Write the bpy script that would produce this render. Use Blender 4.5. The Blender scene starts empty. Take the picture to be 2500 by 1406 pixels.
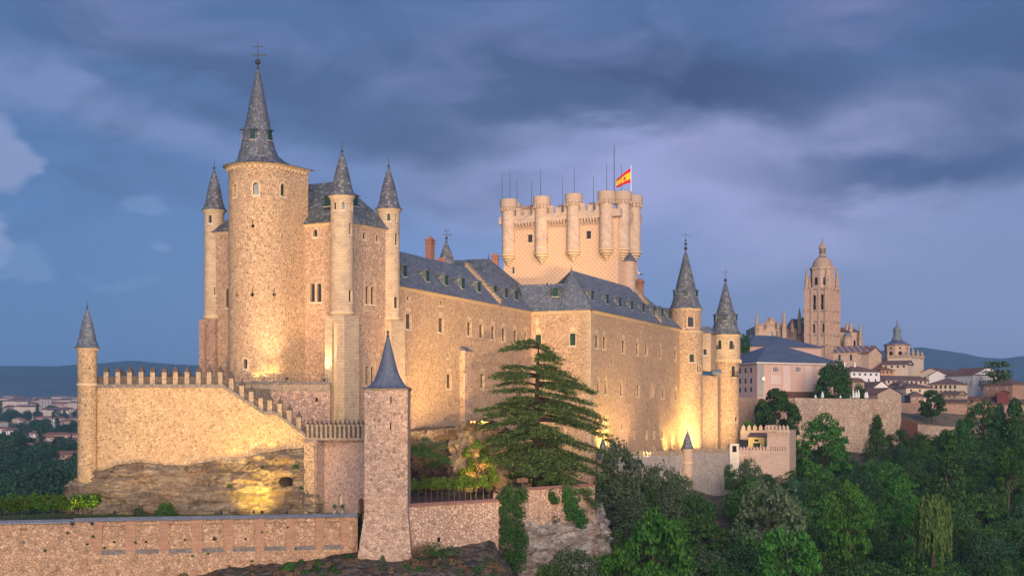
import bpy, math, random
import numpy as np
from mathutils import Vector, noise
from math import sin, cos, pi, sqrt, atan2, radians

# ---------------------------------------------------------------- camera, sky, sun, exposure
sc = bpy.context.scene
F, CX, HY = 3500.0, 1250.0, 1030.0
cam = bpy.data.cameras.new('camera'); cam_o = bpy.data.objects.new('camera', cam)
sc.collection.objects.link(cam_o)
cam.sensor_width = 36; cam.lens = 36*F/2500; cam.shift_y = (HY-703)/2500
cam.clip_start = 1; cam.clip_end = 40000
cam_o.location = (0, 0, 0); cam_o.rotation_euler = (radians(90), 0, 0)
sc.camera = cam_o
sc.view_settings.view_transform = 'Standard'; sc.view_settings.look = 'None'
sc.view_settings.exposure = 0.50; sc.view_settings.gamma = 1
sc.render.film_transparent = False
sc.cycles.max_bounces = 5; sc.cycles.volume_bounces = 0; sc.cycles.diffuse_bounces = 3
sc.cycles.glossy_bounces = 2
sc.cycles.sample_clamp_indirect = 3
sc.cycles.use_denoising = True

SUN_EL, SUN_AZ = radians(14), radians(171)      # glow of the sun that has just set, behind the camera
sun = bpy.data.lights.new('sun', 'SUN'); sun_o = bpy.data.objects.new('sun', sun)
sc.collection.objects.link(sun_o)
sun.energy = 3.1; sun.angle = radians(38); sun.color = (1.0, .80, .64)
# direction towards the sun: azimuth from +Y clockwise
sd = Vector((sin(SUN_AZ)*cos(SUN_EL), cos(SUN_AZ)*cos(SUN_EL), sin(SUN_EL)))
sun_o.rotation_euler = sd.to_track_quat('Z', 'Y').to_euler()
sun_o.location = sd*500

def srgb(r, g, b):
    f = lambda c: (c/255/12.92) if c/255 <= .04045 else ((c/255+.055)/1.055)**2.4
    return (f(r), f(g), f(b), 1)

world = bpy.data.worlds.new('World'); sc.world = world; world.use_nodes = True
def make_world():
    nt = world.node_tree; N = nt.nodes; L = nt.links; N.clear()
    def M(op, a, b=None, c=None):
        n = N.new('ShaderNodeMath'); n.operation = op
        for i, x in enumerate((a, b, c)):
            if x is None: continue
            if isinstance(x, (int, float)): n.inputs[i].default_value = x
            else: L.new(x, n.inputs[i])
        return n.outputs[0]
    def mix(f, a, b):
        n = N.new('ShaderNodeMix'); n.data_type = 'RGBA'; n.clamp_factor = True
        if isinstance(f, (int, float)): n.inputs[0].default_value = f
        else: L.new(f, n.inputs[0])
        for s, x in ((n.inputs[6], a), (n.inputs[7], b)):
            if isinstance(x, tuple): s.default_value = x
            else: L.new(x, s)
        return n.outputs[2]
    tc = N.new('ShaderNodeTexCoord'); sp = N.new('ShaderNodeSeparateXYZ'); L.new(tc.outputs['Generated'], sp.inputs[0])
    az = M('ARCTAN2', sp.outputs[0], sp.outputs[1]); el = M('ARCSINE', sp.outputs[2])
    comb = N.new('ShaderNodeCombineXYZ'); L.new(az, comb.inputs[0]); L.new(M('MULTIPLY', el, 2.3), comb.inputs[1])
    def nz(scale, det=5, rough=.55, off=0., dist=0.):
        mp = N.new('ShaderNodeVectorMath'); mp.operation = 'ADD'; mp.inputs[1].default_value = (off, off*.7, off*1.3)
        L.new(comb.outputs[0], mp.inputs[0])
        n = N.new('ShaderNodeTexNoise'); n.inputs['Scale'].default_value = scale; n.inputs['Detail'].default_value = det
        n.inputs['Roughness'].default_value = rough; n.inputs['Distortion'].default_value = dist
        L.new(mp.outputs[0], n.inputs['Vector']); return n.outputs[0]
    n1 = nz(5.5, 4, .5, 3.1, .4); n2 = nz(6.5, 4, .5, 9.7, .4); n3 = nz(18, 5, .55, 5.2, .6); n4 = nz(9, 4, .55, 21., .5)
    wa = M('ADD', az, M('MULTIPLY', M('SUBTRACT', n1, .5), .16))
    we = M('ADD', el, M('MULTIPLY', M('SUBTRACT', n2, .5), .10))
    wa = M('ADD', wa, M('MULTIPLY', M('SUBTRACT', n3, .5), .035)); we = M('ADD', we, M('MULTIPLY', M('SUBTRACT', n3, .5), .03))
    def blob(px, py, sx, sy, rot=0):
        a0 = math.atan((px-CX)/F); e0 = math.atan((HY-py)/F)
        da = M('SUBTRACT', wa, a0); de = M('SUBTRACT', we, e0)
        c, s = cos(rot), sin(rot)
        u = M('ADD', M('MULTIPLY', da, c), M('MULTIPLY', de, s)); v = M('SUBTRACT', M('MULTIPLY', de, c), M('MULTIPLY', da, s))
        q = M('ADD', M('POWER', M('ABSOLUTE', M('DIVIDE', u, sx/F)), 2.4), M('POWER', M('ABSOLUTE', M('DIVIDE', v, sy/F)), 2.4))
        return M('EXPONENT', M('MULTIPLY', q, -1.0))
    # clear dusk sky below the clouds: bluer to the west side, lavender to the east
    hor = M('SMOOTH_MIN', M('MAXIMUM', M('ADD', M('MULTIPLY', az, 1.6), .5), 0), 1, .2)
    low = mix(hor, srgb(74, 114, 168), srgb(126, 138, 180))
    col = mix(M('MULTIPLY', M('MAXIMUM', el, 0), 2.4), low, srgb(84, 120, 174))
    col = mix(M('MULTIPLY', blob(1150, 700, 420, 260), .55), col, srgb(104, 142, 204))
    lav = srgb(154, 158, 206); dark = srgb(54, 76, 118); mid = srgb(68, 92, 140)
    spec = [ # px, py, sx, sy, rot, strength, colour
        (1250, 40, 2600, 400, 0, .9, mid),
        (1700, 440, 720, 180, -.05, .9, lav), (2100, 340, 420, 110, .1, .7, lav),
        (1300, 370, 260, 70, .1, .7, srgb(140, 150, 198)),
        (300, 300, 420, 60, -.28, .75, srgb(114, 130, 178)),
        (1150, 90, 190, 100, .3, .5, srgb(112, 124, 170)), (280, 40, 380, 55, -.3, .6, srgb(100, 112, 158)),
        (2150, 30, 200, 60, 0, .6, srgb(112, 112, 158)), (1870, 430, 260, 50, -.6, .45, srgb(160, 158, 206)),
        (960, 330, 330, 80, -.1, .8, dark), (1640, 180, 560, 100, -.06, 1., srgb(46, 64, 108)), (1380, 250, 420, 60, -.12, .7, dark), (860, 180, 420, 60, -.1, .5, dark),
        (2480, 240, 240, 260, 0, .9, dark), (2250, 455, 420, 75, -.04, .95, srgb(54, 76, 124)), (480, 150, 420, 50, -.25, .65, dark),
        (620, 500, 420, 40, -.1, .35, mid), (1130, 480, 200, 40, -.1, .4, dark), (2330, 100, 240, 100, .2, .6, mid)]
    for px, py, sx, sy, rot, st, c in spec:
        col = mix(M('MULTIPLY', blob(px, py, sx, sy, rot), st), col, c)
    # soft internal structure of the clouds
    hm = M('MINIMUM', M('MULTIPLY', M('MAXIMUM', M('SUBTRACT', el, .08), 0), 9), 1)
    hi = M('MULTIPLY', M('MINIMUM', M('MULTIPLY', M('MAXIMUM', M('SUBTRACT', n4, .52), 0), 5), 1), hm)
    lo_ = M('MULTIPLY', M('MINIMUM', M('MULTIPLY', M('MAXIMUM', M('SUBTRACT', .47, n4), 0), 6), 1), hm)
    col = mix(M('MULTIPLY', hi, .30), col, srgb(122, 132, 182)); col = mix(M('MULTIPLY', lo_, .4), col, srgb(54, 74, 120))
    # small far cumulus on the left
    def puff(px, py, sx, sy, st, c):
        nonlocal col
        b = blob(px, py, sx, sy)
        m = M('MULTIPLY', M('SUBTRACT', M('ADD', b, M('MULTIPLY', M('SUBTRACT', n3, .5), 1.6)), .42), 3.2)
        col = mix(M('MULTIPLY', M('MINIMUM', M('MAXIMUM', m, 0), 1), st), col, c)
    puff(-30, 480, 85, 170, .5, srgb(150, 158, 198)); puff(30, 620, 80, 60, .3, srgb(120, 145, 190))
    puff(370, 545, 60, 40, .28, srgb(128, 152, 198)); puff(260, 690, 110, 22, .22, srgb(112, 142, 190))
    bg = N.new('ShaderNodeBackground'); L.new(col, bg.inputs[0]); bg.inputs[1].default_value = .87
    sky = N.new('ShaderNodeTexSky'); sky.sky_type = 'NISHITA'; sky.sun_disc = False
    sky.sun_elevation = radians(2); sky.sun_rotation = SUN_AZ; sky.air_density = 1.0; sky.altitude = 1000
    bg2 = N.new('ShaderNodeBackground'); L.new(sky.outputs[0], bg2.inputs[0]); bg2.inputs[1].default_value = .012
    ad = N.new('ShaderNodeAddShader'); L.new(bg.outputs[0], ad.inputs[0]); L.new(bg2.outputs[0], ad.inputs[1])
    out = N.new('ShaderNodeOutputWorld'); L.new(ad.outputs[0], out.inputs[0])
make_world()

# ---------------------------------------------------------------- helpers
R = random.Random(7)
ROOT = sc.collection
def at(px, py, Y): return Vector(((px-CX)/F*Y, Y, (HY-py)/F*Y))
def zz(py, Y): return (HY-py)/F*Y
def xy(px, Y): return ((px-CX)/F*Y, Y)

class MB:
    def __init__(s): s.v = []; s.f = []; s.uv = []; s.sm = False
    def face(s, pts, uvs=None):
        pts = [Vector(p) for p in pts]
        if uvs is None:
            n = Vector((0, 0, 0))
            for i in range(len(pts)):
                a, b = pts[i], pts[(i+1) % len(pts)]
                n += a.cross(b)
            if n.length < 1e-9: return
            n.normalize()
            if abs(n.z) > .93: uvs = [(p.x, p.y) for p in pts]
            else:
                t = Vector((-n.y, n.x, 0)).normalized(); w = n.cross(t)
                uvs = [(p.dot(t), p.dot(w)) for p in pts]
        i0 = len(s.v); s.v += [tuple(p) for p in pts]; s.f.append(list(range(i0, i0+len(pts)))); s.uv.append([tuple(u) for u in uvs])
    def box(s, x0, y0, z0, x1, y1, z1):
        s.hexa([(x0, y0, z0), (x1, y0, z0), (x1, y1, z0), (x0, y1, z0)], [(x0, y0, z1), (x1, y0, z1), (x1, y1, z1), (x0, y1, z1)])
    def hexa(s, lo, hi):       # any prism: lower ring, upper ring (counter-clockwise seen from above)
        n = len(lo)
        s.face(list(reversed(lo))); s.face(hi)
        for i in range(n):
            j = (i+1) % n
            s.face([lo[i], lo[j], hi[j], hi[i]])
    def obox(s, c, d, w, l, h, z=0, taper=0):  # box on point c: width w along d (2-vector), length l inward, height h
        d = Vector((d[0], d[1])).normalized(); n = Vector((-d.y, d.x)); c = Vector(c)
        def P(u, v, zz_): return (c.x+d.x*u+n.x*v, c.y+d.y*u+n.y*v, c.z+zz_)
        a = w/2; t = a-taper
        s.hexa([P(-a, 0, z), P(a, 0, z), P(a, l, z), P(-a, l, z)], [P(-t, taper, z+h), P(t, taper, z+h), P(t, l-taper, z+h), P(-t, l-taper, z+h)])
    def lathe(s, cx, cy, prof, n=24, a0=0, a1=2*pi, cap=True, shift=None):
        for k in range(n):
            p, q = a0+(a1-a0)*k/n, a0+(a1-a0)*(k+1)/n
            for (r0, z0), (r1, z1) in zip(prof, prof[1:]):
                A = (cx+r0*cos(p), cy+r0*sin(p), z0); B = (cx+r0*cos(q), cy+r0*sin(q), z0)
                Cc = (cx+r1*cos(q), cy+r1*sin(q), z1); D = (cx+r1*cos(p), cy+r1*sin(p), z1)
                rm = max(r0, r1); v0 = z0; v1 = z1
                if abs(z1-z0) < abs(r1-r0)*.5: v1 = z0+abs(r1-r0)
                U = [(p*rm, v0), (q*rm, v0), (q*rm, v1), (p*rm, v1)]
                if r0 < 1e-4: s.face([A, Cc, D], [U[0], U[2], U[3]])
                elif r1 < 1e-4: s.face([A, B, Cc], U[:3])
                else: s.face([A, B, Cc, D], U)
    def tube(s, pts, radii, n=6):
        pts = [Vector(p) for p in pts]; rings = []
        for i, p in enumerate(pts):
            t = (pts[min(i+1, len(pts)-1)]-pts[max(i-1, 0)]).normalized()
            a = t.cross(Vector((0, 0, 1)))
            if a.length < .05: a = Vector((1, 0, 0))
            a.normalize(); b = t.cross(a); r = radii[i] if isinstance(radii, (list, tuple)) else radii
            rings.append([p+a*r*cos(2*pi*k/n)+b*r*sin(2*pi*k/n) for k in range(n)])
        for i in range(len(rings)-1):
            for k in range(n):
                j = (k+1) % n
                s.face([rings[i][k], rings[i+1][k], rings[i+1][j], rings[i][j]])
        s.face(rings[0]); s.face(list(reversed(rings[-1])))
    def ball(s, c, r, n=10, squash=1):
        m = max(4, n//2); prof = [(r*sin(pi*i/m), c[2]-r*squash*cos(pi*i/m)) for i in range(m+1)]
        s.lathe(c[0], c[1], prof, n)

def mesh_from(mb, name, mat, org=(0, 0, 0), smooth=False, weld=False):
    me = bpy.data.meshes.new(name)
    V = np.array(mb.v, dtype=np.float64)-np.array(org)
    me.from_pydata(V.tolist(), [], mb.f)
    uvl = me.uv_layers.new(name='UVMap')
    flat = np.array([c for f in mb.uv for u in f for c in u], dtype=np.float32)
    if len(flat) == len(uvl.data)*2: uvl.data.foreach_set('uv', flat)
    if smooth or weld:
        import bmesh
        bm = bmesh.new(); bm.from_mesh(me); bmesh.ops.remove_doubles(bm, verts=bm.verts, dist=.0015); bm.to_mesh(me); bm.free()
    if smooth:
        me.polygons.foreach_set('use_smooth', [True]*len(me.polygons))
        try: me.set_sharp_from_angle(angle=radians(40))
        except Exception: pass
    me.materials.append(mat); me.update()
    return me
def tag(o, label=None, cat=None, group=None, kind=None):
    if label: o['label'] = label
    if cat: o['category'] = cat
    if group: o['group'] = group
    if kind: o['kind'] = kind
    return o
def thing(name, loc, label, cat, group=None):
    o = bpy.data.objects.new(name, None); ROOT.objects.link(o); o.location = loc; o.empty_display_size = .2
    return tag(o, label, cat, group)
def wloc(o):
    l = Vector(o.location)
    while o.parent: o = o.parent; l = l+Vector(o.location)
    return l
def part(name, mb, mat, parent=None, smooth=False, label=None):
    if not mb.f: return None
    org = wloc(parent) if parent else (0, 0, 0)
    o = bpy.data.objects.new(name, mesh_from(mb, name, mat, org, smooth)); ROOT.objects.link(o)
    if parent: o.parent = parent
    if label: o['label'] = label
    return o
def solo(name, mb, mat, loc, label=None, cat=None, group=None, kind=None, smooth=False):
    o = bpy.data.objects.new(name, mesh_from(mb, name, mat, loc, smooth)); ROOT.objects.link(o); o.location = loc
    return tag(o, label, cat, group, kind)
def copy_tree(o, loc=None, rot=None, scale=None, parent=None):
    c = o.copy(); ROOT.objects.link(c)
    if parent: c.parent = parent
    if loc is not None: c.location = loc
    if rot is not None: c.rotation_euler = rot
    if scale is not None: c.scale = scale
    for ch in KIDS.get(o.name, ()): copy_tree(ch, parent=c)
    return c
KIDS = {}
def reg(o):   # remember children of a prototype so copies are quick
    ks = [c for c in bpy.data.objects if c.parent == o]; KIDS[o.name] = ks
    for k in ks: reg(k)

# ---------------------------------------------------------------- materials
def mat_new(name):
    m = bpy.data.materials.new(name); m.use_nodes = True; nt = m.node_tree; nt.nodes.clear()
    o = nt.nodes.new('ShaderNodeOutputMaterial'); b = nt.nodes.new('ShaderNodeBsdfPrincipled'); nt.links.new(b.outputs[0], o.inputs[0])
    return m, nt, b
class NG:
    def __init__(s, nt): s.nt = nt; s.N = nt.nodes; s.L = nt.links
    def val(s, sock, x):
        if isinstance(x, (int, float)): sock.default_value = x
        elif isinstance(x, tuple): sock.default_value = x if len(x) == len(sock.default_value) else tuple(x[:len(sock.default_value)])
        else: s.L.new(x, sock)
    def m(s, op, a, b=0., c=None):
        n = s.N.new('ShaderNodeMath'); n.operation = op; s.val(n.inputs[0], a); s.val(n.inputs[1], b)
        if c is not None: s.val(n.inputs[2], c)
        return n.outputs[0]
    def vm(s, op, a, b):
        n = s.N.new('ShaderNodeVectorMath'); n.operation = op; s.val(n.inputs[0], a); s.val(n.inputs[1], b); return n.outputs[0]
    def mix(s, f, a, b, mode='MIX'):
        n = s.N.new('ShaderNodeMix'); n.data_type = 'RGBA'; n.blend_type = mode; n.clamp_factor = True
        s.val(n.inputs[0], f); s.val(n.inputs[6], a); s.val(n.inputs[7], b); return n.outputs[2]
    def coord(s, which='Object', scale=(1, 1, 1)):
        t = s.N.new('ShaderNodeTexCoord')
        return s.vm('MULTIPLY', t.outputs[which], tuple(scale))
    def noise(s, vec, scale, det=4, rough=.55, dist=0):
        n = s.N.new('ShaderNodeTexNoise'); s.val(n.inputs['Vector'], vec); n.inputs['Scale'].default_value = scale
        n.inputs['Detail'].default_value = det; n.inputs['Roughness'].default_value = rough; n.inputs['Distortion'].default_value = dist
        return n.outputs[0]
    def vor(s, vec, scale, feat='F1', rnd=1):
        n = s.N.new('ShaderNodeTexVoronoi'); n.feature = feat; s.val(n.inputs['Vector'], vec); n.inputs['Scale'].default_value = scale
        n.inputs['Randomness'].default_value = rnd; return n
    def ramp(s, x, lo, hi):
        n = s.N.new('ShaderNodeMapRange'); n.interpolation_type = 'SMOOTHSTEP'; s.val(n.inputs[0], x)
        n.inputs[1].default_value = lo; n.inputs[2].default_value = hi; return n.outputs[0]
    def bump(s, bsdf, h, strength=.5, dist=.1):
        n = s.N.new('ShaderNodeBump'); s.val(n.inputs['Height'], h); n.inputs['Strength'].default_value = strength
        n.inputs['Distance'].default_value = dist; s.L.new(n.outputs[0], bsdf.inputs['Normal'])
def setp(b, rough=.85, spec=.2):
    b.inputs['Roughness'].default_value = rough
    b.inputs['Specular IOR Level'].default_value = spec
def rgb(*c): return (c[0], c[1], c[2], 1)

def rubble(name, c1, c2, joint, scale=2.2, jw=.06, dots=.0, dotscale=5., stain=.5, staincol=(.16, .12, .1, 1), strips=0.):
    m, nt, b = mat_new(name); g = NG(nt); setp(b)
    co = g.coord('Object'); wob = g.vm('ADD', co, g.vm('MULTIPLY', nzcol(g, co, 3.), (.25, .25, .25)))
    v = g.vor(wob, scale); e = g.vor(wob, scale, 'DISTANCE_TO_EDGE')
    sep = g.N.new('ShaderNodeSeparateColor'); g.L.new(v.outputs['Color'], sep.inputs[0])
    col = g.mix(sep.outputs[0], c1, c2)
    col = g.mix(g.m('MULTIPLY', g.ramp(sep.outputs[1], .6, 1.), .5), col, tuple(x*.42 for x in c1[:3])+(1,))
    col = g.mix(g.m('MULTIPLY', g.ramp(sep.outputs[2], .8, 1.), .55), col, (min(c2[0]*1.25, .8), min(c2[1]*1.28, .8), min(c2[2]*1.3, .8), 1))
    ed = g.ramp(e.outputs['Distance'], jw*.4, jw)
    col = g.mix(g.m('MULTIPLY', g.m('SUBTRACT', 1, ed), .95), col, joint)
    pit = g.ramp(g.noise(co, 7, 3, .7), .6, .72); col = g.mix(g.m('MULTIPLY', pit, .4), col, tuple(x*.4 for x in c1[:3])+(1,))
    if dots > 0:
        d = g.vor(co, dotscale); s2 = g.N.new('ShaderNodeSeparateColor'); g.L.new(d.outputs['Color'], s2.inputs[0])
        dm = g.m('MULTIPLY', g.m('SUBTRACT', 1, g.ramp(d.outputs['Distance'], .22, .34)), g.ramp(s2.outputs[0], .35, .5))
        col = g.mix(g.m('MULTIPLY', dm, dots), col, (.07, .045, .04, 1))
    big = g.noise(co, .16, 5, .6); fine = g.noise(co, 1.3, 5, .7)
    col = g.mix(g.m('MULTIPLY', g.ramp(big, .5, .75), stain), col, g.mix(.5, staincol, col))
    col = g.mix(g.m('MULTIPLY', g.ramp(fine, .52, .75), stain*.8), col, staincol)
    col = g.mix(g.m('MULTIPLY', g.ramp(big, .5, .25), .28), col, (min(c2[0]*1.15, .8), min(c2[1]*1.1, .8), c2[2], 1))
    if strips > 0:
        sv = g.coord('Object', (.9, .9, .07)); st = g.noise(sv, 1.2, 4, .6)
        col = g.mix(g.m('MULTIPLY', g.ramp(st, .56, .74), strips), col, staincol)
    sk = g.noise(co, 5.5, 3, .8); tt = g.mix(g.ramp(sk, .34, .66), (.62, .60, .58, 1), (1.26, 1.25, 1.22, 1)); col = g.mix(1., col, tt, 'MULTIPLY')
    g.L.new(col, b.inputs['Base Color'])
    g.bump(b, g.m('ADD', ed, g.m('MULTIPLY', fine, .8)), .8, .18)
    return m
def nzcol(g, vec, scale):
    n = g.N.new('ShaderNodeTexNoise'); g.val(n.inputs['Vector'], vec); n.inputs['Scale'].default_value = scale
    n.inputs['Detail'].default_value = 2
    return g.vm('SUBTRACT', n.outputs['Color'], (.5, .5, .5))
def ashlar(name, c1, c2, joint, bw=.9, bh=.42, stain=.4, staincol=(.2, .15, .12, 1), mortar=.03):
    m, nt, b = mat_new(name); g = NG(nt); setp(b)
    uv = g.coord('UV'); n = g.N.new('ShaderNodeTexBrick'); g.val(n.inputs['Vector'], uv)
    n.inputs['Color1'].default_value = c1; n.inputs['Color2'].default_value = c2; n.inputs['Mortar'].default_value = joint
    n.inputs['Scale'].default_value = 1; n.inputs['Brick Width'].default_value = bw; n.inputs['Row Height'].default_value = bh
    n.inputs['Mortar Size'].default_value = mortar; n.inputs['Mortar Smooth'].default_value = .4
    co = g.coord('Object'); big = g.noise(co, .3, 5, .65); fine = g.noise(co, 2.2, 5, .7)
    cell = g.vor(g.vm('MULTIPLY', uv, (1/bw, 1/bh, 1)), 1.0); s2 = g.N.new('ShaderNodeSeparateColor'); g.L.new(cell.outputs['Color'], s2.inputs[0])
    col = g.mix(g.m('MULTIPLY', g.ramp(s2.outputs[0], .75, .95), stain*.7), n.outputs['Color'], staincol)
    col = g.mix(g.m('MULTIPLY', g.ramp(big, .48, .72), stain), col, staincol)
    col = g.mix(g.m('MULTIPLY', g.ramp(fine, .5, .75), stain*.7), col, staincol)
    g.L.new(col, b.inputs['Base Color']); g.bump(b, g.m('ADD', g.m('SUBTRACT', 1, n.outputs['Fac']), g.m('MULTIPLY', fine, .7)), .5, .06)
    return m
def lattice(name):   # plaster with a diagonal lattice of small dark slag stones
    m, nt, b = mat_new(name); g = NG(nt); setp(b)
    uv = g.coord('UV'); sp = g.N.new('ShaderNodeSeparateXYZ'); g.L.new(uv, sp.inputs[0])
    k = 2*pi/1.02
    a = g.m('SINE', g.m('MULTIPLY', g.m('ADD', sp.outputs[0], sp.outputs[1]), k)); c = g.m('SINE', g.m('MULTIPLY', g.m('SUBTRACT', sp.outputs[0], sp.outputs[1]), k))
    d = g.ramp(g.m('MINIMUM', a, c), .05, .55)
    co = g.coord('Object'); big = g.noise(co, .22, 5, .6); fine = g.noise(co, 1.6, 5, .7)
    col = g.mix(big, rgb(.60, .41, .26), rgb(.52, .35, .23)); col = g.mix(g.m('MULTIPLY', d, .5), col, rgb(.24, .14, .10))
    col = g.mix(g.m('MULTIPLY', g.ramp(fine, .5, .75), .3), col, rgb(.3, .2, .15))
    g.L.new(col, b.inputs['Base Color']); g.bump(b, fine, .4, .05)
    return m
def slate(name, c1, c2, lich, amt=.5):
    m, nt, b = mat_new(name); g = NG(nt); setp(b, .62, .35)
    uv = g.coord('UV'); n = g.N.new('ShaderNodeTexBrick'); g.val(n.inputs['Vector'], uv)
    n.inputs['Color1'].default_value = c1; n.inputs['Color2'].default_value = c2; n.inputs['Mortar'].default_value = tuple(x*.45 for x in c1[:3])+(1,)
    n.inputs['Scale'].default_value = 1; n.inputs['Brick Width'].default_value = .42; n.inputs['Row Height'].default_value = .3
    n.inputs['Mortar Size'].default_value = .022; n.inputs['Mortar Smooth'].default_value = .3; n.inputs['Bias'].default_value = -.1
    co = g.coord('Object'); v = g.vor(g.vm('MULTIPLY', uv, (1/.42, 1/.3, 1)), 1.); s2 = g.N.new('ShaderNodeSeparateColor'); g.L.new(v.outputs['Color'], s2.inputs[0])
    big = g.noise(co, .35, 5, .65); fine = g.noise(co, 3.6, 5, .75, .6)
    col = g.mix(g.m('MULTIPLY', g.ramp(big, .4, .7), .6), n.outputs['Color'], tuple(x*.62 for x in c1[:3])+(1,))
    col = g.mix(g.m('MULTIPLY', g.m('MULTIPLY', g.ramp(s2.outputs[0], .62, .8), g.ramp(fine, .42, .58)), amt), col, lich)
    col = g.mix(g.m('MULTIPLY', g.ramp(fine, .6, .72), .3), col, lich)
    g.L.new(col, b.inputs['Base Color']); g.bump(b, g.m('ADD', n.outputs['Fac'], s2.outputs[1]), -.35, .04)
    return m
def plain(name, c, rough=.8, spec=.2, var=.25, scale=2., metal=0):
    m, nt, b = mat_new(name); g = NG(nt); setp(b, rough, spec); b.inputs['Metallic'].default_value = metal
    co = g.coord('Object'); f = g.noise(co, scale, 5, .65); f2 = g.noise(co, scale*.13, 4, .6)
    col = g.mix(g.ramp(f, .35, .7), c, tuple(x*(1-var) for x in c[:3])+(1,))
    col = g.mix(g.m('MULTIPLY', g.ramp(f2, .45, .7), var), col, tuple(x*.6 for x in c[:3])+(1,))
    g.L.new(col, b.inputs['Base Color']); return m
def tiles(name, c1, c2, k=.24):
    m, nt, b = mat_new(name); g = NG(nt); setp(b, .85, .15)
    uv = g.coord('UV'); sp = g.N.new('ShaderNodeSeparateXYZ'); g.L.new(uv, sp.inputs[0])
    w = g.m('SINE', g.m('MULTIPLY', sp.outputs[0], 2*pi/k)); co = g.coord('Object')
    f = g.noise(co, 3.5, 4, .7); big = g.noise(co, .3, 4, .6)
    col = g.mix(g.ramp(f, .35, .65), c1, c2); col = g.mix(g.m('MULTIPLY', g.ramp(big, .45, .7), .5), col, tuple(x*.5 for x in c1[:3])+(1,))
    col = g.mix(g.m('MULTIPLY', g.ramp(w, .3, -.9), .55), col, tuple(x*.3 for x in c1[:3])+(1,))
    g.L.new(col, b.inputs['Base Color']); g.bump(b, w, .5, .08); return m
def emit(name, c, s):
    m, nt, b = mat_new(name); b.inputs['Base Color'].default_value = (.6, .5, .3, 1)
    b.inputs['Emission Color'].default_value = c; b.inputs['Emission Strength'].default_value = s; return m
def leafm(name, c1, c2, trans=.25):
    m, nt, b = mat_new(name); g = NG(nt); setp(b, .75, .12)
    ge = g.N.new('ShaderNodeNewGeometry'); oi = g.N.new('ShaderNodeObjectInfo')
    col = g.mix(ge.outputs['Random Per Island'], c1, c2)
    k = g.m('ADD', .72, g.m('MULTIPLY', oi.outputs['Random'], .56))
    hs = g.N.new('ShaderNodeHueSaturation'); hs.inputs['Saturation'].default_value = 1.02; g.L.new(k, hs.inputs['Value'])
    g.L.new(g.m('ADD', .485, g.m('MULTIPLY', oi.outputs['Random'], .03)), hs.inputs['Hue']); g.L.new(col, hs.inputs['Color'])
    g.L.new(hs.outputs[0], b.inputs['Base Color'])
    tr = g.N.new('ShaderNodeBsdfTranslucent'); g.L.new(hs.outputs[0], tr.inputs[0])
    ms = g.N.new('ShaderNodeMixShader'); ms.inputs[0].default_value = trans
    g.L.new(b.outputs[0], ms.inputs[1]); g.L.new(tr.outputs[0], ms.inputs[2])
    out = [n for n in nt.nodes if n.type == 'OUTPUT_MATERIAL'][0]; g.L.new(ms.outputs[0], out.inputs[0])
    return m

M = {}
M['tower'] = rubble('tower_rubble', rgb(.46, .30, .18), rgb(.62, .43, .27), rgb(.62, .45, .29), 3.0, .06, .85, 3.0, .3)
M['block'] = rubble('block_rubble', rgb(.50, .32, .22), rgb(.62, .43, .30), rgb(.44, .30, .19), 3.0, .08, .4, 3.6, .25)
M['wing'] = rubble('wing_rubble', rgb(.46, .30, .19), rgb(.64, .45, .29), rgb(.46, .31, .20), 3.0, .06, .7, 3.0, .25, strips=.15)
M['terrace'] = rubble('terrace_rubble', rgb(.40, .26, .14), rgb(.56, .38, .21), rgb(.64, .47, .29), 2.6, .1, .1, 3.2, .3)
M['square'] = rubble('square_rubble', rgb(.33, .21, .15), rgb(.52, .36, .265), rgb(.64, .48, .36), 2.1, .09, .0, 3., .3)
M['outer'] = rubble('outer_rubble', rgb(.38, .215, .13), rgb(.55, .36, .225), rgb(.50, .34, .22), 2.1, .08, .12, 3.2, .6, rgb(.2, .14, .11))
M['curtain'] = rubble('curtain_rubble', rgb(.34, .29, .27), rgb(.44, .39, .36), rgb(.48, .43, .38), 2.88, .06, .3, 2.2, .5, rgb(.17, .15, .14), strips=.5)
M['stonewall'] = rubble('far_rubble', rgb(.40, .29, .22), rgb(.58, .46, .36), rgb(.42, .30, .22), 2.2, .08, .4, 2.6, .9, rgb(.27, .14, .095), strips=.3)
M['redwall'] = rubble('red_rubble', rgb(.40, .24, .18), rgb(.50, .33, .25), rgb(.36, .24, .18), 2.70, .05, .3, 2.0, .5, rgb(.22, .12, .09))
M['bastion'] = ashlar('bastion_stone', rgb(.52, .38, .29), rgb(.46, .33, .26), rgb(.34, .24, .18), .55, .3, .3)
M['ashlar'] = ashlar('ashlar', rgb(.52, .40, .26), rgb(.44, .33, .22), rgb(.36, .26, .17), .8, .42, .4)
M['keepstone'] = ashlar('keep_ashlar', rgb(.56, .43, .32), rgb(.47, .35, .26), rgb(.34, .24, .18), .75, .45, .35)
M['trim'] = plain('trim_stone', rgb(.60, .45, .28), var=.18)
M['coping'] = plain('dark_coping', rgb(.22, .19, .17), var=.5, scale=3)
M['slatecop'] = ashlar('slate_coping', rgb(.22, .23, .27), rgb(.17, .18, .21), rgb(.08, .08, .09), .5, .5, .3, rgb(.3, .3, .3, ))
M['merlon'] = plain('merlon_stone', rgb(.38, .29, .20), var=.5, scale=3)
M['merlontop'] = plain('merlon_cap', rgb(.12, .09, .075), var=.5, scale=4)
M['lattice'] = lattice('keep_lattice')
M['slate'] = slate('slate', rgb(.085, .10, .13), rgb(.145, .16, .19), rgb(.32, .34, .38), .5)
M['slatecone'] = slate('slate_lichen', rgb(.08, .085, .10), rgb(.13, .135, .15), rgb(.38, .38, .38), .6)
M['slatedark'] = slate('slate_old', rgb(.065, .075, .085), rgb(.11, .12, .13), rgb(.30, .33, .34), .7)
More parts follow.
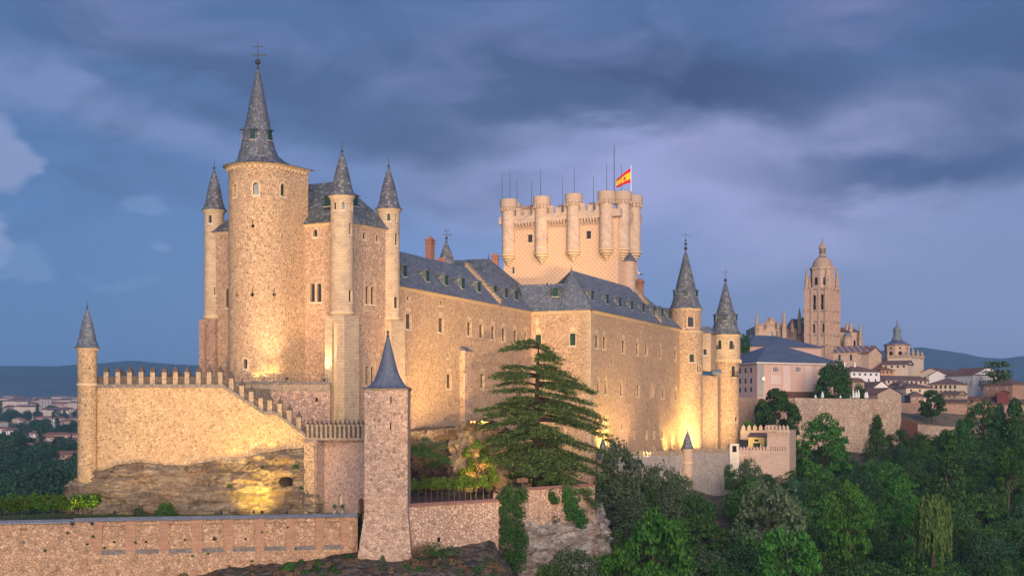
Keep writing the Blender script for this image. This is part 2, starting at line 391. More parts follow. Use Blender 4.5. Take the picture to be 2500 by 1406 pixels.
M['metal'] = plain('dark_iron', rgb(.05, .05, .055), .5, .4)
M['brick'] = ashlar('brick', rgb(.36, .14, .09), rgb(.28, .11, .075), rgb(.22, .15, .12), .3, .12, .3, rgb(.12, .06, .05), .02)
M['green'] = plain('green_shutter', rgb(.014, .05, .04), .5, .3, .3)
M['glass'] = plain('dark_glass', rgb(.035, .04, .05), .15, .5, .3)
M['hole'] = plain('dark_opening', rgb(.02, .016, .014), .9, .1)
M['lead'] = plain('lead', rgb(.16, .18, .2), .6, .4)
M['wood'] = plain('brown_wood', rgb(.12, .06, .04), .7)
M['bark'] = plain('bark', rgb(.09, .065, .05), .95, .1, .5, 4)
M['bark_pale'] = plain('pale_bark', rgb(.26, .21, .17), .95, .1, .5, 4)
M['bark_dark'] = plain('cedar_bark', rgb(.035, .025, .02), .95, .1, .5, 4)
# ---------------------------------------------------------------- walls, windows, roofs
class Path:
    """plan line walked left to right as seen from outside; outward = right-hand side of the walk"""
    def __init__(s, pts):
        s.p = [Vector((p[0], p[1])) for p in pts]; s.c = [0]
        for a, b in zip(s.p, s.p[1:]): s.c.append(s.c[-1]+(b-a).length)
        s.L = s.c[-1]
        s.nn = []
        segn = [Vector(((b-a).y, -(b-a).x)).normalized() for a, b in zip(s.p, s.p[1:])]
        s.segn = segn
    def seg(s, u):
        i = 0
        while i < len(s.p)-2 and u > s.c[i+1]+1e-9: i += 1
        return i
    def __call__(s, u, z, d=0.):
        i = s.seg(u); t = (u-s.c[i])/(s.c[i+1]-s.c[i]); q = s.p[i].lerp(s.p[i+1], t) if 0 <= t <= 1 else s.p[i]+(s.p[i+1]-s.p[i])*t
        n = s.segn[i]; return (q.x-n.x*d, q.y-n.y*d, z)
    def inv(s, px):
        a = (px-CX)/F
        for i in range(len(s.p)-1):
            A, B = s.p[i], s.p[i+1]
            if s.segn[i].dot(A) > 0: continue      # turned away
            fa = A.x-a*A.y; fb = B.x-a*B.y
            if fa*fb <= 0 and fa != fb:
                return s.c[i]+(s.c[i+1]-s.c[i])*fa/(fa-fb)
        A, B = s.p[0], s.p[-1]; d = (B-A)/s.L; return (a*A.y-A.x)/(d.x-a*d.y)
    def hole(s, x0, y0, x1, y1, arch=None, **k):
        u0, u1 = s.inv(x0), s.inv(x1); Y = Vector(s((u0+u1)/2, 0)).y
        return dict(u0=min(u0, u1), u1=max(u0, u1), v0=zz(y1, Y), v1=zz(y0, Y), arch=arch, **k)
    def pt(s, px, py=None):
        u = s.inv(px); q = Vector(s(u, 0)); return u, (zz(py, q.y) if py is not None else None), q.y
def circle_path(cx, cy, r, n=40, a0=-1.5*pi, a1=.5*pi):
    # anticlockwise seen from above starting at the back
    return Path([(cx+r*cos(a0+(a1-a0)*i/n), cy+r*sin(a0+(a1-a0)*i/n)) for i in range(n+1)])

def outline(h, grow=0.):
    u0, u1, v0, v1 = h['u0']-grow, h['u1']+grow, h['v0']-grow, h['v1']+grow; w = u1-u0; m = (u0+u1)/2
    a = h.get('arch')
    if a == 'oval':
        return [(m+w/2*cos(t*pi/8-pi/2), (v0+v1)/2+(v1-v0)/2*sin(t*pi/8-pi/2)) for t in range(16)]
    pts = [(u0, v0), (u1, v0)]
    if a == 'round':
        r = min(w/2, (v1-v0)*.5); sp = v1-r
        pts += [(m+w/2*cos(t*pi/8), sp+r*sin(t*pi/8)) for t in range(9)]
    elif a == 'point':
        rise = min(w*.95, (v1-v0)*.45); sp = v1-rise
        for t in range(5): q = t/4; pts.append((u1-(w/2)*(1-cos(q*pi/2))*1., sp+rise*sin(q*pi/2)**.9))
        for t in range(3, -1, -1): q = t/4; pts.append((u0+(w/2)*(1-cos(q*pi/2)), sp+rise*sin(q*pi/2)**.9))
    else: pts += [(u1, v1), (u0, v1)]
    return pts
def wall(mb, fn, U0, U1, V0, V1, holes=(), dep=.35, du=None):
    us = {U0, U1}; vs = {V0, V1}
    for c in getattr(fn, 'c', ()):
        if U0 < c < U1: us.add(c)
    hs = [h for h in holes if h['u1'] > U0 and h['u0'] < U1 and h['v1'] > V0 and h['v0'] < V1]
    for h in hs: us |= {h['u0'], h['u1']}; vs |= {h['v0'], h['v1']}
    us = sorted(us); vs = sorted(vs)
    us = [u for i, u in enumerate(us) if i == 0 or u-us[i-1] > 1e-5]; vs = [v for i, v in enumerate(vs) if i == 0 or v-vs[i-1] > 1e-5]
    for a, b in zip(us, us[1:]):
        run = None
        for c, d in zip(vs, vs[1:]):
            mu, mv = (a+b)/2, (c+d)/2
            if any(h['u0'] < mu < h['u1'] and h['v0'] < mv < h['v1'] for h in hs):
                if run: pan(mb, fn, a, b, *run); run = None
            else: run = (run[0], d) if run else (c, d)
        if run: pan(mb, fn, a, b, *run)
    for h in hs:
        o = outline(h); d = h.get('dep', dep)
        for p, q in zip(o, o[1:]+o[:1]):
            mb.face([fn(p[0], p[1], 0), fn(p[0], p[1], d), fn(q[0], q[1], d), fn(q[0], q[1], 0)])
        if h.get('arch'):
            m = (h['u0']+h['u1'])/2
            n = len(o)
            for corner in ((h['u0'], h['v1']), (h['u1'], h['v1'])) + (((h['u0'], h['v0']), (h['u1'], h['v0'])) if h['arch'] == 'oval' else ()):
                for i in range(n):
                    p, q = o[i], o[(i+1) % n]; mu, mv = (p[0]+q[0])/2, (p[1]+q[1])/2
                    if abs(p[1]-q[1]) < 1e-6 and abs(p[1]-h['v0']) < 1e-6: continue
                    if (mu < m) != (corner[0] < m): continue
                    if h['arch'] == 'oval' and (mv < (h['v0']+h['v1'])/2) != (corner[1] < (h['v0']+h['v1'])/2): continue
                    if abs(p[0]-q[0]) < 1e-6 and h['arch'] != 'oval': continue
                    mb.face([fn(corner[0], corner[1]), fn(*p), fn(*q)], [corner, p, q])
def pan(mb, fn, a, b, c, d):
    mb.face([fn(a, c), fn(b, c), fn(b, d), fn(a, d)], [(a, c), (b, c), (b, d), (a, d)])
def window(th, fn, h, pane='glass', sur=.14, dep=.35, sill=True, bars=False, name='window', surmat='trim', label=None, proud=.03):
    """surround set proud of the wall (the part) with pane and sill as its sub-parts"""
    o = outline(h); w = outline(h, sur); d = h.get('dep', dep)
    mb = MB(); n = len(o)
    if sur > 0:
        for i in range(n):
            j = (i+1) % n
            mb.face([fn(*w[i], -proud), fn(*w[j], -proud), fn(*o[j], -proud), fn(*o[i], -proud)])
            mb.face([fn(*w[i], .01), fn(*w[j], .01), fn(*w[j], -proud), fn(*w[i], -proud)])
            mb.face([fn(*o[i], -proud), fn(*o[j], -proud), fn(*o[j], .02), fn(*o[i], .02)])
    else:
        for i in range(n):
            j = (i+1) % n; e = outline(h, -.06)
            mb.face([fn(*o[i], d-.06), fn(*o[j], d-.06), fn(*e[j], d-.06), fn(*e[i], d-.06)])
            mb.face([fn(*e[i], d-.06), fn(*e[j], d-.06), fn(*e[j], d-.012), fn(*e[i], d-.012)])
    p = part(name, mb, M[surmat], th, label=label)
    pb = MB(); pb.face([fn(q[0], q[1], d-.01) for q in o]); part('pane' if pane != 'green' else 'shutter', pb, M[pane], p)
    if bars:
        bb = MB(); m = (h['u0']+h['u1'])/2; t = .05
        def bar(a, b, c, e):
            bb.face([fn(a, c, d-.05), fn(b, c, d-.05), fn(b, e, d-.05), fn(a, e, d-.05)]); bb.face([fn(a, c, d-.05), fn(a, e, d-.05), fn(a, e, d-.012), fn(a, c, d-.012)])
            bb.face([fn(b, c, d-.05), fn(b, c, d-.012), fn(b, e, d-.012), fn(b, e, d-.05)])
        bar(m-t, m+t, h['v0'], h['v1'])
        for k in range(1, bars+1):
            v = h['v0']+(h['v1']-h['v0'])*k/(bars+1); bar(h['u0'], m-t-.002, v-t, v+t); bar(m+t+.002, h['u1'], v-t, v+t)
        part('glazing_bars', bb, M['bars'], p)
    if sill:
        sb = MB(); a, b, v = h['u0']-.12, h['u1']+.12, h['v0']-sur-.002
        lo = [fn(a, v-.14, -.14), fn(b, v-.14, -.14), fn(b, v-.14, .004), fn(a, v-.14, .004)]; hi = [(x, y, v) for x, y, _ in lo]
        sb.hexa(lo, hi); part('sill', sb, M['sill'], p)
    return p
M['sill'] = plain('pale_sill', rgb(.62, .55, .45), var=.2)
M['bars'] = plain('dark_bars', rgb(.06, .045, .035), .6)
M['bars_white'] = plain('white_bars', rgb(.6, .58, .55), .6)

def cornice(mb, fn, u0, u1, z, h=.4, out=.35, closed=False):
    """stepped moulding following a path just under an eave"""
    us = [u0]+[c for c in fn.c if u0 < c < u1]+[u1]
    prof = [(.0, z-h), (-out*.45, z-h*.55), (-out*.5, z-h*.3), (-out, z-.06), (-out, z)]
    P = lambda u, dz: fn(u, dz[1], dz[0])
    for a, b in zip(us, us[1:]):
        # mitre: use averaged offset by moving the point along both neighbours
        for p, q in zip(prof, prof[1:]):
            mb.face([P(a+1e-6, p), P(b, p), P(b, q), P(a+1e-6, q)])
        mb.face([P(a+1e-6, (-out, z)), P(b, (-out, z)), P(b, (.1, z)), P(a+1e-6, (.1, z))])
def corbels(mb, fn, u0, u1, z, step, w, h, out, d0=0):
    n = max(1, int(round((u1-u0)/step)))
    for k in range(n):
        u = u0+(k+.5)*(u1-u0)/n
        lo = [fn(u-w/2, z-h, -out*.45-d0), fn(u+w/2, z-h, -out*.45-d0), fn(u+w/2, z-h, .01), fn(u-w/2, z-h, .01)]
        hi = [fn(u-w/2, z, -out-d0), fn(u+w/2, z, -out-d0), fn(u+w/2, z, .01), fn(u-w/2, z, .01)]
        mb.hexa(lo, hi)

TURRET_PROF = [(1, 0), (.90, .035), (.80, .10), (.70, .2), (.60, .36), (.49, .54), (.33, .74), (.08, .985), (.0, 1.)]
BIG_PROF = [(1, 0), (.84, .022), (.72, .05), (.63, .09), (.56, .15), (.49, .23), (.42, .33), (.34, .45), (.22, .66), (.1, .86), (.02, .99), (0, 1)]
def spire(mb, cx, cy, r, z0, z1, prof=TURRET_PROF, n=32):
    mb.lathe(cx, cy, [(r*a, z0+(z1-z0)*b) for a, b in prof], n)
    mb.lathe(cx, cy, [(0, z0-.05), (r, z0-.05), (r, z0)], n)
def finial(th_roof, cx, cy, z, h, ball=.28, cross=False, mat='metal', balls=1, vane=False, green=True):
    mb = MB(); mb.tube([(cx, cy, z-.3), (cx, cy, z+h)], [.07, .035], 6)
    zc = z+.35*ball+.12
    for k in range(balls):
        rr = ball*(1-.22*k); mb.ball((cx, cy, zc+rr), rr, 12); zc += 2*rr+.22
    mb.lathe(cx, cy, [(.22, z-.25), (.12, z+.05), (.05, z+.1)], 8)
    if cross:
        zt = z+h*.78; w = h*.16
        mb.box(cx-w, cy-.05, zt-.05, cx+w, cy+.05, zt+.05)
        for s in (-1, 1): mb.ball((cx+s*w, cy, zt), .1, 6)
    if vane:
        zt = z+h*.45; w = h*.24
        mb.box(cx-w, cy-.03, zt-.12, cx+w, cy+.03, zt-.05); mb.box(cx-w, cy-.03, zt+.08, cx+w, cy+.03, zt+.15)
        mb.face([(cx+w, cy-.03, zt-.2), (cx+w+.45, cy-.03, zt), (cx+w, cy-.03, zt+.25)]); mb.face([(cx+w, cy+.03, zt-.2), (cx+w, cy+.03, zt+.25), (cx+w+.45, cy+.03, zt)])
    return part('finial', mb, M[mat], th_roof)
def dormer(th, p, n, w=1.0, h=1.35, L=1.9, roofh=.55, panemat='green', slatem='slatedark', skip_fin=False):
    """p: foot of the front face, n: outward direction (2-vector)"""
    n = Vector((n[0], n[1])).normalized(); d = Vector((-n.y, n.x)); p = Vector(p)
    def Q(u, v, z): return (p.x+d.x*u-n.x*v, p.y+d.y*u-n.y*v, p.z+z)
    mb = MB(); a = w/2
    mb.hexa([Q(-a, 0, -.1), Q(a, 0, -.1), Q(a, L, -.1), Q(-a, L, -.1)], [Q(-a, 0, h), Q(a, 0, h), Q(a, L, h), Q(-a, L, h)])
    o = part('dormer', mb, M[slatem], th)
    rb = MB(); e = a+.22
    A, B, Cc, D = Q(-e, -.3, h+.003), Q(e, -.3, h+.003), Q(e, L+.6, h+.003), Q(-e, L+.6, h+.003); T, U = Q(0, .45, h+roofh), Q(0, L+.9, h+roofh)
    rb.face([A, B, T]); rb.face([B, Cc, U, T]); rb.face([D, A, T, U]); rb.face([A, D, Cc, B])
    rb.face([Q(-e, -.3, h-.05), Q(e, -.3, h-.05), B, A]); rb.face([Q(e, -.3, h-.05), Q(e, L, h-.05), Cc, B]); rb.face([Q(-e, L, h-.05), Q(-e, -.3, h-.05), A, D])
    rb.face([Q(-e, -.3, h-.05), Q(-e, L, h-.05), Q(e, L, h-.05), Q(e, -.3, h-.05)])
    if not skip_fin: rb.tube([T, (T[0], T[1], T[2]+.55)], [.05, .02], 5)
    part('roof', rb, M['slate'], o)
    sb = MB(); f = a-.12
    sb.hexa([Q(-f, -.04, .08), Q(f, -.04, .08), Q(f, .01, .08), Q(-f, .01, .08)], [Q(-f, -.04, h-.12), Q(f, -.04, h-.12), Q(f, .01, h-.12), Q(-f, .01, h-.12)])
    part('shutter', sb, M[panemat], o)
    wb = MB(); wb.hexa([Q(-a-.06, -.12, -.04), Q(a+.06, -.12, -.04), Q(a+.06, .005, -.04), Q(-a-.06, .005, -.04)], [Q(-a-.06, -.12, .04), Q(a+.06, -.12, .04), Q(a+.06, .005, .04), Q(-a-.06, .005, .04)])
    part('sill', wb, M['sill'], o)
    return o
def chimney(th, c, d, w, h, mat='brick', cap=True, pots=False):
    mb = MB(); c = Vector(c); mb.obox(c, d, w, w*.8, h-.7)
    for k, (g, hh) in enumerate(((.12, .18), (.0, .35), (.14, .2))):
        z = h-.7+sum((.18, .35, .2)[:k]); dv = Vector(d).normalized(); n = Vector((-dv.y, dv.x))
        cc = Vector((c.x-n.x*g, c.y-n.y*g, c.z)); mb.obox(cc, d, w+2*g, w*.8+2*g, hh, z)
    o = part('chimney', mb, M[mat], th)
    tb = MB(); n = Vector((-Vector(d).normalized().y, Vector(d).normalized().x)); cc = Vector((c.x+n.x*.1, c.y+n.y*.1, c.z))
    tb.obox(cc, d, w*.7, w*.5, .45, h+.032, taper=.12); part('cowl', tb, M['brick'], o)
    return o
def stepped(th, a, b, d_out, w=.7, n=12, mat='merlon'):
    """stepped coping running down a roof from a (top) to b (bottom); d_out = 2D direction across the coping"""
    a, b = Vector(a), Vector(b); run = Vector((b.x-a.x, b.y-a.y)); L = run.length/n; r = run.normalized(); dv = Vector(d_out).normalized()
    mb = MB()
    for k in range(n):
        t0, t1 = k/n, (k+1)/n; p = a.lerp(b, t0); q = a.lerp(b, t1); h = .32
        lo = [(p.x-dv.x*w/2, p.y-dv.y*w/2), (q.x-dv.x*w/2, q.y-dv.y*w/2), (q.x+dv.x*w/2, q.y+dv.y*w/2), (p.x+dv.x*w/2, p.y+dv.y*w/2)]
        mb.hexa([(x, y, q.z-.5) for x, y in lo], [(x, y, p.z+h) for x, y in lo])
        e = .12
        lo2 = [(p.x-dv.x*(w/2+e), p.y-dv.y*(w/2+e)), (q.x+r.x*.05-dv.x*(w/2+e), q.y+r.y*.05-dv.y*(w/2+e)), (q.x+r.x*.05+dv.x*(w/2+e), q.y+r.y*.05+dv.y*(w/2+e)), (p.x+dv.x*(w/2+e), p.y+dv.y*(w/2+e))]
        mb.hexa([(x, y, p.z+h+.003) for x, y in lo2], [(x, y, p.z+h+.16) for x, y in lo2])
    return part('stepped_gable', mb, M[mat], th)

# plan directions of the main building
A22 = math.atan(1450/3500); D1 = Vector((sin(A22), cos(A22))); IN = Vector((-cos(A22), sin(A22)))   # along the wings / into the building
P = Vector((14.3, 260.)); Q = P+IN*11.63
ZE = 20.3

def build_block():
    th = thing('palace_block', (-24, 210, 0), 'tall rubble stone block with steep slate roof directly behind the round tower', 'building')
    A = Vector((-23.93, 203.3)); B = Vector((-17.94, 212.8)); Cc = Vector((-44.58, 215.2)); Dd = B+(Cc-A)
    ze = 28.4; fn = Path([Cc, A, B, Dd, Cc])
    hs = []
    def H(*a, **k): h = fn.hole(*a[:4], arch=a[4] if len(a) > 4 else None); h.update(k); hs.append(h); return h
    specs = [(764, 560, 775, 578, 'round', 'glass'), (757, 691, 769, 737, 'round', 'glass'), (773, 691, 785, 737, 'round', 'glass'),
             (551, 703, 564, 750, 'round', 'glass'), (885, 567, 894, 584, 'round', 'green'), (917, 574, 925, 590, 'round', 'glass'),
             (892, 697, 901, 742, 'round', 'glass'), (905, 699, 914, 743, 'round', 'glass'), (892, 893, 900, 940, 'round', 'glass'), (905, 893, 913, 940, 'round', 'glass')]
    W = [(H(*s[:5]), s[5]) for s in specs]
    mb = MB(); wall(mb, fn, 0, fn.L, -2, ze, hs, .4); part('wall', mb, M['block'], th)
    for i, (h, p) in enumerate(W): window(th, fn, h, p, .1 if i in (1, 2, 6, 7, 8, 9) else .16, .4)
    # blind pointed surrounds over the paired windows
    for (x0, y0, x1, y1) in ((886, 668, 920, 762), (886, 863, 919, 948), (750, 676, 792, 755)):
        h = fn.hole(x0, y0, x1, y1, 'point' if x0 > 800 else None); o = outline(h); i_ = outline(h, -.28)
        mb = MB(); n = len(o)
        for k in range(n):
            j = (k+1) % n
            mb.face([fn(*o[k], -.05), fn(*o[j], -.05), fn(*i_[j], -.05), fn(*i_[k], -.05)]); mb.face([fn(*o[k], .0), fn(*o[j], .0), fn(*o[j], -.05), fn(*o[k], -.05)])
            mb.face([fn(*i_[k], -.05), fn(*i_[j], -.05), fn(*i_[j], .0), fn(*i_[k], .0)])
        part('window_surround', mb, M['ashlar'], th)
    for x in (771, 903, 902.5):
        pass
    # columns between the lights
    for (x, y0, y1) in ((771, 700, 738), (903, 708, 743), (902.5, 904, 941)):
        u, z1, Y = fn.pt(x, y0); z0 = zz(y1, Y); c = fn(u, 0, .12); mb = MB()
        mb.lathe(c[0], c[1], [(.16, z0), (.16, z0+.15), (.1, z0+.2), (.1, z1-.2), (.17, z1-.1), (.17, z1)], 10); part('colonnette', mb, M['trim'], th, smooth=True)
    mb = MB(); cornice(mb, fn, 0, fn.L, ze+.02, .45, .4); part('cornice', mb, M['trim'], th)
    # roof
    ea = .5; u = (A-B).normalized(); v = (A-Cc).normalized()
    a = A+u*ea+v*ea; b = B-u*ea+v*ea; c = Cc+u*ea-v*ea; d = Dd-u*ea-v*ea
    r1 = Vector((-25.2, 210.4, 35.3)); r2 = r1+Vector((Cc.x-A.x, Cc.y-A.y, 0)).normalized()*13.5
    z = ze+.03; a3, b3, c3, d3 = [(q.x, q.y, z) for q in (a, b, c, d)]
    mb = MB(); mb.face([c3, a3, tuple(r1), tuple(r2)]); mb.face([a3, b3, tuple(r1)]); mb.face([b3, d3, tuple(r2), tuple(r1)]); mb.face([d3, c3, tuple(r2)]); mb.face([a3, c3, d3, b3])
    part('roof', mb, M['slatedark'], th)
    # dormers either side of the corner turret
    nf = fn.segn[0]; nr = fn.segn[1]
    def on(px, py, Y): return at(px, py, Y)
    dormer(th, on(799, 505, 205.6), nf, 1.2, 1.6, 2.2); dormer(th, on(868, 505, 208.0), nr, 1.2, 1.6, 2.2)
    return fn
BLOCK = build_block()

def build_round_tower():
    c0 = Vector((-36.0, 205.2)); r = 4.5; back = Vector((.515, .857)); side = Vector((.857, -.515))
    th = thing('round_tower', (c0.x, c0.y, 2), 'biggest round stone tower with the tallest grey slate spire, topped by an iron cross', 'tower')
    ang = math.atan2(side.y, side.x)
    pts = [c0-side*r+back*12]
    for i in range(33): t = ang-pi+pi*i/32; pts.append(c0+Vector((cos(t), sin(t)))*r)
    pts.append(c0+side*r+back*5.2); fn = Path(pts); ze = 36.0
    hs = []; W = []
    for (x0, y0, x1, y1, a, p) in ((570, 450, 578, 480, 'round', 'trim'), (618, 445, 632, 475, 'round', 'glass'), (685, 448, 698, 478, 'round', 'green'), (595, 877, 604, 899, None, 'glass')):
        h = fn.hole(x0, y0, x1, y1, a); hs.append(h); W.append((h, p))
    slits = []
    for (x, y) in ((617, 548), (616, 716), (670, 716), (577, 718)):
        h = fn.hole(x-4.5, y-1, x+4.5, y+8, 'oval', dep=.5); hs.append(h); s = fn.hole(x-1.2, y-12, x+1.2, y-1.5, None, dep=.5); hs.append(s); slits.append((h, s))
    mb = MB(); wall(mb, fn, 0, fn.L, -1, ze, hs, .45); part('wall', mb, M['tower'], th, smooth=False)
    for h, p in W: window(th, fn, h, p, .2, .45)
    for h, s in slits:
        mb = MB(); mb.face([fn(q[0], q[1], .49) for q in outline(h)]); mb.face([fn(q[0], q[1], .49) for q in outline(s)]); part('arrow_slit', mb, M['hole'], th)
    mb = MB(); cornice(mb, fn, 0, fn.L, ze+.3, .35, .62); corbels(mb, fn, .4, fn.L-.4, ze+.0, .75, .32, .42, .42); part('cornice', mb, M['trim'], th)
    # roof: loft from the eave line to the cone above
    ap = Vector((-36.6, 206.4)); z0 = ze+.32; z1 = 51.2; H = z1-z0
    e = .8; ring = [fn(fn.c[i] if i else 0, z0, -e) for i in range(len(fn.p))]
    ring = []
    pl = [c0-side*(r+e)+back*(5.8)]
    for i in range(33): t = ang-pi+pi*i/32; pl.append(c0+Vector((cos(t), sin(t)))*(r+e))
    pl.append(c0+side*(r+e)+back*5.8)
    m = 18; end = pl[-1]; st = pl[0]
    for i in range(1, m): pl.append(end.lerp(st, i/m))
    prof = [(1, 0), (.80, .018), (.66, .045), (.58, .08), (.52, .13), (.46, .2), (.40, .29), (.335, .42), (.22, .64), (.11, .84), (.03, .97), (0, 1)]
    mb = MB(); n = len(pl); R0 = r+e
    def S(q, k, f):
        dv = q-ap; dl = dv.length; cir = ap+dv/dl*R0*1.02*k
        lin = ap+dv*k; w = min(1, f*7); p = lin.lerp(cir, w)
        return Vector((p.x, p.y, z0+H*f))
    for (k0, f0), (k1, f1) in zip(prof, prof[1:]):
        acc = 0
        for i in range(n):
            j = (i+1) % n; a, b, c, d = S(pl[i], k0, f0), S(pl[j], k0, f0), S(pl[j], k1, f1), S(pl[i], k1, f1)
            w = (pl[j]-pl[i]).length; uv = [(acc, f0*H*1.15), (acc+w, f0*H*1.15), (acc+w, f1*H*1.15), (acc, f1*H*1.15)]; acc += w
            if k1 == 0: mb.face([a, b, c], uv[:3])
            else: mb.face([a, b, c, d], uv)
    mb.face([(q.x, q.y, z0-.02) for q in reversed(pl)])
    rf = part('roof', mb, M['slatecone'], th, smooth=True)
    finial(rf, ap.x, ap.y, z1-.1, 3.7, .42, True, vane=True)
    for (x, y, sx, sy) in ((594, 343, -1, .1), (625, 341, -.15, -1), (666, 344, .85, -.5)):
        nn = Vector((sx, sy)); Yd = ap.y+ (0 if abs(sx) > .8 else -2.3)
        p = at(x, y, Yd); p2 = Vector((ap.x, ap.y, 0))+Vector((nn.normalized().x, nn.normalized().y, 0))*2.25; p2.z = zz(y, p2.y)
        dormer(th, p2, nn, .95, 1.5, 1.3, .5)
    return th
build_round_tower()

def turret(px, Y, r, y_eave, y_tip, y_corb, label, wins, zb=-1, dark=None):
    cx, cy = xy(px, Y); ze = zz(y_eave, Y); zt = zz(y_tip, Y); zc = zz(y_corb, Y)
    th = thing('corner_turret', (cx, cy, zb), label, 'turret', 'slender turrets with slate cones on the corners of the tall block')
    fn = circle_path(cx, cy, r, 28); hs = []; W = []
    for (x0, y0, x1, y1, a, p) in wins:
        h = fn.hole(x0, y0, x1, y1, a); hs.append(h); W.append((h, p))
    mb = MB(); wall(mb, fn, 0, fn.L, zc, ze, hs, .3); part('shaft', mb, M['ashlar'], th)
    for h, p in W: window(th, fn, h, p, .1, .3)
    mb = MB(); mb.lathe(cx, cy, [(r, ze-.45), (r+.12, ze-.35), (r+.16, ze-.2), (r+.34, ze-.06), (r+.36, ze+.02), (0, ze+.02)], 28); part('cornice', mb, M['trim'], th, smooth=True)
    mb = MB(); spire(mb, cx, cy, r+.42, ze+.05, zt); rf = part('roof', mb, M['slatecone'], th, smooth=True)
    finial(rf, cx, cy, zt-.1, 1.75, .2)
    mb = MB(); mb.lathe(cx, cy, [(0, zc-.35), (r-.1, zc-.35), (r+.1, zc-.2), (r+.22, zc-.02), (r+.22, zc+.12), (r, zc+.25)], 28); part('corbel', mb, M['trim'], th)
    # square pier with a tall niche below
    dv = Vector((-.866, .5)) if True else None
    f2 = Vector((.515, .857)); w = r+.08
    c = Vector((cx, cy)); q = [c-dv*(-w)-f2*w, c+dv*(-w)*-1-f2*w]
    fl = c+dv*w-f2*w; fr = c-dv*w-f2*w; br = c-dv*w+f2*w; bl = c+dv*w+f2*w
    pf = Path([bl, fl, fr, br, bl]); m = pf.c[1]+(pf.c[2]-pf.c[1])/2
    ztop = zc-.36; nh = dict(u0=m-.45, u1=m+.45, v0=zb+.3, v1=ztop-.8, arch='round', dep=.5)
    mb = MB(); wall(mb, pf, 0, pf.L, zb, ztop, [nh], .5); mb.face([(p.x, p.y, ztop) for p in (fl, fr, br, bl)]); part('pier', mb, M[dark or 'ashlar'], th)
    mb = MB(); mb.face([pf(a, b, .49) for a, b in outline(nh)]); part('niche', mb, M[dark or 'trim'], th)
    return th
turret(835, 202.8, 1.62, 481, 374, 765, 'slender stone turret with slate cone on the near corner of the tall block', [(813, 493, 821, 511, 'round', 'glass'), (833, 493, 841, 511, 'round', 'glass'), (854, 493, 860, 511, 'round', 'trim'), (852, 543, 859, 572, 'round', 'glass'), (851, 708, 860, 737, None, 'glass')])
turret(949, 213.2, 1.62, 513, 411, 778, 'slender stone turret with slate cone where the tall block meets the long wing', [(945, 521, 953, 539, 'round', 'green'), (964, 521, 969, 539, 'round', 'green'), (964, 568, 971, 598, 'round', 'glass'), (962, 725, 972, 752, None, 'glass')])
turret(523, 216.5, 1.5, 515, 415, 775, 'slender weathered turret with slate cone, left of the big round tower', [(509, 525, 517, 544, 'round', 'glass'), (522, 700, 528, 720, None, 'glass')], dark='redwall')

def facade_windows(th, fn, specs, hs):
    out = []
    for s in specs:
        x0, y0, x1, y1, a, p = s[:6]; h = fn.hole(x0, y0, x1, y1, a); hs.append(h); out.append((h, p, s[6] if len(s) > 6 else .16))
    return out

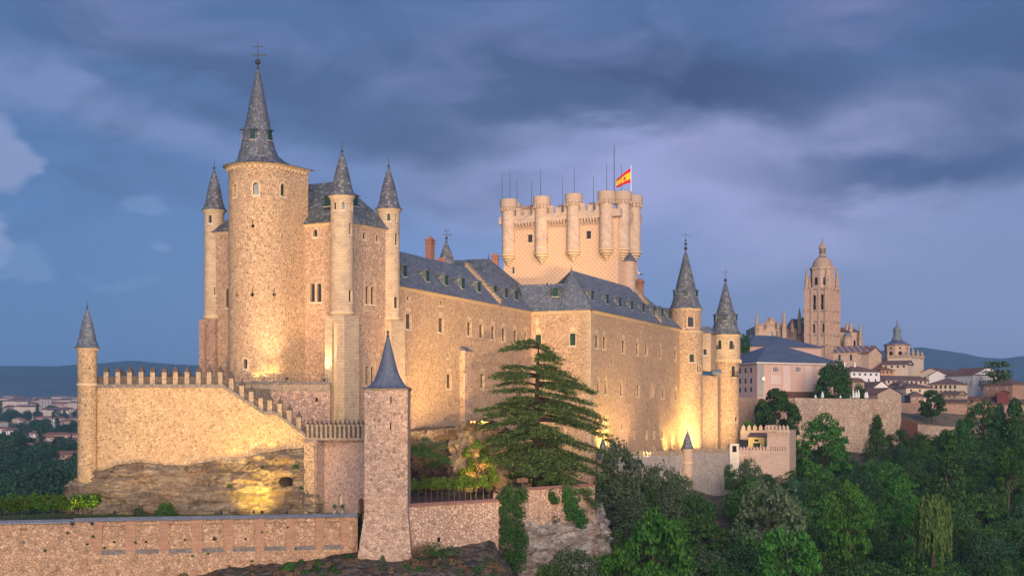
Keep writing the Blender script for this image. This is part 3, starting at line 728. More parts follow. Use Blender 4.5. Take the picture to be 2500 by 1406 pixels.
def build_wing_west():
    th = thing('palace_wing', (Q.x, Q.y, -3), 'long palace wing between the turreted block and the cedar, with round holes among its windows', 'building')
    Lw = 54.0; S = Q-D1*Lw; fn = Path([S, Q]); hs = []
    sp = []
    for (x, y0, y1, w) in ((997, 766, 803, 13), (1076, 777, 811, 12), (1145, 786, 819, 9), (1174, 792, 824, 9), (1203, 797, 828, 8), (1229, 802, 833, 8), (1257, 807, 836, 7), (1283, 811, 838, 6)):
        sp.append((x-w/2, y0, x+w/2+1, y1, None, 'glass'))
    for (x, y, w) in ((997, 728, 9), (1077, 739, 8), (982, 856, 8), (1095, 867, 8)): sp.append((x-w/2, y-6.5, x+w/2, y+6.5, 'oval', 'glass'))
    for (x, y0, y1, w) in ((983, 905, 940, 11), (1096, 913, 948, 12), (1177, 912, 948, 9), (1262, 932, 958, 7)): sp.append((x-w/2, y0, x+w/2, y1, None, 'glass'))
    W = facade_windows(th, fn, sp, hs)
    # sunk pointed tympana above the upper windows
    ty = []
    for (h, p, s) in W:
        if h['arch'] is None:
            t = dict(u0=h['u0']+.02, u1=h['u1']-.02, v0=h['v1']+.32, v1=h['v1']+1.0, arch='point', dep=.07); ty.append(t); hs.append(t)
    mb = MB(); wall(mb, fn, 0, fn.L, -8, ZE, hs, .38); part('wall', mb, M['wing'], th)
    for t in ty:
        mb = MB(); mb.face([fn(a, b, .06) for a, b in outline(t)]); part('tympanum', mb, M['trim'], th)
    for h, p, s in W: window(th, fn, h, p, .12, .38)
    # back and end walls
    b0 = S+IN*12; b1 = Q+IN*12
    mb = MB(); mb.face([(Q.x, Q.y, -8), (b1.x, b1.y, -8), (b1.x, b1.y, ZE), (Q.x, Q.y, ZE)]); mb.face([(b1.x, b1.y, -8), (b0.x, b0.y, -8), (b0.x, b0.y, ZE), (b1.x, b1.y, ZE)]); mb.face([(b0.x, b0.y, -8), (S.x, S.y, -8), (S.x, S.y, ZE), (b0.x, b0.y, ZE)])
    part('back_wall', mb, M['wing'], th)
    mb = MB(); cornice(mb, fn, 0, fn.L, ZE+.02, .5, .45); part('cornice', mb, M['trim'], th)
    e = IN*-.55; a = S+e; b = Q+e; zr = 27.15; r0 = S+IN*6; r1 = Q+IN*6; c = S+IN*12.5; d = Q+IN*12.5; z = ZE+.03
    mb = MB(); N = 10
    for k in range(N):
        p0, p1 = a.lerp(b, k/N), a.lerp(b, (k+1)/N); q0, q1 = r0.lerp(r1, k/N), r0.lerp(r1, (k+1)/N)
        mb.face([(p0.x, p0.y, z), (p1.x, p1.y, z), (q1.x, q1.y, zr), (q0.x, q0.y, zr)])
    mb.face([(d.x, d.y, z), (c.x, c.y, z), (r0.x, r0.y, zr), (r1.x, r1.y, zr)]); mb.face([(a.x, a.y, z), (r0.x, r0.y, zr), (c.x, c.y, z)]); mb.face([(a.x, a.y, z), (c.x, c.y, z), (d.x, d.y, z), (b.x, b.y, z)])
    part('roof', mb, M['slate'], th)
    # dormers
    ln = Path([S+IN*1.15, Q+IN*1.15]); n = -IN; zd = ZE+1.85
    for x in (989, 1044, 1090, 1131, 1170, 1209, 1236, 1261):
        u, _, Y = ln.pt(x); p = ln(u, zd); dormer(th, p, n, 1.3, 1.75, 2.4, .6)
    # stepped coping across the roof, chimney
    u, _, Y = fn.pt(1219); pb = Vector(fn(u, ZE+.25, -.3)); pt = Vector(fn(u, 0, 0)); pt = Vector((pt.x+IN.x*6.4, pt.y+IN.y*6.4, 27.5)); stepped(th, pt, pb, D1, .8, 13)
    rl = Path([r0+IN*.4, r1+IN*.4]); u, _, Y = rl.pt(1057); c = rl(u, 25.6); chimney(th, c, D1, 1.35, 5.0)
    # tall buttress pier with slate top
    u0, _, Y = fn.pt(1123); u1 = fn.inv(1140); zt = zz(856, Y); mb = MB()
    lo = [fn(u0, -6, -.9), fn(u1, -6, -.9), fn(u1, -6, .01), fn(u0, -6, .01)]; hi = [(x, y, zt) for x, y, _ in lo]; mb.hexa(lo, hi); bt = part('buttress', mb, M['square'], th)
    mb = MB(); mb.face([fn(u0-.1, zt+.02, -1.05), fn(u1+.1, zt+.02, -1.05), fn(u1+.1, zt+.7, .0), fn(u0-.1, zt+.7, .0)]); mb.face([fn(u0-.1, zt+.02, -1.05), fn(u0-.1, zt+.7, 0), fn(u0-.1, zt+.02, 0)]); mb.face([fn(u1+.1, zt+.02, -1.05), fn(u1+.1, zt+.02, 0), fn(u1+.1, zt+.7, 0)])
    mb.face([fn(u0-.1, zt-.05, -1.05), fn(u1+.1, zt-.05, -1.05), fn(u1+.1, zt+.02, -1.05), fn(u0-.1, zt+.02, -1.05)]); part('cap', mb, M['slate'], bt)
    return fn
WING1 = build_wing_west()

def build_cross_hall():
    th = thing('great_hall', (-8, 276, 0), 'hip roofed slate hall behind the long wing, left of the battlemented square tower', 'building')
    f = Vector((-4.4, 271.4, 30.9)); g = f+Vector((IN.x, IN.y, 0))*20; z = ZE+.05
    N_ = Q-D1*11.2+IN*.02; q = Q-IN*.0
    far = Q+D1*16; a = N_; b = q
    nl = N_+IN*34; fl = far+IN*34
    mb = MB()
    mb.face([(a.x, a.y, z), (far.x, far.y, z), tuple(f)])
    mb.face([(nl.x, nl.y, z), (a.x, a.y, z), tuple(f), tuple(g)]); mb.face([(far.x, far.y, z), (fl.x, fl.y, z), tuple(g), tuple(f)]); mb.face([(fl.x, fl.y, z), (nl.x, nl.y, z), tuple(g)])
    rf = part('roof', mb, M['slatedark'], th)
    i = IN*.6
    lo = [a+i, far+i, fl-i, nl-i]; mb = MB(); mb.hexa([(p.x, p.y, -3) for p in lo], [(p.x, p.y, z-.02) for p in lo]); part('wall', mb, M['wing'], th)
    finial(rf, f.x, f.y, f.z, 1.0, .14)
    chimney(th, at(1208, 660, 279), Vector((-1, .1))*-1, 1.3, 2.9)
    th2 = thing('stair_turret', (at(1090, 640, 262)), 'small slate cone with iron cross behind the ridge of the long wing', 'turret')
    c = at(1090, 650, 262); mb = MB(); zt = zz(588, 262); mb.lathe(c.x, c.y, [(2.6, c.z-6), (2.6, c.z-1.5)], 20); part('wall', mb, M['wing'], th2)
    mb = MB(); mb.lathe(c.x, c.y, [(3.0, c.z-1.5), (1.9, c.z-.2), (1.35, zz(634, 262)), (.9, zz(615, 262)), (.04, zt), (0, zt)], 20); r = part('roof', mb, M['slatecone'], th2, smooth=True)
    finial(r, c.x, c.y, zt, 2.4, .26, True, vane=True)
    # small red tiled roof seen beside it
    mb = MB(); p = at(1076, 640, 255); mb.obox(p, (1, .1), 2.0, 2.5, .9, 0, taper=.5); mb.obox(p, (1, .1), 1.9, 2.4, 4, -4.02); th3 = solo('roof_lantern', mb, M['brick'], p, 'little red hipped roof stub beside the brick chimney of the long wing', 'roof stub')
build_cross_hall()

def build_wing_east():
    th = thing('palace_wing', (P.x, P.y, -8), 'palace wing with hipped slate roof right of the cedar top, ending at a round tower', 'building')
    Lw = 60.0; E = P+D1*Lw; fn = Path([Q, P, E]); hs = []
    sp = [(1391, 814, 1405, 843, None, 'green', .2), (1307, 817, 1321, 846, None, 'green', .2), (1396, 927, 1408, 948, None, 'green')]
    for (x, y0, y1, w, a) in ((1457, 818, 849, 9, 'point'), (1476, 822, 851, 8, 'point'), (1522, 832, 861, 8, None), (1556, 838, 866, 7, None), (1578, 842, 867, 7, None), (1612, 848, 874, 6, None), (1649, 856, 880, 6, None)):
        sp.append((x-w/2, y0, x+w/2, y1, None, 'glass'))
    for (x, y0, y1, w) in ((1460, 919, 960, 7), (1479, 920, 962, 7), (1517, 928, 965, 7), (1650, 944, 976, 6), (1619, 940, 972, 6)): sp.append((x-w/2, y0, x+w/2, y1, 'point', 'glass'))
    sp += [(1554, 940, 1561, 968, None, 'glass'), (1587, 934, 1591.3, 967, 'round', 'hole'), (1592.5, 934, 1596.7, 967, 'round', 'hole')]
    for (x, y0, y1, w) in ((1463, 1014, 1046, 6), (1481, 1014, 1046, 6), (1518, 1032, 1050, 4), (1549, 1052, 1070, 4), (1579, 1052, 1070, 4), (1597, 1052, 1070, 4), (1615, 1052, 1070, 4), (1644, 1050, 1070, 3.6)):
        sp.append((x-w/2, y0, x+w/2, y1, None, 'trim' if y1 < 1047 else 'glass', .1))
    W = facade_windows(th, fn, sp, hs)
    ty = []
    for i, (h, p, s) in enumerate(W):
        if i in (0, 1, 3, 4, 5, 6, 8, 9): t = dict(u0=h['u0']+.02, u1=h['u1']-.02, v0=h['v1']+.3, v1=h['v1']+(1.25 if i < 2 else 1.1), arch='point', dep=.07); ty.append(t); hs.append(t)
    blind = fn.hole(1306, 776, 1316, 793, None, dep=.15); hs.append(blind); bd = fn.hole(1593, 1084, 1601, 1106, 'point', dep=.3); hs.append(bd)
    mb = MB(); wall(mb, fn, 0, fn.L, -16, ZE, hs, .38); part('wall', mb, M['wing'], th)
    for t in ty+[blind, bd]:
        mb = MB(); mb.face([fn(a, b, t['dep']-.01) for a, b in outline(t)]); part('tympanum' if t in ty else 'blind_window', mb, M['trim'], th)
    for h, p, s in W: window(th, fn, h, p, s*.8, .38)
    b0 = Q+D1*.02; bl = P+IN*12; be = E+IN*12
    mb = MB(); mb.face([(E.x, E.y, -16), (be.x, be.y, -16), (be.x, be.y, ZE), (E.x, E.y, ZE)]); mb.face([(be.x, be.y, -16), (bl.x, bl.y, -16), (bl.x, bl.y, ZE), (be.x, be.y, ZE)]); part('back_wall', mb, M['wing'], th)
    # corner quoins
    mb = MB(); ql = Path([P-(-IN)*1.1, P, P+D1*1.8]); 
    for k in range(60):
        z0 = -6+k*.44; lw = 1.1 if k % 2 else .7; lw2 = .9 if k % 2 else 1.6; uP = fn.c[1]
        mb.face([fn(uP-lw, z0, -.035), fn(uP-1e-4, z0, -.035), fn(uP-1e-4, z0+.4, -.035), fn(uP-lw, z0+.4, -.035)]); mb.face([fn(uP-lw, z0, -.035), fn(uP-lw, z0+.4, -.035), fn(uP-lw, z0+.4, 0), fn(uP-lw, z0, 0)])
        mb.face([fn(uP+1e-4, z0, -.035), fn(uP+lw2, z0, -.035), fn(uP+lw2, z0+.4, -.035), fn(uP+1e-4, z0+.4, -.035)])
        mb.face([fn(uP-lw, z0+.4, -.035), fn(uP-1e-4, z0+.4, -.035), fn(uP-1e-4, z0+.4, 0), fn(uP-lw, z0+.4, 0)])
        mb.face([fn(uP-1e-4, z0, -.035), fn(uP+1e-4, z0, -.035), fn(uP+1e-4, z0+.4, -.035), fn(uP-1e-4, z0+.4, -.035)])
    part('quoins', mb, M['ashlar'], th)
    mb = MB(); cornice(mb, fn, 0, fn.L, ZE+.02, .5, .45); part('cornice', mb, M['trim'], th)
    z = ZE+.03; e = .55
    C0 = P-IN*e-D1*e; C1 = E-IN*e; CL = Q+IN*.6-D1*e; CB = P+IN*12.5-D1*e
    T = Vector((11.1, 267.8, 28.3)); T2 = T+Vector((D1.x, D1.y, 0))*32
    V = Vector((1.15, 269.9, 25.8)); U_=None; U = Vector((xy(1375, 267)[0], 267.0, 25.75))
    be = E+IN*12.5
    mb = MB()
    UM = Vector(((CL.x+C0.x)/2, (CL.y+C0.y)/2))
    mb.face([(CL.x, CL.y, z), (UM.x, UM.y, z), tuple(U), tuple(V)]); mb.face([(UM.x, UM.y, z), (C0.x, C0.y, z), tuple(T), tuple(U)])
    N = 8
    for k in range(N):
        a, b = C0.lerp(C0+D1*34, k/N), C0.lerp(C0+D1*34, (k+1)/N); t0, t1 = T.lerp(T2, max(0, (k/N*34-6)/28)), T.lerp(T2, max(0, ((k+1)/N*34-6)/28))
        if (t1-t0).length < 1e-6: mb.face([(a.x, a.y, z), (b.x, b.y, z), tuple(t0)])
        else: mb.face([(a.x, a.y, z), (b.x, b.y, z), tuple(t1), tuple(t0)])
    g0 = C0+D1*34; T3 = T2+Vector((D1.x, D1.y, 0))*9; T3.z = 28.1; bl = Vector((P.x+IN.x*12.5, P.y+IN.y*12.5)); g1 = bl+D1*34
    # beyond the stepped coping: same slope, ridge, then hip down to the corner tower
    mb.face([(g0.x, g0.y, z), (C1.x, C1.y, z), tuple(T3), tuple(T2)]); mb.face([(C1.x, C1.y, z), (be.x, be.y, z), tuple(T3)])
    mb.face([(be.x, be.y, z), (CB.x, CB.y, z), tuple(T), tuple(T3)])
    W1 = V+Vector((D1.x, D1.y, 0))*6; W2 = Vector((U.x+D1.x*6, U.y+D1.y*6, U.z)); mb.face([tuple(V), tuple(U), tuple(W2), tuple(W1)])
    mb.face([(CL.x, CL.y, z), (C1.x, C1.y, z), (be.x, be.y, z), (CB.x, CB.y, z)])
    rf = part('roof', mb, M['slate'], th)
    finial(rf, T.x, T.y, T.z, .8, .12); finial(rf, T3.x, T3.y, T3.z, .8, .12)
    ln = Path([P+IN*1.1+D1*1, E+IN*1.1]); zd = ZE+2.05
    for x in (1446, 1483, 1514, 1543, 1571, 1598, 1617, 1634):
        u, _, Y = ln.pt(x); dormer(th, ln(u, zd), -IN, 1.35, 1.8, 2.3, .6)
    fl = Path([Q+D1*1.7, P+D1*1.7]); u, _, Y = fl.pt(1356); dormer(th, fl(u, ZE+2.75), -D1, 1.3, 1.75, 2.0)
    u, _, Y = fn.pt(1612); pb = Vector(fn(u, ZE+.3, -.3)); pt = Vector(fn(u, 0, 0)); 
    pt = Vector((pt.x+IN.x*6.2, pt.y+IN.y*6.2, 29.0)); stepped(th, pt, pb, D1, .8, 15)
    # tall stone head on top of the coping
    mb = MB(); p = Vector(pt)+Vector((0, 0, .3)); mb.obox(p, D1, 1.2, 1.1, .7); mb.obox(p+Vector((IN.x*-.8, IN.y*-.8, -.2)), D1, 1.3, 1.0, .9); part('gable_head', mb, M['merlon'], th)
    # round brick chimney
    c = at(1562, 730, 306); mb = MB(); zt = zz(683, 306); mb.lathe(c.x, c.y, [(.85, c.z-3), (.8, zt-1.1), (.95, zt-1.0), (.95, zt-.25), (.8, zt), (0, zt+.35)], 16)
    ch = part('chimney', mb, M['brick'], th)
    for k in range(8):
        a = 2*pi*k/8; hb = MB(); 
    hb = MB()
    for k in range(10):
        a = 2*pi*k/10; x, y = c.x+.955*cos(a), c.y+.955*sin(a); hb.obox((x, y, zt-.75), (-sin(a), cos(a)), .22, .02, .32)
    part('vents', hb, M['hole'], ch)
    return fn
WING2 = build_wing_east()
# ---------------------------------------------------------------- battlemented main tower
def bartizan(th, c, r=1.45, top=48.0, crown=45.9, sb=36.0, tip=33.8):
    mb = MB(); n = 28
    mb.lathe(c[0], c[1], [(r, sb), (r, crown)], n); o = part('turret', mb, M['keepstone'], th)
    mb = MB(); k = r
    mb.lathe(c[0], c[1], [(0, tip), (.32, tip+.02), (.36, tip+.35), (.26, tip+.42), (.7, tip+.5), (.74, tip+.78), (.58, tip+.86), (1.08, tip+.95), (1.1, tip+1.22), (.95, tip+1.32), (k+.02, tip+1.42), (k+.04, tip+1.72), (k-.12, tip+1.8), (k+.24, sb-.2), (k+.24, sb+.05), (k, sb+.12)], n)
    part('corbel', mb, M['trim'], o)
    mb = MB(); R2 = k+.44
    mb.lathe(c[0], c[1], [(k-.02, crown-.25), (k+.1, crown-.1), (k+.12, crown+.3), (R2, crown+.36), (R2, top), (R2-.35, top), (R2-.35, top-.6), (0, top-.6)], n)
    for i in range(15):
        a = 2*pi*i/15; mb.obox((c[0]+(k+.1)*cos(a), c[1]+(k+.1)*sin(a), crown-.32), (sin(a), -cos(a)), .22, -.01, .7) if False else None
        x0, y0 = c[0]+(k-.02)*cos(a), c[1]+(k-.02)*sin(a); d = (-sin(a), cos(a)); mb.obox((c[0]+(R2-.02)*cos(a), c[1]+(R2-.02)*sin(a), crown-.45), d, .32, .42, .8)
    part('battlement', mb, M['scale'], o)
    return o
def scale_mat():
    m, nt, b = mat_new('scalloped_stone'); g = NG(nt); setp(b)
    uv = g.coord('UV', (1/.42, 1/.42, 1)); sp = g.N.new('ShaderNodeSeparateXYZ'); g.L.new(uv, sp.inputs[0])
    row = g.m('FLOOR', sp.outputs[1]); x = g.m('FRACT', g.m('ADD', sp.outputs[0], g.m('MULTIPLY', row, .5))); y = g.m('FRACT', sp.outputs[1])
    dx = g.m('SUBTRACT', x, .5); r = g.m('SQRT', g.m('ADD', g.m('MULTIPLY', dx, dx), g.m('MULTIPLY', g.m('SUBTRACT', y, .6), g.m('SUBTRACT', y, .6))))
    e = g.ramp(r, .42, .5); co = g.coord('Object'); f = g.noise(co, 1.5, 4, .6)
    col = g.mix(f, rgb(.56, .43, .33), rgb(.42, .31, .24)); col = g.mix(g.m('MULTIPLY', e, .6), col, rgb(.2, .13, .1))
    g.L.new(col, b.inputs['Base Color']); g.bump(b, g.m('SUBTRACT', 1, e), .6, .08); return m
M['scale'] = scale_mat()

def build_keep():
    K2 = Vector((22.1, 298.)); K1 = Vector((-1.83, 310.7)); s = Vector((.469, .883)); K3 = K2+s*10.2; K4 = K1+s*10.2
    th = thing('main_tower', (12, 308, 0), 'massive square stone tower ringed by battlemented half-round turrets, flying the flag', 'tower')
    fn = Path([K4, K1, K2, K3, K4]); hs = []
    sp = [(1288, 573, 1300, 592, None, 'wood'), (1431, 564, 1443, 583, None, 'wood'), (1250, 653, 1256, 668, None, 'glass')]
    W = facade_windows(th, fn, sp, hs); mb = MB(); wall(mb, fn, 0, fn.L, 5, 42.6, hs, .4); part('wall', mb, M['lattice'], th)
    for h, p, q in W: window(th, fn, h, 'glass' if p == 'wood' else p, .14, .4, bars=2 if p == 'wood' else False)
    # projecting parapet on corbels
    off = .75; u = (K2-K1).normalized(); nf = fn.segn[1]; ns = fn.segn[2]
    o1, o2, o3, o4 = K1+nf*off-ns*off, K2+nf*off+ns*off, K3+ns*off-nf*off, K4-ns*off-nf*off
    pf = Path([o4, o1, o2, o3, o4]); mb = MB(); wall(mb, pf, 0, pf.L, 42.7, 44.3, (), .4)
    mb.face([(p.x, p.y, 42.7) for p in (o4, o3, o2, o1)]); mb.face([(p.x, p.y, 44.3) for p in (o1, o2, o3, o4)]); part('parapet', mb, M['keepstone'], th)
    cols = []
    def T(px, seg):      # turret centre on the wall line
        A, B = fn.p[seg], fn.p[seg+1]; l = Path([A, B]); u = l.inv(px); q = Vector(l(u, 0)); return (q.x+fn.segn[seg].x*.25, q.y+fn.segn[seg].y*.25)
    cs = [T(x, 1) for x in (1243, 1324, 1402, 1482)]+[T(1518, 2), T(1545, 2)]
    q = K1+s*5; cs.append((q.x-ns.x*.35, q.y-ns.y*.35)); q = K4.lerp(K3, .5)
    for c in cs: bartizan(th, c)
    # machicolation corbels and merlons in every bay
    us = sorted(Path([K1, K2]).inv(x) for x in (1243, 1324, 1402, 1482)); base = fn.c[1]
    for i in range(3):
        a, b = base+us[i]+1.75, base+us[i+1]-1.75
        for k in range(6):
            uu = a+(k+.5)*(b-a)/6; mb = MB()
            lo = [fn(uu-.17, 41.3, -.12), fn(uu+.17, 41.3, -.12), fn(uu+.17, 41.3, .01), fn(uu-.17, 41.3, .01)]; mi = [fn(uu-.17, 42.3, -.8), fn(uu+.17, 42.3, -.8), fn(uu+.17, 42.3, .01), fn(uu-.17, 42.3, .01)]; hi = [(x, y, 42.69) for x, y, z in mi]
            mb.hexa(lo, mi); mb.hexa(mi, hi); part('corbel', mb, M['keepstone'], th)
        pu = [Path([o1, o2]).inv(x) for x in ((1243+22, 1324-20), (1324+21, 1402-20), (1402+20, 1482-22))[i]]
        for k, uu in enumerate((pu[0], (pu[0]+pu[1])/2, pu[1])):
            mb = MB(); uu += pf.c[1]; w = .55 if k != 1 else .6; h = 45.9 if k != 1 else 45.5
            lo = [pf(uu-w, 44.3, 0), pf(uu+w, 44.3, 0), pf(uu+w, 44.3, .6), pf(uu-w, 44.3, .6)]; mb.hexa(lo, [(x, y, h) for x, y, z in lo]); part('merlon', mb, M['keepstone'], th)
    for k in range(5):   # side face
        uu = fn.c[2]+4.4+k*.75; mb = MB(); lo = [fn(uu-.17, 41.3, -.12), fn(uu+.17, 41.3, -.12), fn(uu+.17, 41.3, .01), fn(uu-.17, 41.3, .01)]; mi = [fn(uu-.17, 42.69, -.8), fn(uu+.17, 42.69, -.8), fn(uu+.17, 42.69, .01), fn(uu-.17, 42.69, .01)]; mb.hexa(lo, mi); part('corbel', mb, M['keepstone'], th)
    # low tiled roofs on the terrace
    for (x0, x1, y0, y1) in ((1268, 1300, 502, 520), (1358, 1372, 500, 524), (1432, 1452, 495, 522)):
        Y = 309; a, b = at(x0, y1, Y), at(x1, y1, Y); w = b.x-a.x; mb = MB(); h = zz(y0, Y)-a.z
        mb.obox(((a.x+b.x)/2, Y, 43.5), (1, -.5), w, 3, a.z+h*.55-43.5); o = part('lookout', mb, M['keepstone'], th)
        mb = MB(); mb.obox(((a.x+b.x)/2+.1, Y-.35, a.z+h*.55+.003), (1, -.5), w+.5, 3.6, h*.45, taper=.45); part('roof', mb, M['tile_pale'], o)
    # slim stair turret with a slate cap on the side face
    l = Path([K2, K3]); uu = l.inv(1531); c = l(uu, 0, -.3); mb = MB(); zb, zt = 20, zz(640, 303)
    mb.lathe(c[0], c[1], [(1.45, zb), (1.45, zt)], 16); o = part('stair_turret', mb, M['bastion'], th); mb = MB(); mb.lathe(c[0], c[1], [(0, zt), (1.75, zt), (1.6, zt+.15), (.1, zt+2.5), (0, zt+2.6)], 8); part('roof', mb, M['slate'], o)
    for (x, y0, y1) in ((1226, 425, 480), (1245, 418, 480), (1262, 440, 505), (1298, 442, 512), (1320, 413, 474), (1373, 437, 512), (1402, 407, 470), (1449, 430, 512), (1481, 400, 464), (1499.5, 355, 470), (1517, 403, 470)):
        near = min(cs, key=lambda c: abs(CX+F*c[0]/c[1]-x)); Y = near[1]; p0, p1 = at(x, y1+6, Y), at(x, y0, Y)
        mb = MB(); r = .075 if y0 > 360 else .11; mb.tube([p0, p1], [r, r*.55], 6); part('lightning_rod', mb, M['metal'], th)
    return cs
M['tile_pale'] = tiles('pale_tiles', rgb(.34, .24, .18), rgb(.42, .31, .24))
KEEPT = build_keep()

def flag_mat():
    m, nt, b = mat_new('flag_cloth'); g = NG(nt); setp(b, .7, .15)
    uv = g.coord('UV'); sp = g.N.new('ShaderNodeSeparateXYZ'); g.L.new(uv, sp.inputs[0])
    v = sp.outputs[1]; f = g.m('LESS_THAN', g.m('ABSOLUTE', g.m('SUBTRACT', v, .5)), .25)
    col = g.mix(f, rgb(.55, .012, .03), rgb(.85, .50, .02)); g.L.new(col, b.inputs['Base Color']); return m
M['flag'] = flag_mat(); M['pole'] = plain('white_pole', rgb(.7, .7, .7), .4, .4, .1); M['emblem_red'] = plain('emblem_red', rgb(.45, .05, .04), var=.1); M['emblem_gold'] = plain('emblem_gold', rgb(.5, .3, .08), var=.1)
def build_flag():
    Y = KEEPT[5][1]-.2; b = at(1540.5, 480, Y); t = at(1540.5, 407, Y)
    th = thing('flag', b, 'red and yellow national flag blowing left from a white pole on the battlemented tower', 'flag')
    mb = MB(); mb.tube([b, t], [.13, .09], 8); mb.ball((t.x, t.y, t.z+.1), .16, 8); part('flagpole', mb, M['pole'], th)
    def C(u, v):   # u along the fly 0..1, v height 0..1
        x = -u*3.0; drop = -1.6*u**1.25; h = 3.1*(1-.42*u); wv = .28*sin(u*7+.6)*u**.5
        return Vector((t.x-.1+x, t.y+wv*1.4, t.z-.35-3.1+h*v+(3.1-h)*.35+drop+wv*.25))
    mb = MB(); n = 14
    for i in range(n):
        for j in range(8):
            a, b_, c, d = [C(i2/n, j2/8) for i2, j2 in ((i, j), (i+1, j), (i+1, j+1), (i, j+1))]
            mb.face([b_, a, d, c], [((i+1)/n, j/8), (i/n, j/8), (i/n, (j+1)/8), ((i+1)/n, (j+1)/8)])
    cl = part('cloth', mb, M['flag'], th, smooth=True)
    def patch(name, mat, u0, u1, v0, v1):
        mb = MB()
        q = [C(u, v)+Vector((0, -.05, 0)) for u, v in ((u1, v0), (u0, v0), (u0, v1), (u1, v1))]; w = [C(u, v)+Vector((0, .05, 0)) for u, v in ((u1, v0), (u0, v0), (u0, v1), (u1, v1))]
        mb.face(q); mb.face(list(reversed(w))); part(name, mb, M[mat], cl)
    patch('shield', 'emblem_red', .36, .50, .36, .60); patch('crown', 'emblem_gold', .38, .48, .62, .70); patch('column', 'emblem_gold', .29, .33, .36, .62); patch('column', 'emblem_gold', .53, .57, .36, .62)
build_flag()

# stork on the brick chimney
M['white_feather'] = plain('white_feathers', rgb(.75, .73, .7), var=.1); M['black_feather'] = plain('black_feathers', rgb(.02, .02, .022), var=.2); M['beak'] = plain('red_beak', rgb(.5, .08, .03), var=.1)
def build_stork():
    c = at(1562, 683, 306); z = c.z+.35
    th = thing('stork', (c.x, c.y, z), 'small white stork with black wing tips standing on the round brick chimney', 'bird')
    mb = MB(); X, Y = c.x, c.y
    def blob(pts, rad, n=8): mb.tube(pts, rad, n)
    blob([(X+.5, Y, z+.78), (X+.3, Y, z+.85), (X, Y, z+.92), (X-.25, Y, z+1.02), (X-.38, Y, z+1.2), (X-.4, Y, z+1.42), (X-.48, Y, z+1.52), (X-.6, Y, z+1.5)], [.03, .12, .2, .17, .08, .06, .09, .03])
    part('body', mb, M['white_feather'], th, smooth=True)
    for s in (-1, 1):
        mb = MB(); mb.hexa([(X+.7, Y+s*.14-.03, z+.72), (X-.05, Y+s*.2-.03, z+.78), (X-.05, Y+s*.2+.03, z+.78), (X+.7, Y+s*.14+.03, z+.72)], [(X+.6, Y+s*.14-.03, z+.86), (X-.05, Y+s*.2-.03, z+1.04), (X-.05, Y+s*.2+.03, z+1.04), (X+.6, Y+s*.14+.03, z+.86)]); part('wing', mb, M['black_feather'], th)
        mb = MB(); mb.tube([(X+.02, Y+s*.07, z), (X+.06, Y+s*.07, z+.4), (X+.0, Y+s*.07, z+.8)], [.02, .02, .03], 5); part('leg', mb, M['beak'], th)
    mb = MB(); mb.tube([(X-.57, Y, z+1.5), (X-.9, Y, z+1.42)], [.035, .008], 5); part('beak', mb, M['beak'], th)
build_stork()

def round_corner(name_label, px, Y, r, y_eave, y_tip, zb, wins, dorm, fin, ysplit=None, loc=None, lower=None, corb=False):
    cx, cy = xy(px, Y); ze = zz(y_eave, Y); zt = zz(y_tip, Y)
    th = thing('corner_tower', (cx, cy, zb), name_label, 'tower'); fn = circle_path(cx, cy, r, 40); hs = []; W = []
    lo = fn if not lower else circle_path(cx, cy, lower, 40)
    for w in wins:
        f = lo if w[-1] == 'lo' else fn; h = f.hole(*w[:4], arch=w[4]); hs.append((f, h)); W.append((f, h, w[5], w[6]))
    zs = zz(ysplit, Y) if ysplit else zb
    mb = MB(); wall(mb, fn, 0, fn.L, zs, ze, [h for f, h in hs if f is fn], .35); part('drum', mb, M['wing' if not corb else 'ashlar2'], th)
    if ysplit:
        mb = MB(); wall(mb, lo, 0, lo.L, zb, zs, [h for f, h in hs if f is lo and (f is not fn)], .35); part('wall', mb, M['wing'], th)
        mb = MB(); R2 = max(r, lower); mb.lathe(cx, cy, [(min(r, lower)-.1, zs-.3), (R2+.1, zs-.25), (R2+.14, zs), (min(r, lower)-.1, zs+.12)], 40)
        if corb:
            for i in range(30):
                a = 2*pi*i/30; mb.obox((cx+(r+.28)*cos(a), cy+(r+.28)*sin(a), zs-.55), (-sin(a), cos(a)), .3, .6, .75)
        part('string_course', mb, M['trim'], th)
    for f, h, p, b in W: window(th, f, h, p, .2, .35, bars=b)
    mb = MB(); mb.lathe(cx, cy, [(r-.02, ze-.4), (r+.15, ze-.3), (r+.2, ze-.12), (r+.38, ze-.04), (r+.38, ze+.02), (0, ze+.02)], 40); part('cornice', mb, M['trim'], th)
    mb = MB(); prof = [(1, 0), (.9, .03), (.8, .09), (.72, .17), (.62, .3), (.5, .46), (.3, .7), (.08, .97), (0, 1)]; spire(mb, cx, cy, r+.45, ze+.05, zt, prof, 40); rf = part('roof', mb, M['slatecone'], th, smooth=True)
    for (dx, f) in dorm:
        n = Vector((sin(dx), -cos(dx))); zf = ze+(zt-ze)*f; rr = (r+.45)*.70; p = Vector((cx+n.x*rr, cy+n.y*rr, zf)); dormer(th, p, n, 1.05, 1.45, 1.3, .45)
    finial(rf, cx, cy, zt-.1, fin[0], fin[1], True, balls=fin[2])
    return th, fn, lo
M['ashlar2'] = ashlar('warm_ashlar', rgb(.52, .38, .24), rgb(.44, .31, .2), rgb(.34, .24, .15), .6, .35, .45)
round_corner('round corner tower with iron cross where the far palace wing ends', 1674, 317.5, 3.42, 755, 613, -10,
    [(1679, 774, 1693, 797, None, 'glass', 2), (1683, 865, 1695, 883, None, 'green', 2, 'lo'), (1701, 890, 1705, 908, 'round', 'hole', False, 'lo'), (1707, 890, 1711, 908, 'round', 'hole', False, 'lo')],
    [(-.12, .20), (1.0, .20), (-1.3, .2)], (4.6, .42, 3), 810, lower=3.75)
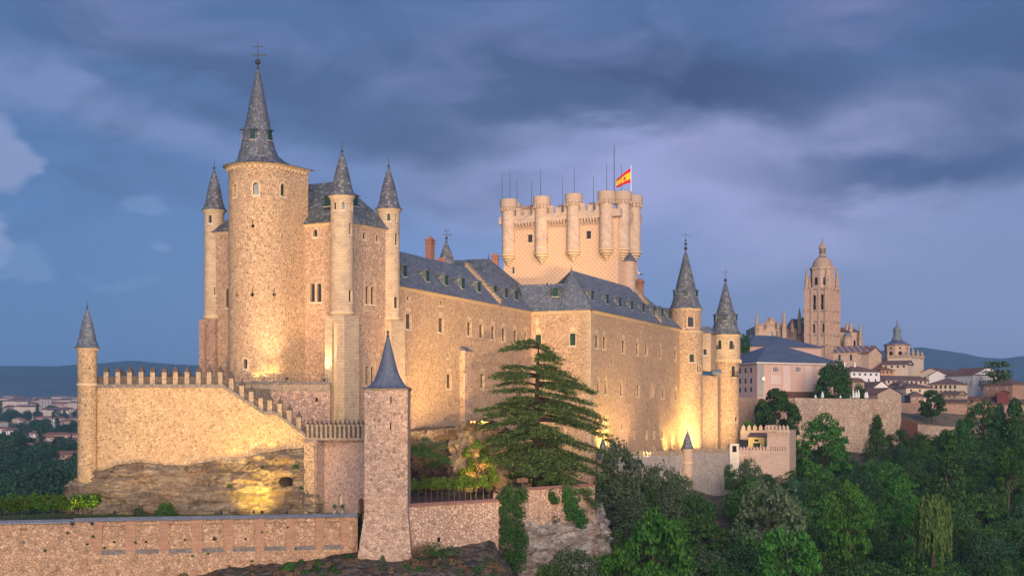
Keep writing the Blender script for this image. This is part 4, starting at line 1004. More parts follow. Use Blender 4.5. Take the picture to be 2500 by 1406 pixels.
round_corner('round corner tower with iron balconies, furthest right of the fortress', 1771, 332, 3.42, 818, 690, -8,
    [(1752, 831, 1761, 851, None, 'glass', False), (1781, 832, 1790, 852, None, 'glass', False), (1786, 894, 1796, 918, None, 'glass', 1, 'lo'), (1794, 1018, 1800, 1028, None, 'hole', False, 'lo')],
    [(-.2, .26), (1.1, .26), (-1.3, .26)], (3.2, .4, 1), 880, lower=3.15, corb=True)

def railing(parent, fn, u0, u1, z, out, h=.95):
    mb = MB()
    for a, b, c, d in ((u0, u1, z, z+.06), (u0, u1, z+h, z+h+.06)):
        lo = [fn(a, c, -out), fn(b, c, -out), fn(b, c, -out+.05), fn(a, c, -out+.05)]; mb.hexa(lo, [(x, y, d) for x, y, _ in lo])
    lo = [fn(u0, z-.1, -out-.02), fn(u1, z-.1, -out-.02), fn(u1, z-.1, .0), fn(u0, z-.1, .0)]; mb.hexa(lo, [(x, y, z-.003) for x, y, _ in lo])
    n = 10
    for k in range(n+1):
        u = u0+(u1-u0-.04)*k/n; lo = [fn(u, z, -out), fn(u+.035, z, -out), fn(u+.035, z, -out+.04), fn(u, z, -out+.04)]; mb.hexa(lo, [(x, y, z+h) for x, y, _ in lo])
    for u in (u0, u1-.04):
        lo = [fn(u, z+h*.9, -out), fn(u+.04, z+h*.9, -out), fn(u+.04, z+h*.9, 0), fn(u, z+h*.9, 0)]; mb.hexa(lo, [(x, y, z+h) for x, y, _ in lo])
    return part('balcony', mb, M['metal'], parent)
_h = [o for o in bpy.data.objects if o.name.startswith('corner_tower') and not o.name.startswith('corner_turret')][-1]
_c = xy(1771, 332); _p = circle_path(_c[0], _c[1], 3.15, 40); _u = _p.inv(1791); railing(_h, _p, _u-1.0, _u+1.0, zz(918, 329), .7, 1.1)
_p = circle_path(_c[0], _c[1], 3.42, 40)
for x in (1756.5, 1785.5): _u = _p.inv(x); railing(_h, _p, _u-.55, _u+.55, zz(851, 329), .35, .8)

def build_link():
    th = thing('link_building', (at(1722, 1000, 323)), 'narrow stone house squeezed between the two round corner towers', 'building')
    a = Vector(xy(1702, 320)); b = Vector(xy(1735.5, 322.5)); back = Vector((.3, 1)).normalized()*7
    fn = Path([a+back, a, b, b+back]); h = fn.hole(1717, 852, 1726, 866); mb = MB(); z0, z1 = zz(905, 321), zz(812, 321); wall(mb, fn, 0, fn.L, z0, z1, [h]); part('wall', mb, M['ashlar2'], th)
    mb = MB(); mb.face([(p.x, p.y, z0) for p in (a+back, b+back, b, a)]); part('soffit', mb, M['trim'], th)
    window(th, fn, h, 'glass', .2, .35); mb = MB(); e = .4
    q = [(a.x-e, a.y-e), (b.x+e, b.y-e), (b.x+back.x+e, b.y+7), (a.x+back.x-e, a.y+7)]; mb.hexa([(x, y, z1) for x, y in q], [((x*.35+(a.x+b.x+back.x)/2*.65), (y*.35+(a.y+3.5)*.65), z1+1.5) for x, y in q]); part('roof', mb, M['slate'], th)
    a2 = Vector(xy(1708, 321.5)); b2 = Vector(xy(1752, 325)); fn2 = Path([a2+back, a2, b2, b2+back]); mb = MB(); z1 = zz(916, 323); wall(mb, fn2, 0, fn2.L, -10, z1); mb.face([(p.x, p.y, z1) for p in (a2, b2, b2+back, a2+back)]); part('lower_wall', mb, M['wing'], th)
    mb = MB(); lo = [fn2(fn2.c[1]+.0, z1+.0, -.25), fn2(fn2.c[2], z1, -.25), fn2(fn2.c[2], z1, .3), fn2(fn2.c[1], z1, .3)]; mb.hexa([(x, y, z1-.4) for x, y, z in lo], lo); part('string_course', mb, M['merlon'], th)
    # curved lead roof of a small lean-to
    c = at(1747, 914, 323.5); mb = MB(); n = 8
    for i in range(n):
        p, q = pi/2*i/n, pi/2*(i+1)/n
        mb.face([(c.x-1, c.y-2+2-2*cos(p)-.0, c.z+1.1*sin(p)), (c.x+1.1, c.y-2*cos(p), c.z+1.1*sin(p)), (c.x+1.1, c.y-2*cos(q), c.z+1.1*sin(q)), (c.x-1, c.y-2*cos(q), c.z+1.1*sin(q))])
    part('lean_to_roof', mb, M['lead'], th)
build_link()

# ---------------------------------------------------------------- terrace, outer works
def solid(mb, path, u0, u1, z0, z1, t, d0=0.):
    """straight slab on a path, thickness t inward"""
    lo = [path(u0, z0, d0), path(u1, z0, d0), path(u1, z0, d0+t), path(u0, z0, d0+t)]
    z1a, z1b = z1 if isinstance(z1, tuple) else (z1, z1)
    hi = [(lo[0][0], lo[0][1], z1a), (lo[1][0], lo[1][1], z1b), (lo[2][0], lo[2][1], z1b), (lo[3][0], lo[3][1], z1a)]
    mb.hexa(lo, hi)
def merlon(th, path, u, z0, h, w, t, d0=0., cap=.45, mat='merlon', capmat='merlontop', point=False, ball=True):
    mb = MB()
    lo = [path(u-w/2, z0, d0), path(u+w/2, z0, d0), path(u+w/2, z0, d0+t), path(u-w/2, z0, d0+t)]; hi = [(x, y, z0+h) for x, y, z in lo]
    mb.hexa(lo, hi)
    cx = sum(p[0] for p in lo)/4; cy = sum(p[1] for p in lo)/4
    if point:
        for i in range(4): mb.face([hi[i], hi[(i+1) % 4], (cx, cy, z0+h+cap)])
        return part('merlon', mb, M[mat], th)
    o = part('merlon', mb, M[mat], th)
    if cap:
        mb = MB(); e = [(cx+(x-cx)*1.34, cy+(y-cy)*1.34, z0+h+.003) for x, y, z in hi]; mb.face(list(reversed(e)))
        for i in range(4): mb.face([e[i], e[(i+1) % 4], (cx, cy, z0+h+cap)])
        if ball: mb.ball((cx, cy, z0+h+cap+.04), .11, 6)
        part('cap', mb, M[capmat], o)
    return o

def cone_turret(label, px, Y, r, y_eave, y_tip, zb, mat, wins=(), band=None, over=.38, fin=(1.1, .2), name='watch_turret'):
    cx, cy = xy(px, Y); ze, zt = zz(y_eave, Y), zz(y_tip, Y); th = thing(name, (cx, cy, zb), label, 'turret'); fn = circle_path(cx, cy, r, 28)
    hs = [fn.hole(*w, arch=None) for w in wins]; mb = MB(); wall(mb, fn, 0, fn.L, zb, ze, hs, .3); part('wall', mb, M[mat], th)
    for h in hs: mb = MB(); mb.face([fn(a, b, .29) for a, b in outline(h)]); part('arrow_slit', mb, M['hole'], th)
    mb = MB(); mb.lathe(cx, cy, [(r-.02, ze-.35), (r+.12, ze-.25), (r+.2, ze-.1), (r+over-.06, ze-.02), (r+over-.06, ze+.02), (0, ze+.02)], 28); part('cornice', mb, M['trim'], th)
    if band: z = zz(band, Y); mb = MB(); mb.lathe(cx, cy, [(r-.02, z-.25), (r+.12, z-.2), (r+.12, z+.12), (r-.02, z+.16)], 28); part('string_course', mb, M['trim'], th)
    mb = MB(); spire(mb, cx, cy, r+over, ze+.05, zt); rf = part('roof', mb, M['slate'], th, smooth=True); finial(rf, cx, cy, zt-.1, fin[0], fin[1], False)
    return th
cone_turret('small round turret with slate cone at the far left corner of the terrace wall', 213, 185.6, 1.24, 850, 755, -9, 'terrace', [(218, 894, 221, 902)], 938, .4, (1.1, .15))

def build_terrace():
    th = thing('terrace_wall', (-40, 186, -9), 'tall floodlit terrace wall with capped pillars, its top stepping down to the right', 'wall')
    a = Vector(xy(213, 186)); b = Vector(xy(748, 186)); fn = Path([a, b]); X = lambda px: fn.inv(px)
    top = [(222, 946), (545, 946), (645, 1012), (672, 1012), (747, 1066)]
    mb = MB()
    for (x0, y0), (x1, y1) in zip(top, top[1:]):
        n = max(1, int((x1-x0)/60))
        for k in range(n):
            p, q = x0+(x1-x0)*k/n, x0+(x1-x0)*(k+1)/n; yp, yq = y0+(y1-y0)*k/n, y0+(y1-y0)*(k+1)/n
            mb.face([fn(X(p), -9), fn(X(q), -9), fn(X(q), zz(yq, 186)), fn(X(p), zz(yp, 186))])
            mb.face([fn(X(p), zz(yp, 186)), fn(X(q), zz(yq, 186)), fn(X(q), zz(yq, 186), 1.2), fn(X(p), zz(yp, 186), 1.2)])
            mb.face([fn(X(q), -9, 1.2), fn(X(p), -9, 1.2), fn(X(p), zz(yp, 186), 1.2), fn(X(q), zz(yq, 186), 1.2)])
    mb.face([fn(fn.L, -9), fn(fn.L, -9, 1.2), fn(fn.L, zz(1066, 186), 1.2), fn(fn.L, zz(1066, 186))]); part('wall', mb, M['terrace'], th)
    mb = MB()
    for (x0, y0), (x1, y1) in zip(top, top[1:]):
        h = .42; u0, u1 = X(x0), X(x1); z0, z1 = zz(y0, 186)+.004, zz(y1, 186)+.004
        P_ = lambda u, z, d: fn(u, z, d)
        lo = [P_(u0, z0, -.14), P_(u1, z1, -.14), P_(u1, z1, 1.25), P_(u0, z0, 1.25)]; hi = [(p[0], p[1], p[2]+h) for p in lo]; mb.hexa(lo, hi)
    part('coping', mb, M['coping'], th)
    mb = MB()   # low parapet between the pillars
    for (x0, y0), (x1, y1) in zip(top, top[1:]):
        u0, u1 = X(x0), X(x1); z0, z1 = zz(y0, 186)+.42, zz(y1, 186)+.42; sl = .85 if abs(z1-z0) > .5 else 1.0
        lo = [fn(u0, z0, .15), fn(u1, z1, .15), fn(u1, z1, .5), fn(u0, z0, .5)]; hi = [(p[0], p[1], p[2]+sl) for p in lo]; mb.hexa(lo, hi)
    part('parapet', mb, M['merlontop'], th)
    def ztop(px):
        for (x0, y0), (x1, y1) in zip(top, top[1:]):
            if x0 <= px <= x1: return zz(y0+(y1-y0)*(px-x0)/(x1-x0), 186)+.42
    for x in (258.4, 287.5, 315.7, 344, 372, 400.5, 428, 456, 484, 510, 537.6): merlon(th, fn, X(x), ztop(x)-.0, 1.6, .6, .6, .04, .8)
    for x in (564.5, 590, 613, 636.5, 658.5, 683, 706, 729): merlon(th, fn, X(x), ztop(x)-.35, 1.8, .6, .6, .04, .7)
    # terrace floor behind
    mb = MB(); zf = zz(946, 186)+.1; q = [fn(.3, zf, 1.2), fn(X(560), zf, 1.2), (X(560)+a.x+6, 206, zf), (a.x+.5, 199, zf)]; mb.hexa([(x, y, -6) for x, y, z in q], q)
    part('terrace_floor', mb, M['merlon'], th)
    # rear parapet of the terrace
    th2 = thing('rear_parapet', (a.x+2, 199, zf), 'low rear parapet seen between the capped pillars of the terrace wall', 'wall')
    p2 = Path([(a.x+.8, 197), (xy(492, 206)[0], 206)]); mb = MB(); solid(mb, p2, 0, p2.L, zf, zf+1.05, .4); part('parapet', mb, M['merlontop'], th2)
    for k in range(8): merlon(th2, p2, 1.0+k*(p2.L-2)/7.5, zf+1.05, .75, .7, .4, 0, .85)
build_terrace()

def build_inner_wall():
    th = thing('retaining_wall', (xy(690, 199)[0], 199, -3), 'rubble retaining wall with dark coping in front of the round tower, above the stair', 'wall')
    fn = Path([xy(556, 196.5), xy(806, 199.5)]); zt = zz(932, 198); mb = MB(); h = fn.hole(770, 971, 776, 981, None, dep=.5)
    wall(mb, fn, 0, fn.L, -3, zt-1.3, [h]); mb.face([fn(0, zt-1.3, 8), fn(0, -3, 8), fn(0, -3), fn(0, zt-1.3)]); mb.face([fn(fn.L, -3), fn(fn.L, -3, 4), fn(fn.L, zt-1.3, 4), fn(fn.L, zt-1.3)]); part('wall', mb, M['redwall2'], th)
    mb = MB(); solid(mb, fn, 0, fn.L, zt-1.3, zt-.28, 6, -.03); part('upper_band', mb, M['merlon'], th)
    mb = MB(); solid(mb, fn, -.1, fn.L+.1, zt-.28+.002, zt, 6, -.15); part('coping', mb, M['coping'], th)
    mb = MB(); mb.face([fn(a, b, .49) for a, b in outline(h)]); part('drain', mb, M['hole'], th)
    mb = MB(); 
    for z in (.5, 1.0): solid(mb, fn, 2, fn.L-.3, zt+z, zt+z+.04, .04, .3)
    for k in range(15): u = 2+k*(fn.L-2.4)/14; solid(mb, fn, u, u+.05, zt, zt+1.04, .05, .296)
    part('railing', mb, M['metal'], th)
M['redwall2'] = rubble('pinkish_rubble', rgb(.44, .27, .20), rgb(.56, .38, .29), rgb(.48, .33, .25), 2.70, .06, .2, 2.5, .3, rgb(.2, .12, .1))
build_inner_wall()

def build_lower_court():
    th = thing('courtyard_wall', (xy(815, 185)[0], 185, -13), 'pinkish wall under a dark parapet, between the terrace stair and the square spired tower', 'wall')
    fn = Path([xy(744, 185.2), xy(772, 184.5), xy(792, 187), xy(900, 184.5)])
    zt = zz(1074, 185); hs = [fn.hole(826, 1207, 838, 1238, 'round', dep=.35), fn.hole(874, 1215, 888, 1256, 'point', dep=.6)]
    mb = MB(); wall(mb, fn, 0, fn.L, -13, zt, hs, .4); part('wall', mb, M['redwall3'], th)
    for h, m, nm in ((hs[0], 'trim', 'niche'), (hs[1], 'wood', 'door')): mb = MB(); mb.face([fn(a, b, h['dep']-.01) for a, b in outline(h)]); part(nm, mb, M[m], th)
    mb = MB(); lf = Path([xy(744, 185), xy(900, 184)]); solid(mb, lf, 0, lf.L, zt+.002, zt+.3, 2.6, -.1); part('cornice', mb, M['merlon'], th)
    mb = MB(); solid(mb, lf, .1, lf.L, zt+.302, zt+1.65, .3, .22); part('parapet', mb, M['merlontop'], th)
    for k in range(13): merlon(th, lf, lf.inv(751+k*11.2), zt+.3, 1.75, .3, .5, .0, .42)
    mb = MB(); solid(mb, lf, .05, lf.L, zt+1.652, zt+1.78, .5, .05); part('handrail', mb, M['merlontop'], th)
    # battered quoin at the left end
    mb = MB(); q = Path([xy(742, 184.4), xy(768, 184.2)]); solid(mb, q, 0, q.L, -13, zt-.3, 1.2); part('buttress', mb, M['terrace'], th)
    # shrine figure and two urns
    c = fn(fn.inv(832), 0, .15); z = zz(1238, 186); s = MB(); s.lathe(c[0], c[1], [(.2, z), (.22, z+.1), (.15, z+.6), (.19, z+.95), (.1, z+1.12), (.12, z+1.25), (.06, z+1.38), (0, z+1.4)], 10)
    solo('statue', s, M['sill'], (c[0], c[1], z), 'small pale robed statue in the arched niche of the pinkish wall', 'statue', smooth=True)
    for x, l in ((817, 'planted urn on a pedestal below the statue niche, the left of two'), (836, 'planted urn on a pedestal below the statue niche, the right of two')):
        p = at(x, 1256, 182.5); t = thing('planter', p, l, 'planter', 'planted urns below the niche'); mb = MB(); mb.box(p.x-.22, p.y-.22, p.z, p.x+.22, p.y+.22, p.z+.62); mb.box(p.x-.28, p.y-.28, p.z+.62, p.x+.28, p.y+.28, p.z+.7); part('pedestal', mb, M['merlon'], t)
        mb = MB(); mb.lathe(p.x, p.y, [(0, p.z+.7), (.1, p.z+.7), (.08, p.z+.78), (.24, p.z+.9), (.28, p.z+1.0), (0, p.z+1.0)], 12); part('urn', mb, M['coping'], t)
        LATE.append((t, p.x, p.y, p.z+1.08))
M['redwall3'] = rubble('pink_rubble', rgb(.50, .34, .27), rgb(.60, .43, .35), rgb(.62, .46, .38), 3.96, .07, .3, 3.5, .25, rgb(.3, .17, .13))
LATE = []
build_lower_court()

def build_square_tower():
    Y = 172.; x0, x1 = xy(890, Y)[0], xy(995, Y)[0]; w = x1-x0; zt = zz(950, Y); zb = -18; zk = zz(1250, Y)
    th = thing('square_tower', ((x0+x1)/2, Y+w/2, zb), 'square rubble tower with a blue slate spire standing forward of the palace, battered foot', 'tower')
    fn = Path([(x0, Y+w), (x0, Y), (x1, Y), (x1, Y+w), (x0, Y+w)])
    hs = [fn.hole(953, 967, 956, 984, dep=.4), fn.hole(952, 1030, 955, 1049, dep=.4)]
    mb = MB(); wall(mb, fn, 0, fn.L, zk, zt, hs, .4)
    q0 = [(x0, Y), (x1, Y), (x1, Y+w), (x0, Y+w)]; q1 = [(x0-1.0, Y-1.2), (x1+.7, Y-1.2), (x1+.7, Y+w), (x0-1.0, Y+w)]
    for i in range(4): j = (i+1) % 4; mb.face([(*q1[i], zb), (*q1[j], zb), (*q0[j], zk), (*q0[i], zk)])
    part('wall', mb, M['square'], th)
    for h in hs: mb = MB(); mb.face([fn(a, b, .39) for a, b in outline(h)]); part('arrow_slit', mb, M['hole'], th)
    mb = MB(); cornice(mb, fn, 0, fn.L, zt+.12, .3, .18); part('cornice', mb, M['merlon'], th)
    cx, cy = (x0+x1)/2, Y+w/2; H = zz(818, Y+w/2)-zt; hw = w/2+.32; n = 32
    prof = [(1, 0), (.86, .025), (.74, .06), (.62, .12), (.50, .21), (.40, .32), (.30, .48), (.17, .72), (.05, .95), (0, 1)]
    def S(i, k, f):
        a = 2*pi*(i+.5)/n; c, s_ = cos(a), sin(a); m = max(abs(c), abs(s_)); sq = (c/m, s_/m); t = min(1, f*4)
        oc = cos(((a+pi/8) % (pi/4))-pi/8); ci = (c*1.05, s_*1.05); p = (sq[0]*(1-t)+ci[0]*t, sq[1]*(1-t)+ci[1]*t)
        return (cx+hw*k*p[0], cy+hw*k*p[1], zt+.14+H*f)
    mb = MB()
    for (k0, f0), (k1, f1) in zip(prof, prof[1:]):
        for i in range(n):
            a, b, c, d = S(i, k0, f0), S(i+1, k0, f0), S(i+1, k1, f1), S(i, k1, f1); u = i*w*4/n; U = [(u, f0*H), (u+w*4/n, f0*H), (u+w*4/n, f1*H), (u, f1*H)]
            mb.face([a, b, c, d] if k1 else [a, b, c], U if k1 else U[:3])
    rf = part('roof', mb, M['slatebl'], th, smooth=True); finial(rf, cx, cy, zt+H, .75, .17)
M['slatebl'] = slate('slate_blue', rgb(.08, .10, .15), rgb(.11, .13, .19), rgb(.2, .22, .28), .3)
build_square_tower()

def build_outer_wall():
    th = thing('outer_wall', (xy(440, 169)[0], 169, -19), 'reddish garden wall with slate coping and recessed panels between brick strips', 'wall')
    fn = Path([xy(-420, 159), xy(873, 175.2)]); zt = -11.55
    hs = []; bays = [(245, 305), (331, 387), (413, 467), (493, 546), (570, 622), (645, 698), (720, 770), (789, 838)]
    for a, b in bays:
        h = fn.hole(a, 1290, b, 1335, dep=.28); h['v0'] = -14.9; h['v1'] = -12.05; hs.append(h)
    hs.append(fn.hole(50, 1283, 68, 1310, dep=.3)); hs[-1]['v1'] = -12.2
    mb = MB(); wall(mb, fn, 0, fn.L, -20, zt, hs, .28)
    mb.face([fn(fn.L, -20, .9), fn(0, -20, .9), fn(0, zt, .9), fn(fn.L, zt, .9)]); part('wall', mb, M['outer'], th)
    for h in hs:
        mb = MB(); mb.face([fn(a, b, .27) for a, b in outline(h)]); part('recessed_panel', mb, M['outer'], th)
        mb = MB(); u0, u1 = h['u0']-.05, h['u1']+.05; lo = [fn(u0, h['v0']-.55, -.015), fn(u1, h['v0']-.55, -.015), fn(u1, h['v0']-.55, .01), fn(u0, h['v0']-.55, .01)]; hi = [fn(u0, h['v0']-.02, -.05), fn(u1, h['v0']-.02, -.05), fn(u1, h['v0']-.02, .01), fn(u0, h['v0']-.02, .01)]
        if h is not hs[-1]: mb.hexa(lo, hi); part('ledge', mb, M['coping'], th)
    for x in (318, 400, 480, 558, 634, 709, 780, 842, 238):
        u = fn.inv(x); w = .5
        mb = MB(); lo = [fn(u-w, -15.2, -.04), fn(u+w, -15.2, -.04), fn(u+w, -15.2, .01), fn(u-w, -15.2, .01)]; mb.hexa(lo, [(p[0], p[1], zt-.05) for p in lo]); part('brick_strip', mb, M['brickpale'], th)
    for x, y in ((213, 1328), (279, 1323), (357, 1322), (452, 1318), (524, 1317), (600, 1316)):
        u = fn.inv(x); Y = fn(u, 0)[1]; z = zz(y, Y); mb = MB(); d = -.01 if not any(h['u0'] < u < h['u1'] for h in hs) else .262
        mb.face([fn(u-.14, z-.12, d), fn(u+.14, z-.12, d), fn(u+.14, z+.12, d), fn(u-.14, z+.12, d)]); part('drain_hole', mb, M['hole'], th)
    mb = MB()
    us = [0]+[fn.inv(x) for x in (180, 240, 305, 331, 387, 413, 467, 493, 546, 570, 622, 645, 698, 720, 770, 789, 838)]+[fn.L]
    for i, (a, b) in enumerate(zip(us, us[1:])):
        o = .34 if (i % 2 == 0) else .2; zc = zt-(.12 if i == 0 else 0)
        lo = [fn(a, zc+.003, -o), fn(b, zc+.003, -o), fn(b, zc+.003, 1.0), fn(a, zc+.003, 1.0)]; hi = [fn(a, zc+.12, -o), fn(b, zc+.12, -o), fn(b, zc+.42, .5), fn(a, zc+.42, .5)]
        mb.face(list(reversed(lo))); mb.face([lo[0], lo[1], hi[1], hi[0]]); mb.face(hi); mb.face([hi[3], hi[2], lo[2], lo[3]]); mb.face([lo[3], lo[0], hi[0], hi[3]]); mb.face([lo[1], lo[2], hi[2], hi[1]])
    part('coping', mb, M['slatecop'], th)
    # lintel stone and spout
    c = fn(fn.inv(55), zz(1328, 163), 0); mb = MB(); mb.obox((c[0], c[1]-.3, c[2]), (1, .05), .5, .6, .3, taper=.08); part('spout', mb, M['coping'], th)
    return fn
M['brickpale'] = ashlar('brick_strip', rgb(.42, .23, .14), rgb(.34, .18, .11), rgb(.3, .2, .14), .9, .5, .3)
OUTER = build_outer_wall()

def coped_wall(label, pts, zt, zb, t, mat, name='garden_wall', copmat='tile_red', hh=(), y_end=None):
    fn = Path(pts); c = fn(fn.L/2, zb); th = thing(name, c, label, 'wall'); mb = MB(); z0, z1 = zt if isinstance(zt, tuple) else (zt, zt)
    n = max(6, int(fn.L/2)); us = sorted(set([fn.L*k/n for k in range(n+1)]+list(fn.c)))
    Z = lambda u: z0+(z1-z0)*u/fn.L
    for a, b in zip(us, us[1:]):
        a_ = a+1e-6
        mb.face([fn(a_, zb), fn(b, zb), fn(b, Z(b)), fn(a_, Z(a))]); mb.face([fn(b, zb, t), fn(a_, zb, t), fn(a_, Z(a), t), fn(b, Z(b), t)])
        if not copmat: mb.face([fn(a_, Z(a)), fn(b, Z(b)), fn(b, Z(b), t), fn(a_, Z(a), t)])
    for u in (0, fn.L): e = [fn(u, zb), fn(u, zb, t), fn(u, Z(u), t), fn(u, Z(u))]; mb.face(e if u else list(reversed(e)))
    part('wall', mb, M[mat], th)
    if copmat:
        mb = MB()
        for a, b in zip(us, us[1:]):
            a_ = a+1e-6; o = .18
            lo = [(a_, -o), (b, -o), (b, t+o), (a_, t+o)]; A = [fn(u, Z(u)+.003, d) for u, d in lo]; B = [fn(a_, Z(a)+.1, -o), fn(b, Z(b)+.1, -o)]; Tt = [fn(b, Z(b)+.38, t/2), fn(a_, Z(a)+.38, t/2)]
            mb.face([A[0], A[1], B[1], B[0]]); mb.face([B[0], B[1], Tt[0], Tt[1]]); mb.face([Tt[1], Tt[0], A[2], A[3]]); mb.face(list(reversed(A)))
        part('coping', mb, M[copmat], th)
    return th, fn
M['tile_red'] = tiles('red_roof_tiles', rgb(.30, .14, .10), rgb(.40, .22, .17), .3)
M['tile_brown'] = tiles('brown_roof_tiles', rgb(.16, .10, .085), rgb(.24, .155, .13), .45)
M['tile_rust'] = tiles('rust_roof_tiles', rgb(.24, .11, .08), rgb(.30, .16, .12), .45)
M['outer2'] = rubble('outer_rubble_pale', rgb(.46, .30, .22), rgb(.58, .42, .31), rgb(.40, .26, .19), 2.34, .07, .2, 2.5, .4, rgb(.24, .15, .11))
th, fn = coped_wall('rubble garden wall with red tile coping, right of the square spired tower', [xy(990, 173.8), xy(1217, 182.)], (-10.3, -10.1), -18, .6, 'outer2')
u = fn.inv(1071); mb = MB(); z = zz(1318, 176); mb.face([fn(u-.22, z-.3, -.012), fn(u+.22, z-.3, -.012), fn(u+.22, z+.3, -.012), fn(u-.22, z+.3, -.012)]); part('drain_hole', mb, M['hole'], th)
coped_wall('pale rubble wall with red tile coping on top of the white cliff, below the cedar', [xy(1214, 183.2), xy(1292, 190), xy(1452, 200)], (-9.1, -8.9), -17, .6, 'outer2')
coped_wall('short wall end with red tile coping beside the ivy', [xy(1217, 182.), xy(1216.5, 186)], -9.9, -18, .5, 'outer2')

# curtain wall on the right
def build_curtain(label, p0, p1, y0, y1, zb, step, mat='curtain', w=.62, h=.55, cap=.5, point=True, thick=.7, name='curtain_wall', slots=0):
    fn = Path([xy(*p0), xy(*p1)]); z0, z1 = zz(y0, p0[1]), zz(y1, p1[1]); c = fn(fn.L/2, zb); th = thing(name, c, label, 'wall'); mb = MB()
    n = max(3, int(fn.L/3)); Z = lambda u: z0+(z1-z0)*u/fn.L
    for k in range(n):
        a, b = fn.L*k/n, fn.L*(k+1)/n; solid(mb, fn, a, b, zb, (Z(a), Z(b)), thick)
    part('wall', mb, M[mat], th)
    u = step/2
    while u < fn.L: merlon(th, fn, u, Z(u)-.02, h, w, thick*.8, .02, cap, 'bastion' if mat != 'curtain' else 'merlon', point=point); u += step
    return th, fn
build_curtain('grey stained curtain wall with pointed merlons, left of the slim coned turret', (1473, 263), (1678, 288), 1114, 1110, -16, 1.25)
build_curtain('grey curtain wall with pointed merlons between the slim coned turret and the gate bastion', (1678, 288), (1783, 302), 1106, 1104, -16, 1.05)
cone_turret('slim round turret with slate cone rising from the middle of the grey curtain wall', 1678.5, 287, 1.1, 1096, 1052, -16, 'bastion', (), 1128, .3, (.5, .12))
cone_turret('slim coned turret half hidden by the cedar, left end of the curtain wall', 1471.5, 262, 1.02, 1124, 1070, -16, 'bastion', (), None, .36, (.9, .15))
def build_gate():
    th, fn = build_curtain('low brick fronted wall with pointed merlons below the yellow hut', (1781, 303), (1880, 306), 1099, 1098, -16, .78, 'bastion', .5, .45, .4, name='bastion_wall')
    th, fn = build_curtain('crenellated wall with pointed merlons behind the yellow hut', (1808, 328), (1874, 327), 1050, 1050, -4, 1.3, 'bastion', .85, .75, .6, name='bastion_wall')
    # square bastion tower
    th = thing('bastion_tower', (*xy(1899, 309), -14), 'square brick faced bastion with pointed merlons, right of the yellow hut', 'tower')
    a, b = Vector(xy(1873, 308)), Vector(xy(1927.5, 310)); bk = Vector((.38, .92))*7; f = Path([a+bk+Vector((-.0, 0)), a, b, b+bk, a+bk]); hs = []
    for k in range(7): hs.append(f.hole(1880+k*6, 1090, 1881.8+k*6, 1100, dep=.3))
    zt = zz(1049, 309); mb = MB(); wall(mb, f, 0, f.L, -14, zt, hs, .3); mb.face([(p.x, p.y, zt) for p in (a, b, b+bk, a+bk)]); part('wall', mb, M['bastion'], th)
    for h in hs: mb = MB(); mb.face([f(p, q, .29) for p, q in outline(h)]); part('loophole', mb, M['wood'], th)
    for k in range(6): merlon(th, f, f.c[1]+.4+k*(f.c[2]-f.c[1]-.8)/5, zt-.01, .65, .55, .5, 0, .5, 'bastion', point=True)
    for k in range(5): merlon(th, f, f.c[1]-1.2-k*1.2, zt-.01, .65, .6, .5, 0, .5, 'bastion', point=True)
    mb = MB()
    for k in range(14): u = f.c[1]+.2+k*(f.c[2]-f.c[1]-.4)/13; lo = [f(u-.09, zt-1.5, -.03), f(u+.09, zt-1.5, -.03), f(u+.09, zt-1.5, .0), f(u-.09, zt-1.5, .0)]; hi = [f(u-.09, zt-.6, -.2), f(u+.09, zt-.6, -.2), f(u+.09, zt-.6, .0), f(u-.09, zt-.6, .0)]; mb.hexa(lo, hi)
    solid(mb, f, f.c[1], f.c[2], zt-.6, zt-.35, .2, -.2); part('corbel_table', mb, M['bastion'], th)
    # small door pier at the left
    th = thing('gate_pier', (*xy(1793, 301), -8), 'small pale stone pier with dark doorway where curtain wall and bastion meet', 'pier'); p = at(1793, 1105, 301.5); mb = MB(); mb.obox((p.x, p.y, -12), (1, .1), 2.0, 1.5, zz(1083, 301)+12); part('pier', mb, M['sill'], th)
    mb = MB(); mb.obox((p.x, p.y-.05, zz(1103, 301)), (1, .1), .9, .05, 1.3); part('doorway', mb, M['hole'], th)
    # yellow hut
    p0, p1 = Vector(xy(1827, 317)), Vector(xy(1866, 318)); bk = Vector((.3, .95))*5; f = Path([p0+bk, p0, p1, p1+bk]); z0, z1 = zz(1100, 317), zz(1067, 317)
    th = thing('guard_hut', (*xy(1846, 319), z0), 'small yellow hut with tiled roof and green door lit by a lamp inside the bastion', 'hut'); hs = [f.hole(1842, 1072, 1852, 1077, dep=.15), f.hole(1839, 1081, 1856, 1100, dep=.15)]
    mb = MB(); wall(mb, f, 0, f.L, z0, z1, hs, .15); part('wall', mb, M['yellow'], th)
    for h, m, nm in ((hs[0], 'hole', 'window'), (hs[1], 'green', 'door')): mb = MB(); mb.face([f(p, q, .14) for p, q in outline(h)]); part(nm, mb, M[m], th)
    mb = MB(); e = .3; q = [(p0.x-e, p0.y-e), (p1.x+e, p1.y-e), (p1.x+bk.x+e, p1.y+5), (p0.x+bk.x-e, p0.y+5)]; mb.hexa([(x, y, z1+.003) for x, y in q], [(q[0][0], q[0][1], z1+.12), (q[1][0], q[1][1], z1+.12), (q[2][0], q[2][1], z1+1.0), (q[3][0], q[3][1], z1+1.0)]); part('roof', mb, M['tile_brown'], th)
M['yellow'] = plain('yellow_plaster', rgb(.62, .46, .22), var=.12)
build_gate()
